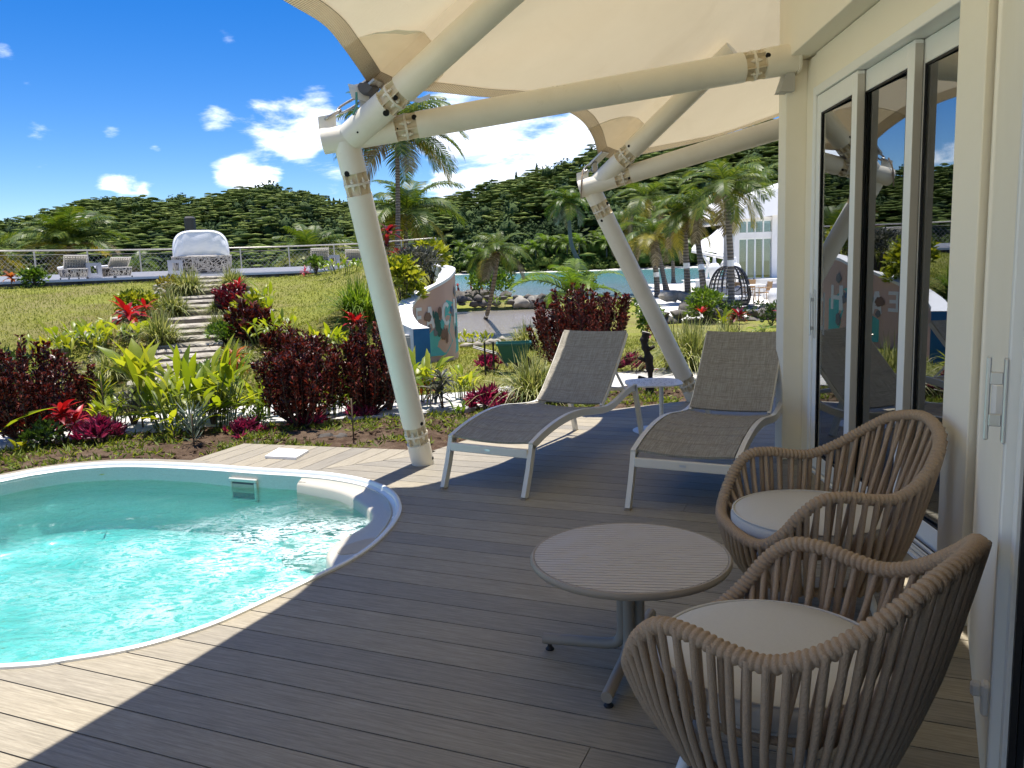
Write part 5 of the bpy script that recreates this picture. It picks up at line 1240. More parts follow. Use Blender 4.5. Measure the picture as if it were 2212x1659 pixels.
def rosette_clump(label, P, h, rad, m, n=420, L=.14, W=.028, seed=1, group='magenta leaved ground cover clumps', name='spiky_clump', cat='ground cover'):
    """mound of many small spiky rosettes"""
    r = np.random.default_rng(seed); t = thing(name, label, cat, tuple(P), 0, group); k = 26; c = np.stack([r.normal(0, rad * .45, k), r.normal(0, rad * .45, k), np.zeros(k)], 1); c[:, 2] = h * .62 * np.exp(-(c[:, 0] ** 2 + c[:, 1] ** 2) / (rad * rad)) * r.uniform(.6, 1.1, k)
    i = r.integers(0, k, n); d = r.normal(size=(n, 3)); d[:, 2] = np.abs(d[:, 2]) * 1.3 + .25; V, T = np_leaves(c[i], d, L * r.uniform(.7, 1.2, n), W * r.uniform(.8, 1.2, n), .3, r); plant_obj(t, 'foliage', V, T, m)
    mb = MB()
    for p in c[:8]: mb.tube([(p[0] * .6, p[1] * .6, -.02), tuple(p)], .012, 5)
    part('stems', mb, MT['stem'], t, True, True)['kind'] = 'stuff'; return t
def spiky(label, P, h, n, m, seed=1, name='spiky_plant', group=None, W=.014, L=None):
    r = np.random.default_rng(seed); L = L or h * .6; t = thing(name, label, 'spiky plant', tuple(P), 0, group); z = r.uniform(.12, 1, n) * h * .7; d = np.stack([np.cos(z * 99), np.sin(z * 99), r.uniform(.5, 1.6, n)], 1)
    V, T = np_leaves(np.stack([d[:, 0] * .008, d[:, 1] * .008, z], 1), d, L * r.uniform(.7, 1.1, n), W, .2, r); plant_obj(t, 'leaves', V, T, m); mb = MB(); mb.tube([(0, 0, -.02), (0, 0, h * .72)], .007, 6); part('stem', mb, MT['stem'], t, True, True); return t

# palms
FR = {}
def frond(kind, m):
    """a coconut frond; kind = (start elevation, curl, leaflet droop); length 1"""
    key = (kind, m)
    if key in FR: return FR[key]
    e0, curl, dr = kind; r = random.Random(hash(kind) % 999); N = 26; p = Vector((0, 0, 0)); P = [p.copy()]; Tn = []; e = e0
    for i in range(N):
        f = i / N; e = e0 - curl * f ** 1.35; d = Vector((0, math.cos(e), math.sin(e))); p = p + d / N; P.append(p.copy()); Tn.append(d)
    Tn.append(Tn[-1]); mb = MB(); mb.tube(P[::3] + [P[-1]], lambda u: .011 * (1 - .85 * u), 4, cap=False); X = Vector((1, 0, 0))
    for i in range(3, N + 1):
        for h in (0, .5):
            f = min(1, (i - h) / N); j = min(N - 1, int(f * N)); c = P[j].lerp(P[j + 1], f * N - j); tg = Tn[j]; nn = X.cross(tg)
            for sx in (-1, 1):
                ll = .34 * (math.sin(PI * min(1, .12 + .80 * f)) ** .7) * r.uniform(.85, 1.1); fw = .42 + .5 * f + r.uniform(-.1, .1); dn = dr * r.uniform(.7, 1.3)
                d0 = (X * (sx * 1.0) + tg * fw + nn * (.28)).normalized(); d1 = (d0 + Vector((0, 0, -1)) * dn).normalized(); d2 = (d1 + Vector((0, 0, -1)) * dn * 1.4).normalized()
                a = c; b = a + d0 * ll * .35; g = b + d1 * ll * .4; h_ = g + d2 * ll * .25; w = tg * .0105
                mb.add([a - w * .6, a + w * .6, b - w, b + w, g - w * .7, g + w * .7, h_], [(0, 1, 3, 2), (2, 3, 5, 4), (4, 5, 6)])
    FR[key] = mesh('frond', mb, MT[m]); return FR[key]
def palm(label, base, crown, fl, n=18, seed=1, tr=.11, bow=(0, 0), band=None, nuts=0, dry=2, group='coconut palms', yel=3, wind=0.0, trunk=True, name='coconut_palm', low=-.55, curl=1.0, cols=('l_palm', 'l_palm_y', 'l_palm_d')):
    r = random.Random(seed); base = Vector(base); crown = Vector(crown); t = thing(name, label, 'palm tree', tuple(base), 0, group); c = crown - base
    path = crom([(0, 0, -.1), Vector((c.x * .35 + bow[0], c.y * .35 + bow[1], c.z * .35)), Vector((c.x * .75 + bow[0] * .5, c.y * .75 + bow[1] * .5, c.z * .72)), c], 6)
    if trunk:
        mb = MB(); mb.tube(path, lambda u: tr * (1.35 - .9 * min(1, u * 4)) if u < .12 else tr * (.99 - .28 * u), 12); part('trunk', mb, MT['bark'], t, True, True)
        if band:
            k = max(1, int(band * (len(path) - 1))); mb = MB(); a, b = path[k], path[min(len(path) - 1, k + 1)]; d = (b - a).normalized(); mb.tube([a, a + d * .22], tr * (1.01 - .28 * band) + .006, 14); part('trunk_band', mb, MT['plastic'], t, 40, True)
    for i in range(n):
        f = (i + .5) / n; e = 1.35 + (low - 1.35) * f ** .85; e += r.uniform(-.12, .12); kind = (round(e * 5) / 5, round((1.0 + .55 * (1 - abs(f - .4))) * curl * 5) / 5, (.25, .45, .7)[r.randrange(3)])
        m = cols[2] if i >= n - dry else (cols[1] if i >= n - dry - yel and r.random() < .8 else cols[0]); az = i * 2.39996 + r.uniform(-.3, .3); s = fl * r.uniform(.85, 1.08) * (.82 if f < .12 else 1)
        inst('frond', frond(kind, m), t, tuple(c + Vector((0, 0, .05 - .10 * f))), (r.uniform(-.05, .05), r.uniform(-.25, .25), az + wind), s)
    if nuts:
        for i in range(nuts):
            a = r.uniform(0, 2 * PI); mb = MB().ico(c + Vector((.2 * math.cos(a), .2 * math.sin(a), -.12 - .2 * r.random())), .12, 2, .05, (.85, .85, 1.15), i); part('coconut', mb, MT['coconut'], t, True, True)
    return t
# rocks
def rock_mb(P, r, seed, sq=(1, .8, .65), sub=2, jit=.42):
    mb = MB().ico(P, r, sub, jit, sq, seed); return mb
def rock(label, P, r, seed, m='rock', group='loose lava rocks', sq=(1, .8, .65)):
    return single('rock', rock_mb(Vector(P), r, seed, sq), MT[m], label, 'rock', group, 60, Vector(P))
def stone_row(label, name, pts, step, r, m, seed, rows=1, group=None, cat='stone edging', base=0.0, jit=.35):
    """edging or dry wall of separate stones along a ground line; pts are world points"""
    rr = random.Random(seed); pts = [Vector(p) for p in pts]; t = thing(name, label, cat, tuple(pts[0]), 0, group); ln = [0]
    for a, b in zip(pts, pts[1:]): ln.append(ln[-1] + (b - a).length)
    for k in range(rows):
        d = rr.uniform(0, step)
        while d < ln[-1]:
            j = max(0, min(len(pts) - 2, int(np.searchsorted(ln, d, 'right')) - 1)); p = pts[j].lerp(pts[j + 1], (d - ln[j]) / max(1e-6, ln[j + 1] - ln[j])); q = r * rr.uniform(.7, 1.3)
            mb = rock_mb(p + Vector((rr.uniform(-.3, .3) * r, rr.uniform(-.5, .5) * r, base + r * .35 + k * r * .85)), q, rr.randrange(999), (rr.uniform(.9, 1.3), rr.uniform(.7, 1), rr.uniform(.5, .75)), 1 if r < .3 else 2, jit); part('stone', mb, m if not isinstance(m, str) else MT[m], t, 60); d += step * rr.uniform(.75, 1.3)
    return t
def near_plants():
    g = lambda x, y: G(x, y)
    # copper leaf shrubs
    spike_shrub('dark copper leaved shrub at the left edge, growing beyond the pool corner', g(60, 962), 1.08, .50, MT['l_copper'], 44, 200, seed=1)
    spike_shrub('low copper leaved shrub to the right of the larger one at the left edge', g(150, 925), .82, .36, MT['l_copper'], 20, 190, seed=21)
    spike_shrub('copper leaved shrub on bare stems between the ginger clump and the leaning post', g(652, 928), .96, .44, MT['l_copper'], 42, 190, seed=2, stemh=.30)
    spike_shrub('tall copper leaved shrub directly left of the leaning post', g(800, 902), 1.12, .42, MT['l_copper'], 40, 200, seed=3)
    spike_shrub('large copper leaved bush behind the sunlit lounger', g(1255, 806), 1.34, .80, MT['l_copper'], 84, 190, L=.055, seed=4, stemh=.05)
    spike_shrub('dark red bush beside the upper stair treads on the right', g(508, 684), .62, .34, MT['l_wine'], 13, 80, L=.11, W=.05, seed=5, stemh=.05)
    spike_shrub('dark red bush beside the lower stair treads on the right', g(545, 742), .68, .42, MT['l_copper'], 16, 80, L=.11, W=.05, seed=6, stemh=.05)
    spike_shrub('dark red shrub at the top of the painted wall, farthest right', g(956, 592), .95, .40, MT['l_wine'], 14, 70, L=.10, W=.05, seed=7)
    spike_shrub('low dark red shrub at the foot of the slope, between stairs and post', g(618, 770), .5, .34, MT['l_copper'], 14, 80, L=.09, seed=8, stemh=.05)
    # broad leaved clumps
    canna_clump('wide clump of bright green ginger with upright broad leaves beyond the pool', g(430, 930), .90, .43, 'l_ti', 72, .50, .072, seed=1, per=3, e=(1.15, 1.52))
    ti_plant('big green ti plant with very broad upright leaves in front of the stairs', g(310, 934), .50, .56, .15, 'l_ti', 13, seed=2, e0=1.42, e1=.75, arch=.55)
    canna_clump('ginger clump with upright leaves right behind the leaning post', g(921, 884), .74, .17, 'l_ti', 14, .40, .075, seed=3)
    canna_clump('small ginger clump left of the magenta ground cover by the lounger', g(1010, 874), .58, .16, 'l_ti', 13, .34, .06, seed=4)
    canna_clump('patch of low ginger along the stone edging left of the stairs', g(228, 752), .52, .62, 'l_ti', 60, .34, .07, seed=5)
    canna_clump('lime ginger patch at the lower end of the left stone edging', g(140, 778), .44, .5, 'l_lime', 40, .28, .06, seed=6)
    canna_clump('ginger plant standing at the right stone edging, upper part', g(570, 670), .66, .18, 'l_ti', 9, .40, .075, seed=7)
    canna_clump('ginger plant below the right stone edging, beside the copper shrub', g(588, 750), .60, .36, 'l_ti', 34, .32, .06, seed=8)
    canna_clump('ginger sprouts between the dark red bushes right of the stairs', g(548, 700), .56, .28, 'l_ti', 24, .32, .06, seed=9)
    canna_clump('low ginger growing at the foot of the ti plant by the path', g(262, 905), .34, .16, 'l_broad', 8, .24, .06, seed=10)
    t = thing('banana_plant', 'young banana plant with one long bright leaf reaching in from the left edge', 'banana plant', tuple(g(-8, 985)))
    lm = leaf_mesh('banana', .62, .15, .55, .25, MT['l_ti'], 9, .12, .12, .7); r = random.Random(2); mb = MB(); mb.tube([(0, 0, 0), (.02, 0, .22)], .02, 8); part('stem', mb, MT['stem_green'], t, True, True)
    for e, a in ((.62, -1.25), (1.1, .8), (.8, 2.2), (.3, 3.6)): inst('leaf', lm, t, (.02, 0, .2), (e, 0, a), 1.0)
    # fillers between the larger plants
    canna_clump('young ginger shoots between the ginger clump and the copper shrub on bare stems', g(572, 912), .52, .16, 'l_ti', 16, .36, .055, seed=31)
    canna_clump('ginger shoots growing under the copper shrubs left of the post', g(722, 908), .42, .16, 'l_broad', 14, .30, .05, seed=32)
    round_shrub('dark croton with narrow leaves right behind the tall copper shrub', g(842, 898), .62, .26, MT['l_grey'], 700, .085, .02, seed=33)
    round_shrub('dark leaved croton between copper shrub and wine red ti plant at far left', g(205, 905), .46, .24, MT['l_dark'], 520, .07, .028, seed=34)
    canna_clump('ginger shoots in front of the path, left of the big ti plant', g(245, 930), .44, .14, 'l_ti', 13, .32, .055, seed=35)
    ti_plant('small wine red ti plant among the copper shrubs left of the post', g(700, 896), .30, .30, .06, 'l_wine', 16, seed=36, heads=2)
    rosette_clump('low magenta ground cover at the foot of the copper shrub on bare stems', g(672, 925), .20, .17, MT['l_magenta'], 300, .12, seed=37)
    grass_clump('pale grass tuft on the far side of the path below the stairs', g(320, 862), .42, .34, MT['l_grass'], 320, .016, 38)
    round_shrub('low green bush on the far side of the path behind the ginger clump', g(470, 868), .40, .34, MT['l_bush'], 480, .09, .05, seed=39)
    round_shrub('low dark red bush on the slope behind the bare stemmed copper shrub', g(668, 800), .50, .42, MT['l_copper'], 700, .08, .045, seed=40)
    canna_clump('lime ginger clump on the slope left of the leaning post', g(705, 765), .50, .36, 'l_ti', 26, .34, .06, seed=41)
    round_shrub('dark green bush behind the copper shrubs at the far left', g(30, 880), .70, .50, MT['l_dark'], 600, .10, .05, seed=42)
    # cordylines
    ti_plant('red ti plant on a short stem beside the pool at far left', g(140, 968), .30, .26, .065, 'l_red', 20, seed=11, heads=2)
    ti_plant('wine red ti plant on a bent stem behind the low red one at far left', g(163, 905), .58, .30, .075, 'l_wine', 16, seed=12, lean=(.12, .05), e1=-.3)
    ti_plant('vivid scarlet ti plant halfway up the slope left of the stairs', g(282, 727), .34, .50, .095, 'l_red', 20, seed=13, e1=-.35)
    ti_plant('orange ti plant with narrow drooping leaves right of the ginger clump', g(514, 842), .40, .34, .030, 'l_orange', 34, seed=14, e1=-.5, arch=1.3)
    ti_plant('scarlet ti plant rising from the tall copper shrub by the post', g(770, 752), .34, .34, .075, 'l_red', 14, seed=15, e1=.5)
    ti_plant('dark leaved ti plant between the two ginger clumps behind the post', g(957, 890), .34, .24, .035, 'l_grey', 30, seed=16, heads=3, e1=-.4)
    ti_plant('yellow and orange croton right behind the post base', g(912, 880), .22, .17, .04, 'l_orange', 16, seed=17, heads=2)
    ti_plant('pink ti plant at the foot of the terrace wall, right of the stairs', g(573, 588), .16, .40, .04, 'l_pink', 22, seed=18, e1=-.5)
    ti_plant('red ti plant at the terrace wall near the left edge', g(26, 624), .22, .26, .07, 'l_orange', 16, seed=19)
    ti_plant('dark red ti plant on the mound behind the post, leftmost', g(842, 575), .70, .42, .11, 'l_wine', 16, seed=20, heads=2)
    ti_plant('orange ti plant on the mound under the end of the railing', g(909, 570), .55, .38, .10, 'l_orange', 16, seed=22, heads=2)
    ti_plant('brownish red ti plant on the mound among pale grasses', g(862, 596), .35, .36, .10, 'l_wine', 14, seed=23)
    ti_plant('pink ti plant with drooping leaves behind the cut trunk', g(1418, 742), .32, .36, .05, 'l_pink', 18, seed=24, e1=-.4, heads=2)
    ti_plant('wine red ti plant in the bed behind the shaded lounger', g(1597, 716), .35, .36, .085, 'l_wine', 18, seed=25, heads=2)
    ti_plant('pink ti plant at the right end of the bed, beside the column', g(1698, 722), .42, .42, .07, 'l_pink', 20, seed=26, heads=2)
    ti_plant('small red ti plant at the rock wall above the pale grass', g(1515, 708), .38, .34, .06, 'l_red', 9, seed=27, e1=.7)
    ti_plant('small pink ti plant beside the railing end on the terrace edge', g(660, 598), .10, .26, .04, 'l_pink', 14, seed=28)
    ti_plant('small scarlet ti plant just behind the vivid scarlet one', g(318, 700), .26, .32, .06, 'l_red', 9, seed=29)
    ti_plant('small scarlet ti plant on top of the upper dark red bush', g(520, 664), .42, .28, .06, 'l_red', 9, seed=30)
    # shrubs
    round_shrub('lime green shrub at the top of the painted wall', g(933, 622), .95, .36, MT['l_lime'], 700, .13, .08, seed=1)
    round_shrub('lime green shrub behind the leaning post, left of the painted wall', g(872, 692), 1.10, .40, MT['l_lime'], 800, .12, .08, seed=2)
    round_shrub('greyish croton shrub between the two lime shrubs', g(902, 634), .80, .44, MT['l_grey'], 900, .10, .035, seed=3)
    round_shrub('grey green croton below the big ti plant by the pool', g(290, 928), .46, .20, MT['l_grey'], 520, .075, .018, seed=4)
    round_shrub('grey croton in front of the ginger clump', g(462, 928), .46, .18, MT['l_grey'], 460, .075, .018, seed=5)
    round_shrub('yellow green bush at the stone edging behind the scarlet ti plant', g(302, 690), .52, .40, MT['l_lime'], 500, .12, .07, seed=6)
    round_shrub('bright yellow small bush near the top of the stairs', g(376, 640), .36, .36, MT['l_palm_y'], 420, .09, .05, seed=7)
    round_shrub('yellow green bush beside the middle stair treads', g(530, 706), .50, .36, MT['l_lime'], 420, .12, .07, seed=8)
    round_shrub('low bright green bush right of the lowest stair treads', g(488, 745), .28, .30, MT['l_bush'], 380, .09, .05, seed=9)
    round_shrub('green bush at the terrace wall near the left edge', g(76, 622), .40, .30, MT['l_bush'], 420, .12, .07, seed=10)
    round_shrub('round green bush in front of the left woven lounger on the right', g(683, 594), .50, .28, MT['l_bush'], 360, .11, .06, seed=11)
    canna_clump('leafy green clump in front of the right woven loungers', g(745, 592), .46, .55, 'l_broad', 22, .28, .07, seed=12)
    round_shrub('small yellow flowered weed bush behind the copper shrub', g(735, 882), .42, .14, MT['l_bush'], 260, .06, .035, seed=13)
    round_shrub('thin green weed bush beside the magenta clump right of the ginger', g(556, 935), .30, .12, MT['l_fern'], 220, .04, .02, seed=14)
    round_shrub('low dark weed bush under the left copper shrub', g(92, 975), .28, .22, MT['l_dark'], 300, .07, .04, seed=15)
    # ground cover
    rosette_clump('magenta spiky ground cover nearest the pool', g(222, 962), .30, .22, MT['l_magenta'], 520, seed=1)
    rosette_clump('magenta spiky ground cover left of the nearest one', g(176, 935), .30, .20, MT['l_magenta'], 400, seed=2)
    rosette_clump('small magenta ground cover right of the ginger clump', g(530, 945), .20, .16, MT['l_magenta'], 300, .11, seed=3)
    rosette_clump('magenta ground cover between pale grass and sunlit lounger', g(1060, 890), .34, .24, MT['l_magenta'], 480, .15, seed=4)
    rosette_clump('magenta ground cover by the path, under the tall copper shrub', g(782, 906), .20, .18, MT['l_magenta'], 300, .12, seed=5)
    rosette_clump('magenta ground cover between lounger back and cut trunk', g(1368, 812), .40, .24, MT['l_magenta'], 400, .14, seed=6)
    rosette_clump('magenta ground cover around the green cart', g(1060, 800), .30, .22, MT['l_magenta'], 300, .15, seed=7)
    spiky('bluish spiky palm like seedling at the pool edge', g(420, 968), .46, 46, MT['l_blue'], 1)
    spiky('yellowish spiky weed left of the bluish seedling', g(378, 958), .24, 26, MT['l_weed'], 2)
    spiky('thin yellow leaved cane rising left of the big ti plant', g(229, 922), .86, 40, MT['l_lime'], 3, W=.018, L=.22)
    spiky('bare thin sapling beside the deck left of the post', g(765, 962), .62, 10, MT['l_weed'], 4, L=.06)
    canna_clump('small variegated seedling with pale leaves at far left by the pool', g(50, 985), .20, .06, 'l_lime', 5, .14, .05, seed=13)
    canna_clump('little bromeliad on the soil beside the lounger foot', g(993, 905), .22, .06, 'l_fern', 7, .18, .035, seed=14)
    # grasses along the stairs and lawns
    for lb, x, y, top, w, sd in (('pale grass clump at the stair head, left side', 406, 642, 586, 66, 1), ('pale grass clump left of the stairs, second from the top', 376, 690, 635, 70, 2), ('pale grass clump left of the stairs, lowest and largest', 352, 760, 680, 64, 3),
            ('pale grass clump at the stair head, right side', 505, 632, 584, 62, 4), ('pale grass clump right of the stairs beside the middle treads', 475, 724, 682, 48, 5), ('small pale grass tuft right of the upper treads', 470, 682, 650, 34, 6),
            ('wide pale grass clump behind the ginger, right of the lowest treads', 510, 786, 744, 84, 7), ('pale grass clump behind the wine red ti plant near the path', 240, 824, 762, 76, 8)):
        P = g(x, y); k = P.y / 1750; grass_clump(lb, P, (y - top) * k * 1.12, w * k * .75, MT['l_grass'], 460, .014 + P.y * .0007, sd)
    P = g(776, 696); grass_clump('dark lily turf clump on the slope left of the post', P, .75, .55, MT['l_fern'], 520, .024, 9)
    P = g(1152, 876); grass_clump('variegated grass clump behind the foot of the sunlit lounger', P, .62, .50, MT['l_grass'], 620, .019, 10)
    P = g(1490, 806); grass_clump('large pale grass clump behind the gap between the loungers', P, .80, .70, MT['l_grass'], 900, .017, 11)
    P = g(1570, 770); grass_clump('pale grass clump behind the back of the shaded lounger', P, .65, .55, MT['l_grass'], 520, .017, 12)
    P = g(1136, 756); grass_clump('pale grass clump at the pond edge behind the cart', P, .60, .60, MT['l_grass'], 420, .022, 13)
    P = g(880, 612); grass_clump('pale grass clump on the mound behind the post', P, .65, .6, MT['l_grass'], 360, .026, 14)
    # bed beyond the shaded lounger
    canna_clump('lime leafed plant in the bed behind the shaded lounger', g(1562, 716), .55, .16, 'l_lime', 8, .40, .11, seed=21)
    round_shrub('bright green fern like bush on the rock wall', g(1526, 700), .95, .60, MT['l_fern'], 1000, .16, .05, seed=22)
    canna_clump('fan leaved young palm in the bed left of the column', g(1640, 724), .48, .12, 'l_fern', 10, .40, .05, seed=23, e=(.2, 1.0))
    round_shrub('dark green shrub behind the wine red ti plant', g(1580, 700), .5, .45, MT['l_dark'], 420, .12, .05, seed=24)
    round_shrub('dark green shrub at the right end of the rock wall', g(1665, 706), .6, .5, MT['l_dark'], 420, .12, .05, seed=25)
    canna_clump('broad leaved green plants on the lawn behind the copper bush', g(1342, 632), 1.3, 1.0, 'l_broad', 34, .7, .13, seed=26)
    round_shrub('light green bush on the lawn left of the far post', g(1255, 640), 1.3, .9, MT['l_bush'], 700, .22, .12, seed=27)
    round_shrub('green shrub between copper bush and far post', g(1398, 742), .95, .42, MT['l_bush'], 600, .10, .06, seed=28)
    round_shrub('bush with bright leaves at the water between the red stakes', g(1062, 648), 1.35, 1.35, MT['l_bush'], 1100, .24, .13, seed=29, flat=.8)
    canna_clump('low ginger at the pond edge at the foot of the leaning palm', g(1020, 742), .34, .55, 'l_lime', 22, .28, .07, seed=30)
    canna_clump('yellow green fern tuft on the grass strip beyond the pond', g(1078, 668), .6, .5, 'l_fern', 14, .5, .07, seed=31)
    # young palm behind the copper bush
    P = g(1240, 690); palm('young stemless palm with long fronds behind the copper bush', P, P + Vector((0, 0, .75)), 2.1, 11, 5, trunk=False, dry=0, yel=1, group=None, name='young_palm', low=.35, cols=('l_fern', 'l_lime', 'l_palm_d'))
def stuff_cover():
    # lawn blades: one object
    r = np.random.default_rng(3); n = 60000; pts = []
    while len(pts) < n:
        y = 10.3 + 14 * r.random() ** 1.6; x = r.uniform(-.72 * y, mural_x(y) - .05)
        if y < terr_front(x) - .3: pts.append((x, y))
    P = np.array([(x, y, hill_z(x, y)) for x, y in pts]); d = r.normal(size=(n, 3)) * .5; d[:, 2] = np.abs(d[:, 2]) + .55
    V, T = np_leaves(P, d, .05 * r.uniform(.5, 1.4, n), .012 * r.uniform(.7, 1.5, n), .1, r); o = link(bpy.data.objects.new('lawn_grass', np_mesh('lawn_grass', V, T, MT['l_lawn']))); o['kind'] = 'stuff'; o['label'] = 'short dry grass growing on the sloping lawn'; o['category'] = 'grass'
    pts = []; n = 30000
    while len(pts) < n:
        y = 9.6 + 11 * r.random(); x = r.uniform(-.62 * y, .5 * y)
        if y > path_y(x) + .7 and not is_hill(x, y): pts.append((x, y))
    P = np.array([(x, y, low_z(x, y)) for x, y in pts]); d = r.normal(size=(n, 3)) * .5; d[:, 2] = np.abs(d[:, 2]) + .55
    V, T = np_leaves(P, d, .055 * r.uniform(.5, 1.4, n), .012 * r.uniform(.7, 1.5, n), .1, r); o = link(bpy.data.objects.new('path_grass', np_mesh('path_grass', V, T, MT['l_lawn']))); o['kind'] = 'stuff'; o['label'] = 'mown green grass on the flat ground beyond the path'; o['category'] = 'grass'
    # weeds in the soil bed: tufts
    P, D = [], []
    for i in range(2000):
        x = r.uniform(-5.6, 3.4); y = path_y(x) - r.uniform(.62, 3.0)
        if noise.noise(Vector((x * 1.1, y * 1.1, 4))) < -.16: continue
        if inside((x, y), [(p.x, p.y) for p in OUT]) or (x > -2.6 and y < 7.25 and x < -.6) or (x >= -.7 and y < 6.9 + max(0, (x + .7) * .78)): continue
        k = r.integers(4, 12)
        for j in range(k): P.append((x + r.normal(0, .03), y + r.normal(0, .03), -.08)); dd = r.normal(size=3); dd[2] = abs(dd[2]) * .8 + .3; D.append(dd)
    P, D = np.array(P), np.array(D); V, T = np_leaves(P, D, .075 * r.uniform(.4, 1.3, len(P)), .015 * r.uniform(.6, 1.5, len(P)), .2, r); o = link(bpy.data.objects.new('weeds', np_mesh('weeds', V, T, MT['l_weed']))); o['kind'] = 'stuff'; o['label'] = 'small weeds sprouting from the brown planting soil'; o['category'] = 'weeds'
    # clods and gravel
    mb = MB(); rr = random.Random(4)
    for i in range(1500):
        x = rr.uniform(-5.4, 3.2); y = path_y(x) - rr.uniform(.6, 2.9)
        if inside((x, y), [(p.x, p.y) for p in OUT]) or (x > -2.6 and y < 7.3 and x < -.6) or (x >= -.7 and y < 6.95 + max(0, (x + .7) * .78)): continue
        mb.ico((x, y, -.075), rr.uniform(.008, .032), 1, .3, (1, .9, .6), i)
    o = part('soil_clods', mb, MT['soil']); o['kind'] = 'stuff'; o['label'] = 'loose soil clods and gravel in the planting bed'; o['category'] = 'gravel'
    # leaf litter mulch on the stair beds
    P = []
    for i in range(3000):
        k = rr.random(); c = STAIR[min(len(STAIR) - 1, int(k * len(STAIR)))]; s = rr.choice((-1, 1)); x = c.x + s * rr.uniform(.5, .5 + 1.5 * (1 - k)); y = c.y + rr.uniform(-.6, .6)
        if is_hill(x, y): P.append((x, y, hill_z(x, y) + .01))
    P = np.array(P); d = r.normal(size=P.shape); d[:, 2] = np.abs(d[:, 2]) * .3; V, T = np_leaves(P, d, .12 * r.uniform(.5, 1.3, len(P)), .06 * r.uniform(.5, 1.3, len(P)), .1, r); o = link(bpy.data.objects.new('leaf_litter', np_mesh('leaf_litter', V, T, MT['l_palm_d']))); o['kind'] = 'stuff'; o['label'] = 'dry leaf litter lying in the beds beside the stairs'; o['category'] = 'leaf litter'
STAIR_D = [(450, 594), (449, 603.6), (447, 613), (445, 624), (441, 633.6), (437, 648.6), (434, 659.5), (432, 670), (429, 682.7), (425, 697.7), (421, 715), (418, 726), (414, 741), (407, 757.7), (400, 768.6), (392, 783.6), (384, 800), (374, 817), (362, 836)]
STAIR = []
def build_stairs():
    global STAIR
    pts = [G(x, y + 4, True) for x, y in STAIR_D]; STAIR = pts[::-1]
    t = thing('garden_staircase', 'long flight of rough stone garden steps up the lawn to the terrace', 'stairs', tuple(pts[-1]))
    rr = random.Random(6)
    for i, p in enumerate(pts):
        nx = pts[i - 1] if i else p + (p - pts[1]); d = Vector((nx.x - p.x, nx.y - p.y, 0)); L = d.length + .04; d.normalize(); s = Vector((d.y, -d.x, 0)); w = 1.0 + .1 * rr.random(); zt = p.z + .13
        front = p - d * .02; n = 9; mb = MB(); rows = []
        for k in range(n):
            u = -w / 2 + w * k / (n - 1); j = rr.uniform(-.03, .03); a = front + s * u + d * j
            rows.append([(a.x, a.y, zt - .32), (a.x, a.y, zt - .03 + rr.uniform(-.012, .008)), (a.x + d.x * .04, a.y + d.y * .04, zt + rr.uniform(-.008, .006)), (a.x + d.x * L, a.y + d.y * L, zt + .0)])
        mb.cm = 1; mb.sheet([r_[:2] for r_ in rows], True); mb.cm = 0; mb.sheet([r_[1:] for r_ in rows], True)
        for k, fl in ((0, False), (n - 1, True)):
            r0 = rows[k]; e = r0[3]; mb.add(r0 + [(e[0], e[1], zt - .32)], [(0, 1, 2, 3, 4) if fl else (4, 3, 2, 1, 0)])
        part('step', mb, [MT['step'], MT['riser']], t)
    stone_row('row of pale stones edging the lawn left of the stairs', 'stone_edging', [G(x, y, True) for x, y in ((357, 618), (344, 634), (327, 652), (296, 674), (251, 699), (213, 721), (175, 742), (153, 760), (131, 767))], .55, .17, 'rock_pale', 3, group='stone edgings beside the stairs')
    stone_row('row of pale stones edging the lawn right of the stairs', 'stone_edging', [G(x, y, True) for x, y in ((537, 628), (556, 656), (584, 704), (597, 721), (606, 736))], .55, .17, 'rock_pale', 4, group='stone edgings beside the stairs')
    for i, (x, y, r, lb) in enumerate(((703, 952, .075, 'dark rock with a flat top beside the deck, left one of the pair'), (735, 950, .065, 'rounder dark rock beside the deck, right one of the pair'), (555, 962, .045, 'small reddish rock at the far corner of the deck'), (716, 962, .035, 'small stone in front of the pair of dark rocks'), (600, 957, .03, 'small stone just beyond the edge of the deck'), (492, 972, .04, 'small stone between the pool edge and the deck corner'), (1262, 858, .06, 'rock in the bed between the loungers'))):
        P = G(x, y); rock(lb, P + Vector((0, 0, r * .3)), r, i + 3)
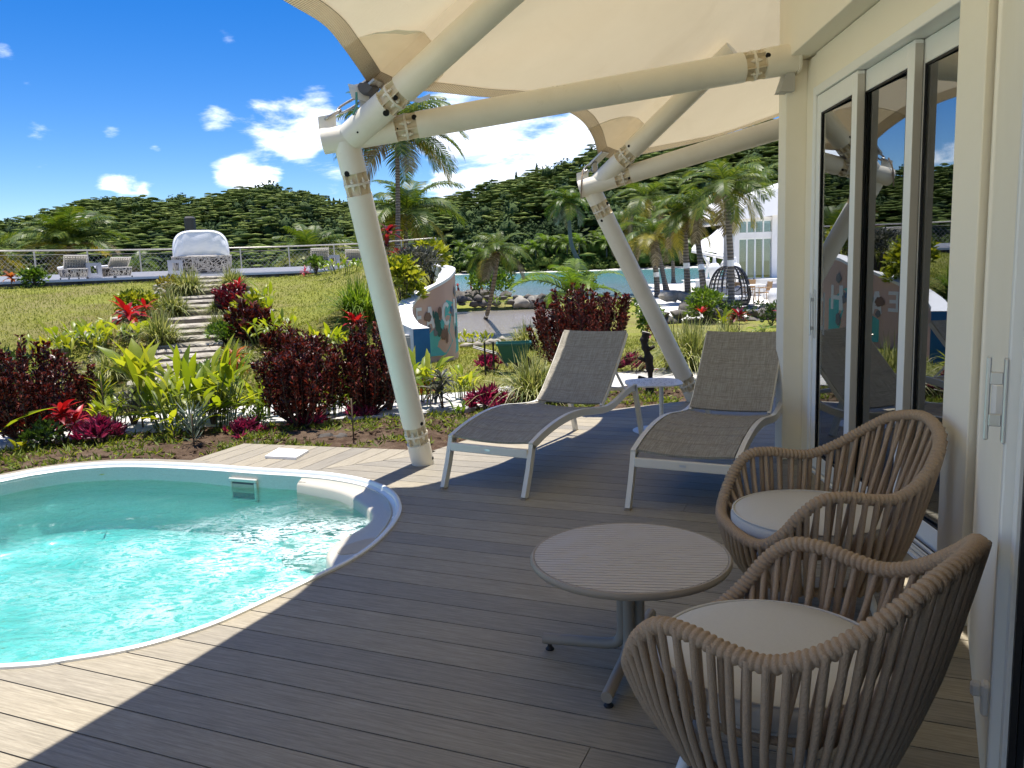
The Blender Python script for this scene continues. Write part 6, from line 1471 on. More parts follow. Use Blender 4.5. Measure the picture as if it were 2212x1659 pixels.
def build_palms():
    g = G
    def top(x, y, Y): return aty(x, y, Y)
    P = aty(850, 560, 37); P.z = .8; palm('tall coconut palm with hanging nuts behind the leaning post', P, top(857, 290, 37), 3.3, 26, 1, .125, (.1, 0), nuts=7, dry=2, yel=3, low=-.35)
    P = aty(872, 560, 42); P.z = 0; palm('shorter coconut palm just behind the tall one with nuts', P, top(876, 462, 42), 3.3, 20, 2, .13, yel=4)
    P = aty(150, 600, 46); P.z = 0; palm('bushy coconut palm behind the terrace at left', P, top(148, 530, 44), 2.9, 30, 3, .14, yel=2, dry=2, wind=.4, low=.1, curl=.8)
    P = aty(-30, 600, 44); P.z = 0; palm('coconut palm at the left edge with yellowing fronds', P, top(-12, 545, 44), 2.2, 16, 4, .13, yel=6)
    P = aty(296, 600, 48); P.z = -.5; palm('low coconut palm behind the terrace railing, left of the daybed', P, top(292, 578, 48), 2.0, 14, 5, .12, yel=3)
    P = aty(672, 600, 46); P.z = -.5; palm('pale coconut palm behind the right part of the terrace railing', P, top(672, 548, 46), 2.4, 22, 6, .12, yel=5, cols=('l_palm', 'l_grass', 'l_palm_d'), low=-.05, curl=.65)
    P = aty(770, 600, 50); P.z = -.5; palm('coconut palm with one long frond behind the right loungers', P, top(800, 560, 50), 3.2, 10, 16, .12, yel=4)
    P = g(1036, 722); palm('leaning coconut palm with a white band at the pond', P, top(1076, 541, 24.5), 1.22, 18, 7, .095, (.12, .1), band=.32, dry=3, yel=2)
    P = aty(1262, 572, 150); P.z = -.3; palm('lone curved coconut palm on the far shore', P, top(1228, 437, 150), 5.6, 24, 8, .42, (-1.2, 0), yel=3, dry=5)
    P = aty(1420, 640, 39); P.z = low_z(P.x, P.y); palm('yellow green coconut palm left in the row by the restaurant', P, top(1408, 508, 39), 1.8, 18, 9, .15, (.05, 0), band=.34, yel=7, dry=2)
    P = aty(1440, 640, 47); P.z = -.3; palm('coconut palm behind the yellow green one', P, top(1396, 428, 47), 2.2, 20, 10, .15, yel=3)
    P = aty(1487, 640, 33); P.z = -.34; palm('coconut palm in the row, second from the big front one', P, top(1478, 470, 33), 1.55, 18, 11, .14, band=.42, yel=6, dry=2)
    P = aty(1524, 645, 31); P.z = -.34; palm('slightly leaning coconut palm left of the black pod', P, top(1500, 446, 32.5), 1.6, 18, 12, .135, band=.38, yel=6, dry=2)
    P = aty(1580, 660, 29); P.z = -.34; palm('big front coconut palm beside the black woven pod', P, top(1570, 402, 29), 1.9, 22, 13, .13, (.04, 0), band=.36, dry=1, yel=5, nuts=4)
    P = aty(1640, 640, 44); P.z = -.3; palm('coconut palm partly hidden behind the restaurant roof', P, top(1636, 392, 44), 1.9, 18, 14, .14, yel=2)
    P = aty(1370, 640, 52); P.z = -.3; palm('small coconut palm left behind the far post', P, top(1357, 492, 52), 2.2, 18, 15, .15, yel=3)
    P = aty(1455, 640, 60); P.z = -.3; palm('dark coconut palm at the water behind the row', P, top(1452, 520, 60), 2.4, 14, 17, .15, yel=1)
# ------------------------------------------------------------------ hills and far shore
RIDGE = [(-1500, 455), (-900, 470), (-500, 478), (-200, 492), (-40, 500), (25, 489), (70, 476), (120, 466), (170, 446), (250, 441), (330, 440), (400, 440), (450, 438), (480, 426), (530, 421), (590, 418), (640, 424), (690, 440), (740, 456), (800, 452), (860, 444), (930, 438), (985, 431), (1050, 418), (1110, 406), (1160, 387), (1200, 372), (1250, 353), (1310, 326), (1400, 312), (1500, 300), (1600, 293), (1700, 286), (1850, 276), (2100, 290), (2600, 300), (3400, 330), (5000, 420)]
def build_hills():
    xs = [r[0] for r in RIDGE]; ys = [r[1] for r in RIDGE]
    # terrain fan by bearing
    NB, NT_ = 150, 34; BX = np.linspace(-1400, 3600, NB)
    def Rd(x): return 430 - 130 * sstep(700, 1400, x)
    def R0(x): return 200 - 25 * sstep(900, 1500, x)
    def surf(x, t):
        yr = interp(x, xs, ys); d = R0(x) + (Rd(x) - R0(x)) * t; zr = aty(x, yr, Rd(x)).z - 4.5
        b = .035 * math.sin(x * .021 + t * 4) + .05 * noise.noise(Vector((x * .006, t * 3, 1))); z = -1.2 + (zr + 1.2) * max(0, (1 - (1 - min(1, t)) ** 1.35) + b * math.sin(PI * min(1, t)) * 1.6)
        if t > 1: z = zr - (t - 1) * 60
        p = aty(x, yr, d); return Vector((p.x, p.y, z))
    rows = [[surf(x, t) for x in BX] for t in np.linspace(0, 1.5, NT_)]
    mb = MB().sheet(rows); struct('hills', mb, MT['hill'], True)
    # umbrella shaped crowns, dark valley trees: the far-off wood
    r = np.random.default_rng(12); bm = bmesh.new(); bmesh.ops.create_icosphere(bm, subdivisions=1, radius=1); bm.verts.index_update(); bv = np.array([v.co[:] for v in bm.verts]); bf = np.array([[v.index for v in f.verts] for f in bm.faces]); bm.free()
    bvar = []
    for k in range(10):
        nz = np.array([noise.noise(Vector(v) * 1.9 + Vector((k * 5.1, 0, 0))) + .55 * noise.noise(Vector(v) * 4.3 + Vector((0, k * 3.3, 0))) for v in bv]); q = bv * (1 + .34 * nz)[:, None]; q[:, 2] = np.where(q[:, 2] < -.15, -.15 + (q[:, 2] + .15) * .25, q[:, 2]); bvar.append(q)
    def wood(name, cs, label, m):
        V = []; Q = []; b = 0
        for c, s, core, nl, sz in cs:
            if core:
                q = bvar[r.integers(0, 10)]; w = q * np.array(s) * .8 + np.array(c); V.append(w); Q.append(bf + b); b += len(bv)
            if nl:
                d = r.normal(size=(nl, 3)); d /= np.linalg.norm(d, axis=1, keepdims=True); d[:, 2] = np.where(d[:, 2] < -.25, -d[:, 2], d[:, 2]); P_ = np.array(c) + d * np.array(s) * r.uniform(.75, 1.08, nl)[:, None]
                dr = d + r.normal(size=(nl, 3)) * .6; dr[:, 2] *= (.12 if not core else .5); v, q = np_leaves(P_ - dr * sz * .3, dr, sz * r.uniform(.6, 1.4, nl), sz * r.uniform(.5, 1.0, nl), .15, r); V.append(v); Q.append(q + b); b += len(v)
        o = link(bpy.data.objects.new(name, np_mesh(name, np.concatenate(V), np.concatenate(Q), m, name[0] == 'u'))); o['kind'] = 'stuff'; o['label'] = label; o['category'] = 'forest'
    um, dk, sh = [], [], []
    for i in range(1700):
        x = r.uniform(-350, 2150) if i % 6 else r.uniform(-1400, 3600); t = r.random() ** .8 * 1.04; p = surf(x, t); d = p.y
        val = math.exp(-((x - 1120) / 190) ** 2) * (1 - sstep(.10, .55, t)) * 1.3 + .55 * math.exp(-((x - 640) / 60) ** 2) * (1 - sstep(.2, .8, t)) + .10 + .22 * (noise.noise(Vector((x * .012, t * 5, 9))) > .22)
        if r.random() < val * .85:
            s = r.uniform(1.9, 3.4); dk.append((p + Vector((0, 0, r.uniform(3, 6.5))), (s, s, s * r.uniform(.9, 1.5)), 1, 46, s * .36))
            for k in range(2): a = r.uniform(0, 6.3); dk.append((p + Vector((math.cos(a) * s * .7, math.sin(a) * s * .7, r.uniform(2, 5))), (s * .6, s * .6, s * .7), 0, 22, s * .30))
        else:
            R_ = r.uniform(5.5, 10.5); h = r.uniform(3.8, 8.5)
            for k in range(r.integers(14, 20)):
                a = r.uniform(0, 6.3); q = R_ * math.sqrt(r.random()) * .9; s = r.uniform(1.1, 2.5); um.append((p + Vector((q * math.cos(a), q * math.sin(a), h - (q / R_) ** 2 * 4.2 + r.uniform(-1.2, .5))), (s * 1.2, s * 1.2, s * r.uniform(.24, .36)), 1, 0, 0))
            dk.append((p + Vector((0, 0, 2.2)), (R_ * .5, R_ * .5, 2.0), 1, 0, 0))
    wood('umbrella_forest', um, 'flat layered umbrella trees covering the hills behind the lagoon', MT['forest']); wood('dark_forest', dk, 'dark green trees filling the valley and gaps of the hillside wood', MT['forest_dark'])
    for i in range(900):
        x = r.uniform(-700, 2300); t = r.uniform(-.02, .05); p = surf(x, max(0, t)); s = r.uniform(1.0, 2.9); sh.append((p + Vector((0, -r.uniform(0, 9), r.uniform(.6, 2.6))), (s, s, s * r.uniform(.7, 1.1)), 1, 42, s * .42))
    wood('shore_bushes', sh, 'light green bushes lining the far shore of the lagoon', MT['shore'])
    # little palms and conifers that stand out one by one
    rr = random.Random(8); ORD = ['leftmost', 'second from the left', 'third from the left', 'fourth from the left', 'fifth from the left', 'sixth from the left', 'seventh from the left', 'eighth from the left', 'ninth from the left', 'tenth from the left', 'sixth from the right', 'fifth from the right', 'fourth from the right', 'third from the right', 'second from the right', 'rightmost']
    xsn = sorted([990, 1012, 1035, 1100, 1150, 1172, 1195, 1216, 1240, 1285, 1300, 1318, 1345, 1130, 1062])
    for i, x in enumerate(xsn):
        p = surf(x, .01); p.y -= rr.uniform(2, 9); h = rr.uniform(3.0, 6.5); p.z = -.5; pc = p + Vector((0, 0, h)); t = thing('shore_palm', 'small coconut palm in the far shore fringe, ' + (ORD[i] if i < 10 else ORD[i + 1]), 'palm tree', tuple(p), 0, 'small palms on the far shore'); mb = MB(); mb.tube([(0, 0, 0), (.1, 0, h)], .16, 6); part('trunk', mb, MT['bark'], t, True, True)
        for k in range(13): inst('frond', frond((round((1.3 - 1.7 * k / 13) * 5) / 5, 1.4, .45), rr.choice(['l_palm', 'l_fern', 'l_fern'])), t, (.1, 0, h), (0, 0, k * 2.4), rr.uniform(2.6, 3.8))
    for i, x in enumerate((668, 690, 712, 722, 735, 744, 757, 1116, 1160)):
        p = surf(x, .98); h = rr.uniform(2.5, 4.5); mb = MB(); mb.tube([p, p + Vector((0, 0, 7 + h * .3))], .3, 5)
        for k in range(5): mb.ico(p + Vector((0, 0, 7 + h * k / 5)), 1.0 * (1 - k / 6), 1, .4, (1, 1, 1.1), i * 7 + k)
        single('ridge_tree', mb, MT['forest_dark'], 'small dark pointed tree on the hill skyline, ' + (ORD[i] if i < 7 else ('second from the right', 'rightmost')[i - 7]), 'tree', 'pointed trees on the skyline', True, p)
    mb = MB(); rows = []
    for x in np.linspace(-600, 2400, 60): p = surf(x, 0); rows.append([(p.x, p.y - 14, -.95), (p.x, p.y - 10, -.62), (p.x, p.y + 3, -.1)])
    mb.sheet(rows, True); struct('far_beach', mb, MT['sand'])

# ------------------------------------------------------------------ upper terrace furniture
def terr(xD, dY=0.0):
    """point on the terrace top, dY metres behind its front edge, along a bearing"""
    d = ray(xD, 590); k = d[0] / d[1]; y = 20.0
    while y < terr_front(k * y) + dY and y < 60: y += .02
    return Vector((k * y, y, 1.53))
def weave_box(mb, gap, c, sx, sy, sz, ang, rr, n=60, w=.022, taper=.88):
    """woven open-work drum: a dark core crossed by many straight strips on each face"""
    rot = Matrix.Rotation(ang, 3, 'Z'); q = 3.2
    def P(a, z):
        k = 1 / ((abs(math.cos(a)) ** q + abs(math.sin(a)) ** q) ** (1 / q)); f = taper + (1 - taper) * math.sin(min(1, (z / sz) * 1.25) * PI / 2)
        return rot @ Vector((sx / 2 * k * math.cos(a) * f, sy / 2 * k * math.sin(a) * f, z)) + c
    gap.sheet([[P(a, z) * 1.0 + (c - P(a, z)) * .04 * Vector((1, 1, 0)).length * .7 for a in np.linspace(0, 2 * PI, 33)] for z in (.02, sz * .3, sz * .6, sz - .02)])
    for i in range(n):
        a0 = rr.uniform(0, 2 * PI); z0 = rr.uniform(0, sz); an = rr.uniform(0, PI); L = rr.uniform(.25, .6); da = math.cos(an) * L / (max(sx, sy) / 2); dz = math.sin(an) * L
        pts = [P(a0 + da * f, min(sz, max(0.0, z0 + dz * f))) for f in np.linspace(-.5, .5, 5)]; mb.tube(pts, w * .6, 4)
    for z in (.015, sz - .01): mb.tube([P(a, z) for a in np.linspace(0, 2 * PI, 33)[:-1]], w * 1.3, 5, closed=True)
def woven_lounger(label, P, az, seed, H=.62, seatcol=True):
    t = thing('woven_lounger', label, 'woven lounger', tuple(P), 0, 'woven loungers on the upper terrace'); rr = random.Random(seed); rot = Matrix.Rotation(az, 3, 'Z'); mb, gp = MB(), MB(); c = Vector(P) + rot @ Vector((0, -.05, .06))
    weave_box(mb, gp, c, .84, 1.75, .30, az, rr, 170, .014); b = part('base', mb, MT['wicker'], t); part('base_core', gp, MT['wicker_dark'], b)
    mb = MB(); 
    for k in range(9):
        x = -.36 + .72 * k / 8; mb.tube([c + rot @ Vector((x, -.28, .30)), c + rot @ Vector((x, -.62, .30 + H * .92))], .02, 4)
    for k in range(9):
        f = k / 8; mb.tube([c + rot @ Vector((-.40, -.28 - .34 * f, .30 + H * .92 * f)), c + rot @ Vector((.40, -.28 - .34 * f, .30 + H * .92 * f))], .022, 4)
    part('backrest', mb, MT['wicker'], t); mb = MB(); mb.box(c + rot @ Vector((0, .30, .35)), (.74, 1.10, .09), rot, .03); part('mattress', mb, MT['canvas'], t)
    mb = MB(); a = math.atan2(.34, H * .92); mb.box(c + rot @ Vector((0, -.40, .30 + H * .47)), (.74, .07, H * .95), rot @ Matrix.Rotation(a, 3, 'X'), .03); part('back_pad', mb, MT['pad_grey'], t)
    for sx in (-1, 1):
        for y in (-.7, .7): mb = MB().box(c + rot @ Vector((sx * .32, y, -.03)), (.04, .04, .06), rot); part('foot', mb, MT['gasket'], t)
    return t
def build_terrace_things():
    az = lambda p, off: math.atan2(-p.x, p.y) + off
    for lb, x, H, sd, off in (('woven lounger on the upper terrace, farthest left', 158, .80, 1, .25), ('woven lounger between grey side table and daybed on the terrace', 246, .62, 2, .5), ('woven lounger with upright back on the right part of the terrace', 690, .95, 3, .15), ('woven lounger partly hidden by the leaning post', 768, .80, 4, .0)):
        p = terr(x, .9); woven_lounger(lb, p, az(p, off), sd, H * .58).scale = (.66, .72, .74)
    for lb, x, s in (('grey square side table with an opening between the two left woven loungers', 203, .50), ('grey square side table just left of the daybed', 380, .52), ('grey square side table between the two right woven loungers', 722, .56)):
        p = terr(x, .6); a = az(p, .08); rot = Matrix.Rotation(a, 3, 'Z'); t = thing('side_table', lb, 'side table', tuple(p), 0, 'grey side tables on the upper terrace'); w, h = .44, s
        for nm, c, sz in (('top', (0, 0, h - .05), (w, .44, .10)), ('base', (0, 0, .08), (w, .44, .16)), ('side', (-w / 2 + .06, 0, h / 2 + .03), (.12, .44, h - .262)), ('side', (w / 2 - .06, 0, h / 2 + .03), (.12, .44, h - .262))):
            mb = MB().box(p + rot @ Vector(c), sz, rot); part(nm, mb, MT['greybox'], t)
        t.scale = (.8, .8, .8)
    # daybed with hooded cover
    p = terr(439, 1.6); t = thing('daybed', 'large woven daybed with a white hooded cover at the head of the stairs', 'daybed', tuple(p)); rr = random.Random(9); a = az(p, 0); mb, gp = MB(), MB(); weave_box(mb, gp, p + Vector((0, 0, .03)), 1.98, 1.9, .62, a, rr, 520, .017, .90)
    b = part('base', mb, MT['wicker'], t); part('base_core', gp, MT['wicker_dark'], b); rot = Matrix.Rotation(a, 3, 'Z')
    def hood(u, v):
        x = math.copysign(abs(math.cos(u)) ** .55, math.cos(u)) * .93; z = abs(math.sin(u)) ** .62 * .92 if u not in (0, PI) else 0; y = -.72 + v * 1.1; k = .92 + .08 * math.sin(v * PI); drop = 1 - .10 * (1 - v) ** 2
        return p + rot @ Vector((x * k, y - .10 * math.sin(u) * (1 - v), .64 + z * drop))
    mb = MB(); us = np.linspace(0.0001, PI - .0001, 37); vs = np.linspace(0, 1, 9); mb.sheet([[hood(u, v) for u in us] for v in vs]); back = [hood(u, 0) for u in us]; part('cover', mb, MT['canvas'], t, True)
    mb = MB(); n = 12; rows = []
    for i, q in enumerate(back):
        lo = p + rot @ Vector((math.cos(us[i]) * .90, -.80, .64)); rows.append([lo.lerp(q, k / 6) + rot @ Vector((0, -.07 * math.sin(PI * k / 6) + .012 * math.sin(i * 1.1 + k), 0)) for k in range(7)])
    mb.sheet(rows); part('back_cover', mb, MT['canvas'], t, True)
    for v in (0, .45, 1.0): mb = MB(); mb.tube([hood(u, v) + Vector((0, 0, .006)) for u in us], .014, 6); part('hoop', mb, MT['canvas'], t, True)
    t.scale = (.8, .8, .8)
    # dark post behind it
    q = aty(414, 520, 44); mb = MB(); w = .25; mb.box((q.x, q.y, 1.7), (.50, .5, 5.8), None, .10); single('chimney', mb, MT['charcoal'], 'dark grey square chimney sticking up behind the daybed', 'chimney', loc=(q.x, q.y, 0))
    # railing
    pl = [aty(x, 560, Y) for x, Y in ((-260, 21.6), (0, 23), (200, 25.2), (400, 27.2), (600, 28.4), (790, 28.2), (943, 25.4))]; pl = [Vector((a_.x, a_.y, 1.53)) for a_ in pl]; path = crom(pl[:-1], 8) + [pl[-1]]; t = thing('railing', 'long metal railing with cable mesh round the upper terrace', 'railing', tuple(path[0])); H = .86
    mb = MB(); mb.tube([q + Vector((0, 0, H)) for q in path], .022, 8); part('handrail', mb, MT['rail'], t, True)
    mb = MB()
    for z in (.74, .12): mb.tube([q + Vector((0, 0, z)) for q in path], .004 if z < .7 else .008, 4)
    part('cables', mb, MT['rail'], t)
    ln = [0]
    for a_, b_ in zip(path, path[1:]): ln.append(ln[-1] + (b_ - a_).length)
    d = .4
    while d < ln[-1]:
        j = max(0, min(len(path) - 2, int(np.searchsorted(ln, d, 'right')) - 1)); q = path[j].lerp(path[j + 1], (d - ln[j]) / (ln[j + 1] - ln[j])); mb = MB().box(q + Vector((0, 0, H / 2)), (.036, .036, H)); part('railing_post', mb, MT['rail'], t); d += 1.6
    mb = MB().box(path[-1] + Vector((0, 0, H / 2)), (.06, .06, H)); part('railing_post', mb, MT['rail'], t)
    mb = MB()
    for k in range(0, 130):
        d = ln[-1] * k / 130
        for s_ in (-1, 1):
            a_, b_ = d, d + s_ * .55
            if not 0 < b_ < ln[-1]: continue
            pt = []
            for e in (a_, b_): j = max(0, min(len(path) - 2, int(np.searchsorted(ln, e, 'right')) - 1)); pt.append(path[j].lerp(path[j + 1], (e - ln[j]) / (ln[j + 1] - ln[j])))
            mb.tube([pt[0] + Vector((0, 0, .10)), pt[1] + Vector((0, 0, .70))], .003, 3)
    part('mesh_infill', mb, MT['rail'], t)

# ------------------------------------------------------------------ painted wall
def build_mural():
    ctl = [aty(928, 740, 11.75), aty(905, 740, 12.25), aty(893, 740, 13.0), aty(899, 740, 13.75), aty(928, 740, 14.25), aty(968, 740, 14.45), aty(985, 740, 14.75), aty(989, 740, 15.6), aty(976, 740, 17.0), aty(940, 740, 20.0), aty(885, 740, 24)]
    ctl = [Vector((p.x, p.y, 0)) for p in ctl]; C = crom(ctl, 10); N = len(C); zt_c = [.64, .68, .80, .95, 1.12, 1.28, 1.40, 1.47, 1.52, 1.60, 1.66]; zt = [interp(i / 10, range(11), zt_c) for i in range(N)]
    nr = []
    for i in range(N):
        t = (C[min(N - 1, i + 1)] - C[max(0, i - 1)]).normalized(); nr.append(Vector((t.y, -t.x, 0)))       # towards the garden side (right)
    ln = [0]
    for a, b in zip(C, C[1:]): ln.append(ln[-1] + (b - a).length)
    th = .24; t = thing('painted_wall', 'curved garden wall painted with big white letters and sea creatures', 'wall', tuple(C[0]))
    zb = lambda i: low_z(C[i].x, C[i].y) - .15
    mb = MB(); mb.sheet([[(C[i].x, C[i].y, zb(i)) for i in range(N)], [(C[i].x, C[i].y, zt[i]) for i in range(N)]]); part('painted_face', mb, MT['m_pink'], t, True)
    mb = MB(); inn = [C[i] - nr[i] * th for i in range(N)]
    rows = [[(C[i].x + nr[i].x * .012, C[i].y + nr[i].y * .012, zt[i] - .03) for i in range(N)], [(C[i].x + nr[i].x * .012, C[i].y + nr[i].y * .012, zt[i] + .02) for i in range(N)], [(inn[i].x, inn[i].y, zt[i] + .02) for i in range(N)], [(inn[i].x, inn[i].y, zt[i] - .9) for i in range(N)]]
    mb.sheet(rows); part('coping', mb, MT['white'], t, 40)
    e0, e1 = C[0] + nr[0] * .006, inn[0]; mb = MB(); f = Vector((C[0] - C[1])).normalized() * .006; mb.add([(e0.x + f.x, e0.y + f.y, zb(0)), (e1.x + f.x, e1.y + f.y, zb(0)), (e1.x + f.x, e1.y + f.y, zt[0] + .015), (e0.x + f.x, e0.y + f.y, zt[0] + .015)], [(0, 1, 2, 3)]); part('blue_end', mb, MT['m_blue'], t)
    def W(s, z, off=.004):
        s = max(0, min(ln[-1] - 1e-4, s)); j = min(N - 2, int(np.searchsorted(ln, s, 'right')) - 1); q = (s - ln[j]) / (ln[j + 1] - ln[j]); p = C[j].lerp(C[j + 1], q); n_ = nr[j].lerp(nr[j + 1], q).normalized(); return Vector((p.x + n_.x * off, p.y + n_.y * off, z))
    def Wp(xD, yD):
        """wall coordinates (along, height) seen along a bearing, on the painted side"""
        r = Vector(ray(xD, yD)); best = (9, 0, 0)
        for k in range(0, 500):
            s = ln[22] + (ln[66] - ln[22]) * k / 500; p = W(s, 0); 
            kk = p.y / r.y; e = abs(p.x - r.x * kk); 
            if e < best[0] - 1e-6: best = (e, s, CH + r.z * kk)
        return best[1], best[2]
    def patch(name, poly, m, off):
        """paint shape given in wall coordinates"""
        bm = bmesh.new(); vs = [bm.verts.new((a, b, 0)) for a, b in poly]; f = bm.faces.new(vs); r_ = bmesh.ops.triangulate(bm, faces=[f]); bmesh.ops.subdivide_edges(bm, edges=bm.edges, cuts=3, use_grid_fill=True); bmesh.ops.triangulate(bm, faces=bm.faces); bm.verts.index_update()
        mb = MB(); mb.add([W(v.co.x, v.co.y, off) for v in bm.verts], [[v.index for v in f.verts] for f in bm.faces]); bm.free(); part(name, mb, MT[m], t)
    sS = ln[50]; 
    c2 = lambda x, y: (548.6 + .2728 * x, 384 + .2728 * y)
    def P2(pts): return [Wp(*c2(x, y)) for x, y in pts]
    # teal ground with two waves
    s_at = lambda x: Wp(*c2(x, 1100))[0]
    a, b, c_, d_ = s_at(1375), s_at(1470), s_at(1545), s_at(1605)
    z = lambda y, x=1550: Wp(*c2(x, y))[1]
    patch('paint_teal', [(a, z(1400)), (a, z(1230)), ((a + b) / 2, z(1195)), (b, z(1260)), ((b + c_) / 2, z(1100)), ((b + c_) / 2 + .02, z(1010)), (c_ - .05, z(965)), (c_ + .12, z(985)), (d_ - .05, z(1060)), (d_ + .3, z(1080)), (d_ + .3, z(1400))], 'm_teal', .004)
    def letter(ch, s0, s1, z0, z1, off=.009):
        w = (s1 - s0) * .26; h = z1 - z0; k = h * .17
        R_ = lambda x0, y0, x1, y1: patch('letter_' + ch.lower(), [(x0, y0), (x1, y0), (x1, y1), (x0, y1)], 'm_white', off)
        if ch == 'E': R_(s0, z0, s0 + w, z1); R_(s0 + w, z1 - k, s1, z1); R_(s0 + w, (z0 + z1) / 2 - k / 2, s1 - w * .4, (z0 + z1) / 2 + k / 2); R_(s0 + w, z0, s1, z0 + k)
        if ch == 'B': R_(s0, z0, s0 + w, z1); R_(s0 + w, z1 - k, s1, z1); R_(s0 + w, (z0 + z1) / 2 - k / 2, s1, (z0 + z1) / 2 + k / 2); R_(s0 + w, z0, s1, z0 + k); R_(s1 - w, z0 + k, s1, (z0 + z1) / 2 - k / 2); R_(s1 - w, (z0 + z1) / 2 + k / 2, s1, z1 - k)
        if ch == 'H': R_(s0, z0, s0 + w, z1); R_(s1 - w, z0, s1, z1); R_(s0 + w, (z0 + z1) / 2 - k / 2, s1 - w, (z0 + z1) / 2 + k / 2)
        if ch == 'A':
            m_ = (s0 + s1) / 2; patch('letter_a', [(s0, z0), (s0 + w, z0), (m_ , z1 - h * .28), (m_, z1), (m_ - w * .7, z1)], 'm_white', off); patch('letter_a', [(s1, z0), (m_ + w * .7, z1), (m_, z1), (m_, z1 - h * .28), (s1 - w, z0)], 'm_white', off); R_(s0 + (s1 - s0) * .3, z0 + h * .22, s1 - (s1 - s0) * .3, z0 + h * .22 + k * .8)
        if ch == 'C':
            m_ = (s0 + s1) / 2; zc = (z0 + z1) / 2; o_ = [(m_ + (s1 - s0) / 2 * math.cos(u), zc + h / 2 * math.sin(u)) for u in np.linspace(.8, 2 * PI - .8, 22)]; i_ = [(m_ + ((s1 - s0) / 2 - w) * math.cos(u), zc + (h / 2 - k) * math.sin(u)) for u in np.linspace(.8, 2 * PI - .8, 22)]
            for q in range(21): patch('letter_c', [o_[q], o_[q + 1], i_[q + 1], i_[q]], 'm_white', off)
    for ch, x0, x1, ym, y0, y1 in (('E', 1285, 1330, 1300, 1190, 1030), ('A', 1362, 1432, 1400, 1195, 1020), ('C', 1486, 1552, 1520, 1170, 985), ('H', 1578, 1609, 1594, 1150, 955)):
        s0, z0 = Wp(*c2(x0, (y0 + y1) / 2))[0], Wp(*c2(ym, y0))[1]; s1, z1 = Wp(*c2(x1, (y0 + y1) / 2))[0], Wp(*c2(ym, y1))[1]; letter(ch, min(s0, s1), max(s0, s1), min(z0, z1), max(z0, z1))
    # sea shells, corals, fish: plain painted shapes
    rr = random.Random(2)
    def blob(name, x, y, rx, ry, m, off, n=14, jag=.25):
        sc, zc = Wp(*c2(x, y)); dx = abs(Wp(*c2(x + 10, y))[0] - sc) / 10; dz = abs(Wp(*c2(x, y + 10))[1] - zc) / 10
        patch(name, [(sc + rx * dx * math.cos(u) * (1 + rr.uniform(-jag, jag)), zc + ry * dz * math.sin(u) * (1 + rr.uniform(-jag, jag))) for u in np.linspace(0, 2 * PI, n + 1)[:-1]], m, off)
    for x, y, rx, ry, m in ((1372, 1105, 24, 42, 'm_brown'), (1448, 1120, 20, 60, 'm_green'), (1470, 1065, 14, 50, 'm_brown'), (1466, 1190, 34, 60, 'm_green'), (1440, 1215, 14, 46, 'm_grey'), (1500, 1235, 22, 48, 'm_brown'), (1528, 1245, 10, 70, 'm_brown'), (1490, 1160, 16, 40, 'm_teal'), (1572, 1060, 9, 40, 'm_grey'), (1586, 900, 5, 40, 'm_grey'), (1600, 1220, 5, 50, 'm_grey'), (1560, 1040, 7, 24, 'm_blue'), (1420, 1085, 8, 30, 'm_green'), (1385, 1195, 16, 30, 'm_grey')): blob('painted_creature', x, y, rx, ry, m, .013)
    # grey utility box at the near end
    p = aty(894, 738, 11.9); mb = MB().box((p.x, p.y, .26), (.27, .2, .62), None, .012); o = single('utility_box', mb, MT['box_grey'], 'pale grey utility box at the near end of the painted wall', 'utility box', loc=(p.x, p.y, 0))
    mb = MB().box((p.x, p.y - .103, .28), (.22, .008, .5), None, .002); part('box_door', mb, MT['box_grey'], o)

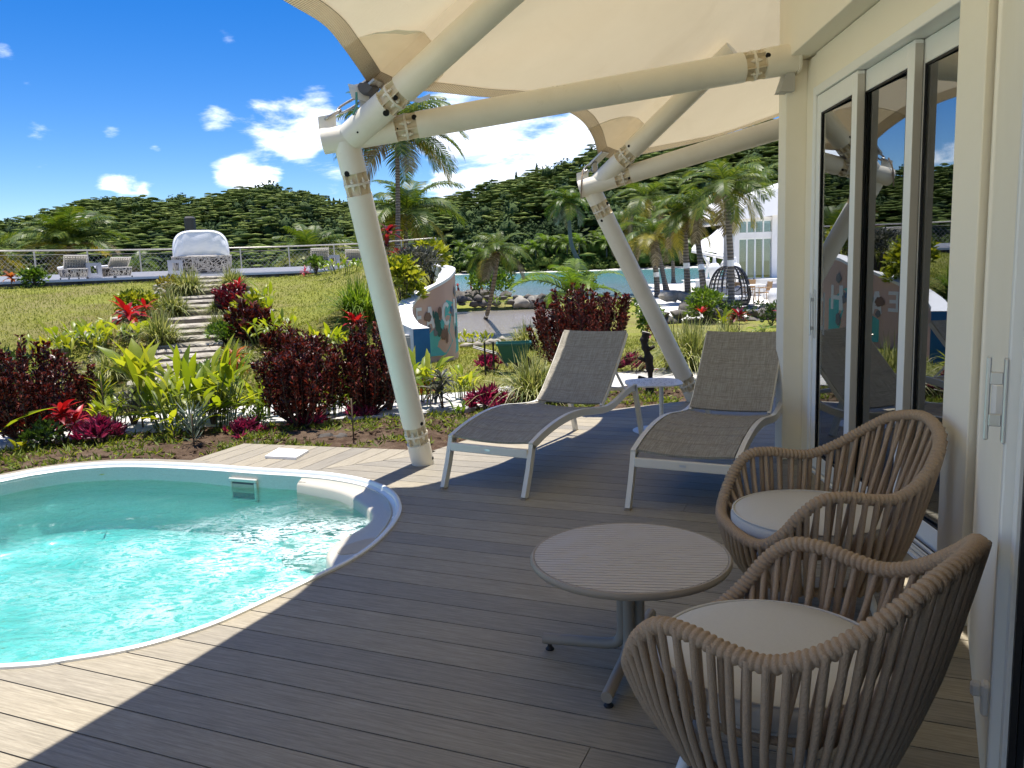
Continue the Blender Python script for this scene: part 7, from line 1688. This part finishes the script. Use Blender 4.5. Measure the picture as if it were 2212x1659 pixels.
def build_garden_things():
    # green wheeled cart
    P = G(1112, 806); P.z = low_z(P.x, P.y); t = thing('garden_cart', 'green plastic garden cart with a black handle frame on the grass', 'cart', tuple(P)); o = P
    L, Wd, H = .50, .36, .27; mb = MB(); z0 = .17
    ob = [(-L / 2, -Wd / 2), (L / 2, -Wd / 2), (L / 2, Wd / 2), (-L / 2, Wd / 2)]
    def ring(s, z): return [(o.x + x * s, o.y + y * s, o.z + z) for x, y in ob]
    rows = [ring(.62, z0), ring(1.0, z0 + H), ring(1.07, z0 + H), ring(1.07, z0 + H + .03), ring(.98, z0 + H + .03), ring(.60, z0 + .02)]
    for r in rows: r.append(r[0])
    mb.sheet(rows); mb.add(ring(.62, z0), [(3, 2, 1, 0)]); mb.add(ring(.60, z0 + .02), [(0, 1, 2, 3)]); part('tray', mb, MT['cart_green'], t)
    mb = MB(); a = o + Vector((-.44, -.16, 0)); b = o + Vector((-.31, -.16, 0)); mb.tube([a + Vector((0, 0, .0)), a + Vector((0, 0, .50)), b + Vector((0, 0, .50)), b + Vector((0, 0, 0))], .015, 6); part('handle_frame', mb, MT['black_metal'], t)
    mb = MB(); mb.tube([o + Vector((-.62, -.1, .42)), o + Vector((-.25, -.1, .30)), o + Vector((-.1, -.1, .1))], .012, 6); mb.tube([o + Vector((-.62, .1, .42)), o + Vector((-.25, .1, .30)), o + Vector((-.1, .1, .1))], .012, 6); part('push_bar', mb, MT['zinc'], t)
    mb = MB(); mb.lathe([(.02, -.04), (.12, -.04), (.14, -.02), (.14, .02), (.12, .04), (.02, .04)], 18, o + Vector((.12, 0, .14)), Matrix.Rotation(PI / 2, 3, 'X')); part('wheel', mb, MT['glide'], t)
    # cut trunk
    P = G(1401, 856); tp = aty(1396, 718, P.y); t = thing('cut_trunk', 'dark cut tree trunk with a pale top between the two loungers', 'tree stump', tuple(P)); mb = MB()
    pts = crom([P - Vector((0, 0, .1)), P.lerp(tp, .3) + Vector((.03, 0, 0)), P.lerp(tp, .6) + Vector((.015, 0, 0)), P.lerp(tp, .85) + Vector((-.03, 0, 0)), tp], 5); mb.tube(pts, lambda u: .046 + .016 * math.sin(u * 17) * (1 - u) + .01 * math.sin(u * 41), 9)
    for f, dx in ((.55, -.11), (.72, .09), (.25, -.12)): q = P.lerp(tp, f); mb.tube([q, q + Vector((dx, -.02, .05))], lambda u: .028 * (1 - .3 * u), 6)
    k = part('trunk', mb, MT['deadwood'], t, True); mb = MB(); d = (pts[-1] - pts[-2]).normalized(); mb.tube([tp - d * .002, tp + d * .006], .052, 12); part('cut_face', mb, MT['cutface'], t)
    # red carved stakes at the lagoon
    for i, (lb, x, y0, y1, dx) in enumerate((('red painted stake left of the lagoon bush, half hidden by the painted wall', 994, 649, 612, 6), ('red painted stake in front of the left side of the lagoon bush', 1024, 646, 610, 9), ('red painted stake in front of the middle of the lagoon bush', 1045, 643, 612, 8), ('short red painted stake at the right of the lagoon bush', 1083, 640, 628, 2))):
        b = G(x, y0); tpz = aty(x - dx, y1, b.y); mb = MB(); mb.tube([b - Vector((0, 0, .1)), b.lerp(tpz, .7), b.lerp(tpz, .74), b.lerp(tpz, .86), b.lerp(tpz, .9), tpz], lambda u: (.075, .065, .035, .035, .09, .03)[min(5, int(round(u * 5)))], 7); single('carved_stake', mb, MT['red_paint'], lb, 'stake', 'red stakes beside the lagoon', loc=b)
    for i, (x, y, r, lb) in enumerate(((1000, 650, .55, 'dark boulder at the foot of the leftmost red stake'), (1022, 648, .62, 'dark boulder in front of the lagoon bush, left'), (1040, 645, .55, 'dark boulder in front of the lagoon bush, middle'), (1092, 642, .38, 'dark boulder at the right end of the lagoon bush'))): rock(lb, G(x, y) + Vector((0, 0, r * .3)), r, 40 + i)
    stone_row('stone bank along the near edge of the grass strip beyond the pond', 'stone_bank', [G(x, y, False) + Vector((0, 0, .1)) for x, y in ((970, 668), (1010, 668), (1060, 667), (1110, 667), (1165, 664), (1230, 660))], .55, .27, 'rock', 7, 2, cat='rocks')
    stone_row('low stone bank along the lagoon behind the grass strip', 'stone_bank', [G(x, y, False) + Vector((0, 0, .1)) for x, y in ((1090, 639), (1130, 638), (1170, 636), (1215, 634))], .7, .26, 'rock', 8, 1, cat='rocks')
    for i, (x, y, r) in enumerate(((1128, 666, .48), (1148, 664, .42), (1165, 664, .5))): rock(('pale boulder on the pond bank, leftmost of three', 'pale boulder on the pond bank, middle of three', 'pale boulder on the pond bank, rightmost of three')[i], G(x, y) + Vector((0, 0, .15)), r, 60 + i, 'rock_pale', 'pale boulders on the pond bank')
    stone_row('dark lava rock wall along the near edge of the white sand', 'rock_wall', [aty(x, y, 24.2) for x, y in ((1395, 700), (1450, 699), (1500, 699), (1560, 698), (1620, 697), (1690, 696), (1760, 695))], .42, .27, 'rock', 9, 2, cat='rock wall', base=-.05)
    stone_row('dark rocks ringing the foot of the big front palm', 'rock_ring', [aty(x, y, 28.2) for x, y in ((1462, 668), (1500, 671), (1540, 673), (1580, 672), (1620, 673), (1670, 671), (1720, 670))], .55, .32, 'rock', 10, 1, cat='rocks', base=-.05)
    stone_row('pale rocks edging the sand near the two banded palms', 'rock_ring', [aty(x, y, 33) for x, y in ((1425, 640), (1455, 644), (1490, 645), (1525, 650))], .7, .34, 'rock_pale', 11, 1, cat='rocks', base=-.05)
    stone_row('stones edging the pond bank at the leaning palm', 'stone_edging', [G(x, y, False) for x, y in ((990, 752), (1030, 750), (1065, 744), (1085, 738))], .35, .12, 'rock_pale', 12, 1, cat='rocks')

# ------------------------------------------------------------------ restaurant side
def build_restaurant():
    X = lambda x, Y: aty(x, 600, Y).x
    c3 = lambda x, y: (1042.3 + .3224 * x, 274.3 + .3224 * y)
    def Z(x, y, Y): return aty(*c3(x, y), Y).z
    t = thing('restaurant', 'white restaurant pavilion with tall glass walls on the sand', 'building', (X(1650, 38), 38, -.34)); Y = 38
    xl = aty(*c3(1690, 800), Y).x; xc = aty(*c3(1945, 800), Y).x; xr = aty(*c3(2300, 800), Y).x; z0 = -.34
    zs = Z(1800, 1012, Y); z1 = Z(1800, 745, Y); z2 = Z(1800, 706, Y); z3 = Z(1800, 625, Y); z4 = Z(1900, 600, Y)
    def bx(nm, x0, x1, y0, y1, za, zb, m, par=t): return part(nm, MB().box(((x0 + x1) / 2, (y0 + y1) / 2, (za + zb) / 2), (x1 - x0, y1 - y0, zb - za)), MT[m], par)
    bx('floor_slab', xl, xr + 3, Y - .1, Y + 8, z0 - .4, zs - .12, 'white')
    bx('column', xl - .02, xl + .20, Y, Y + .3, zs - .1, z3 + .1, 'white'); bx('column', xc - .05, xc + .25, Y - .06, Y + .3, zs - .1, z4 + .1, 'white')
    bx('transom', xl + .2, xc - .05, Y + .02, Y + .25, z1, z2, 'white'); bx('transom', xc + .25, xr, Y + .02, Y + .25, Z(2000, 735, Y), Z(2000, 672, Y), 'white')
    bx('head', xl + .2, xc - .05, Y + .02, Y + .25, z3, z3 + .14, 'white'); bx('head', xc + .25, xr, Y + .02, Y + .25, Z(2000, 625, Y), z4 + .1, 'white')
    for x0, x1, za, zb, n in ((xl + .2, xc - .05, z2, z3, 4), (xl + .2, xc - .05, zs - .1, z1, 4), (xc + .25, xr, Z(2000, 672, Y), Z(2000, 625, Y), 2), (xc + .25, xr, zs - .1, Z(2000, 735, Y), 3)):
        w = bx('window_frame', x0, x1, Y + .06, Y + .12, zb - .05, zb - .002, 'alu')
        for k in range(n):
            a, b = x0 + (x1 - x0) * k / n, x0 + (x1 - x0) * (k + 1) / n; bx('mullion', a - .03, a + .03, Y + .05, Y + .13, za, zb - .052, 'alu'); bx('pane', a + .031, b - .031, Y + .085, Y + .095, za + .002, zb - .052, 'rglass')
    # roof: sloping white slab
    A = [c3(1660, 628), c3(1880, 460), c3(2100, 372), c3(2400, 300)]; zr = [Z(1680, 620, Y), Z(1880, 462, Y + .5), Z(2085, 380, Y + .5), Z(2300, 320, Y + .5)]; xs = [aty(*c3(v, 600), Y - .4).x for v in (1675, 1880, 2085, 2300)]; zb = [Z(1675, 625, Y) - .0, Z(1880, 606, Y) - .0, Z(2085, 574, Y), Z(2300, 550, Y)]
    mb = MB(); mb.sheet([[(xs[i], Y - .4, zb[i]) for i in range(4)], [(xs[i], Y - .4 + .35 * (zr[i] - zb[i]), max(zr[i], zb[i] + .12)) for i in range(4)], [(xs[i], Y + 9, max(zr[i], zb[i] + .12) + .3) for i in range(4)], [(xs[i], Y + 9, zb[i]) for i in range(4)], [(xs[i], Y - .4, zb[i]) for i in range(4)]]); part('roof', mb, MT['white'], t)
    bx('back_wall', xl + 1.5, xr + 2, Y + 7.5, Y + 7.7, z0, 4.0, 'greybox'); bx('ceiling', xl + .2, xr, Y + .3, Y + 7.5, z3 + .1, z3 + .16, 'canvas')
    for k in range(5): x = xl + .8 + k * 1.1; bx('dining_chair', x, x + .5, Y + 2.5, Y + 3.0, zs - .1, zs + .75, 'charcoal')
    # curved white plinth wall
    mb = MB(); ctl = [aty(*c3(v, 1060), yy) for v, yy in ((1690, 38.3), (1760, 37.6), (1830, 37.0), (1920, 36.6), (2010, 36.4), (2120, 36.6))]; C = crom([Vector((p.x, p.y, 0)) for p in ctl], 5); mb.sheet([[(p.x, p.y, z0 - .4) for p in C], [(p.x, p.y, zs - .03) for p in C], [(p.x + .1, p.y + 1.6, zs - .03) for p in C]]); part('plinth_wall', mb, MT['white'], t, 40)
    l = aty(*c3(1815, 1030), 36.95); part('plinth_lamp', MB().box(l - Vector((0, .06, 0)), (.06, .05, .22)), MT['charcoal'], t)
    # tent membrane with struts behind
    Yt = 50; t2 = thing('restaurant_tent', 'white tent roof with leaning struts behind the restaurant', 'canopy', (X(1560, Yt), Yt, -.34)); mb = MB(); rows = []
    o = [c3(1400, 815), c3(1480, 830), c3(1560, 842), c3(1640, 850), c3(1700, 850)]; p_ = [c3(1480, 760), c3(1530, 725), c3(1570, 690), c3(1620, 660), c3(1700, 650)]
    for k in range(9):
        f = k / 8; rows.append([aty(a[0] + (b[0] - a[0]) * f, a[1] + (b[1] - a[1]) * f - 6 * math.sin(PI * f), Yt + 3 * f) for a, b in zip(o, p_)])
    mb.sheet(rows); part('membrane', mb, MT['canvas'], t2, True)
    for a, b in (((1400, 830), (1640, 880)), ((1470, 830), (1520, 930)), ((1640, 850), (1590, 960)), ((1570, 845), (1690, 905))): mb = MB(); mb.tube([aty(*c3(*a), Yt), aty(*c3(*b), Yt - .5)], .10, 8); part('strut', mb, MT['canvas'], t2, True)
    for a in ((1490, 930), (1665, 930)): q = aty(*c3(*a), Yt); mb = MB(); mb.tube([(q.x, q.y, -.5), (q.x + .2, q.y, q.z + .5)], .09, 8); part('leg', mb, MT['canvas'], t2, True)
    # bulbous white sculptures
    for lb, x, y0, w, Yq in (('white bulbous fabric lantern left of the black pod', 1553, 1000, 80, 36), ('white bulbous fabric lantern behind the top of the black pod', 1690, 990, 84, 35.5)):
        q = aty(*c3(x, 960), Yq); r = w * .3224 / 1750 * Yq / 2; pr = [(.02, -.9), (r * .5, -.75), (r * .85, -.35), (r, .0), (r * .95, .25), (r * .7, .45), (r * .3, .52), (.08, .55), (.06, .85), (.05, .9)]
        mb = MB(); mb.lathe([(a, b * .62) for a, b in pr], 18, q); mb.v = [tuple(Vector(v) + Vector((0, 0, .05 * noise.noise(Vector(v) * 3)))) for v in mb.v]; mb.tube([(q.x, q.y, -.5), (q.x, q.y, q.z - .4)], .05, 6); single('fabric_lantern', mb, MT['canvas'], lb, 'lantern', 'white fabric lanterns by the restaurant', True, (q.x, q.y, -.34))
    # black woven pod
    Yp = 31; q = aty(*c3(1652, 1170), Yp); q.z = -.34; t = thing('woven_pod', 'black woven dome shaped lounge pod on the sand', 'lounge pod', tuple(q)); r, h = .80, 1.42
    def D(u, a): z = h * math.sin(u * PI / 2) ** .9; k = math.cos(u * PI / 2) ** .72 * (1 if u > .12 else .9 + u); return q + Vector((r * k * math.cos(a), r * k * math.sin(a), .06 + z))
    mb = MB()
    for i in range(26):
        a = 2 * PI * i / 26
        if 4.35 < a < 5.05: continue
        mb.tube([D(u, a) for u in np.linspace(0, .97, 10)], .014, 4)
    for u in (.0, .09, .17, .25, .33, .42, .51, .6, .7, .8, .9):
        mb.tube([D(u, a) for a in np.linspace(5.05 - 2 * PI, 4.35, 30)], .013, 4)
    mb.tube([q + Vector((r * .33 * math.cos(a), -r * .86, .80 + .26 * math.sin(a))) for a in np.linspace(0, 2 * PI, 24)[:-1]], .02, 5, closed=True); part('woven_shell', mb, MT['black_metal'], t)
    for i in range(13): 
        a = 2 * PI * (i + .5) / 13; mb = MB(); mb.tube([D(u, a) for u in np.linspace(0, .92, 9)], .03, 4); part('rib', mb, MT['black_metal'], t)
    part('base', MB().lathe([(0, .0), (r * .88, .0), (r * .97, .16), (r * .9, .22), (0, .22)], 28, q), MT['black_metal'], t, 30); part('cushion', MB().lathe([(0, .22), (r * .86, .22), (r * .88, .33), (r * .8, .37), (0, .38)], 28, q), MT['canvas'], t, 40)
    for k, (x, c_) in enumerate(((-.3, 'greybox'), (.05, 'canvas'), (.32, 'greybox'))): mb = MB().ico(q + Vector((x, -.1, .55)), .2, 2, .1, (1, .5, .9), k); part('pillow', mb, MT[c_], t, True)
    # tables and chairs
    def chair(lb, x, y, Yc, rz):
        q = aty(*c3(x, y), Yc); q.z = -.34; t = thing('garden_chair', lb, 'chair', tuple(q), 0, 'woven seat chairs on the sand'); rot = Matrix.Rotation(rz, 3, 'Z'); T = lambda a, b, c: q + rot @ Vector((a, b, c))
        for sx in (-1, 1): mb = MB(); mb.tube([T(.25 * sx, -.26, 0), T(.23 * sx, -.22, .62), T(.24 * sx, .20, .64)], .016, 5); mb.tube([T(.25 * sx, .27, 0), T(.23 * sx, .22, .45), T(.22 * sx, .28, .86)], .016, 5); part('leg_frame', mb, MT['tan_weave'], t)
        part('seat', MB().box(T(0, 0, .44), (.44, .44, .03), rot), MT['tan_weave'], t); part('backrest', MB().box(T(0, .26, .68), (.44, .025, .34), rot @ Matrix.Rotation(-.15, 3, 'X')), MT['tan_weave'], t)
    def table(lb, x, y, Yc, r=.42):
        q = aty(*c3(x, y), Yc); q.z = -.34; t = thing('garden_table', lb, 'table', tuple(q), 0, 'white tables on the sand'); part('table_top', MB().box(q + Vector((0, 0, .73)), (2 * r, 2 * r, .035), None, .01), MT['canvas'], t)
        for sx in (-1, 1):
            for sy in (-1, 1): mb = MB(); mb.tube([q + Vector((sx * r * .85, sy * r * .85, 0)), q + Vector((sx * r * .85, sy * r * .85, .71))], .02, 6); part('leg', mb, MT['canvas'], t)
    table('square white table right of the black pod', 1808, 1170, 31, .40); chair('tan woven chair at the left side of the white table by the pod', 1752, 1165, 31.3, 1.9); chair('tan woven chair at the right side of the white table by the pod', 1878, 1170, 30.8, -1.5)
    table('long white table at the water, left of the black pod', 1432, 1110, 40, .6); chair('tan chair behind the black pod at the plinth wall', 1770, 1125, 34, -1.2)
    for i, (lb, x, y, s) in enumerate((('large white ribbed pouf, left of two by the column', 1968, 1190, 1.0), ('white ribbed pouf beside the column, right of two', 2058, 1190, .95), ('small white hourglass stool between the white poufs', 2014, 1185, .7))):
        q = aty(*c3(x, y), 30.5); q.z = -.36; r = .31 * s; n = 14
        pr = [(r * (.62 + .38 * math.sin(PI * (k + .5) / n)) + .012 * (k % 2), .62 * s * k / (n - 1)) for k in range(n)] if i < 2 else [(.20 - .07 * math.sin(PI * k / 9), .5 * k / 9) for k in range(10)]
        single('pouf', MB().lathe([(0, 0)] + pr + [(0, pr[-1][1])], 24, q), MT['canvas'], lb, 'pouf', 'white poufs on the sand', 50, q)
    q = aty(*c3(2035, 1110), 34.5); q.z = -.34; t = thing('outdoor_sofa', 'low white outdoor sofa with grey cushions in front of the plinth wall', 'sofa', tuple(q)); part('frame', MB().box(q + Vector((0, 0, .14)), (1.9, .8, .24), None, .04), MT['canvas'], t)
    for k, x in enumerate((-.55, 0, .55)): part('seat_cushion', MB().box(q + Vector((x, 0, .33)), (.5, .7, .14), None, .04), MT['greybox'], t); part('back_cushion', MB().box(q + Vector((x, .3, .52)), (.48, .14, .3), None, .05), MT['greybox'], t)

# ------------------------------------------------------------------ build it all
build_ground(); build_stairs(); build_deck(); build_pool(); build_bungalow(); build_canopy()
build_hills(); build_terrace_things(); build_mural(); build_restaurant(); build_garden_things(); build_palms()
build_loungers(); build_side_table(); build_coffee_table(); build_chairs(); near_plants(); stuff_cover()
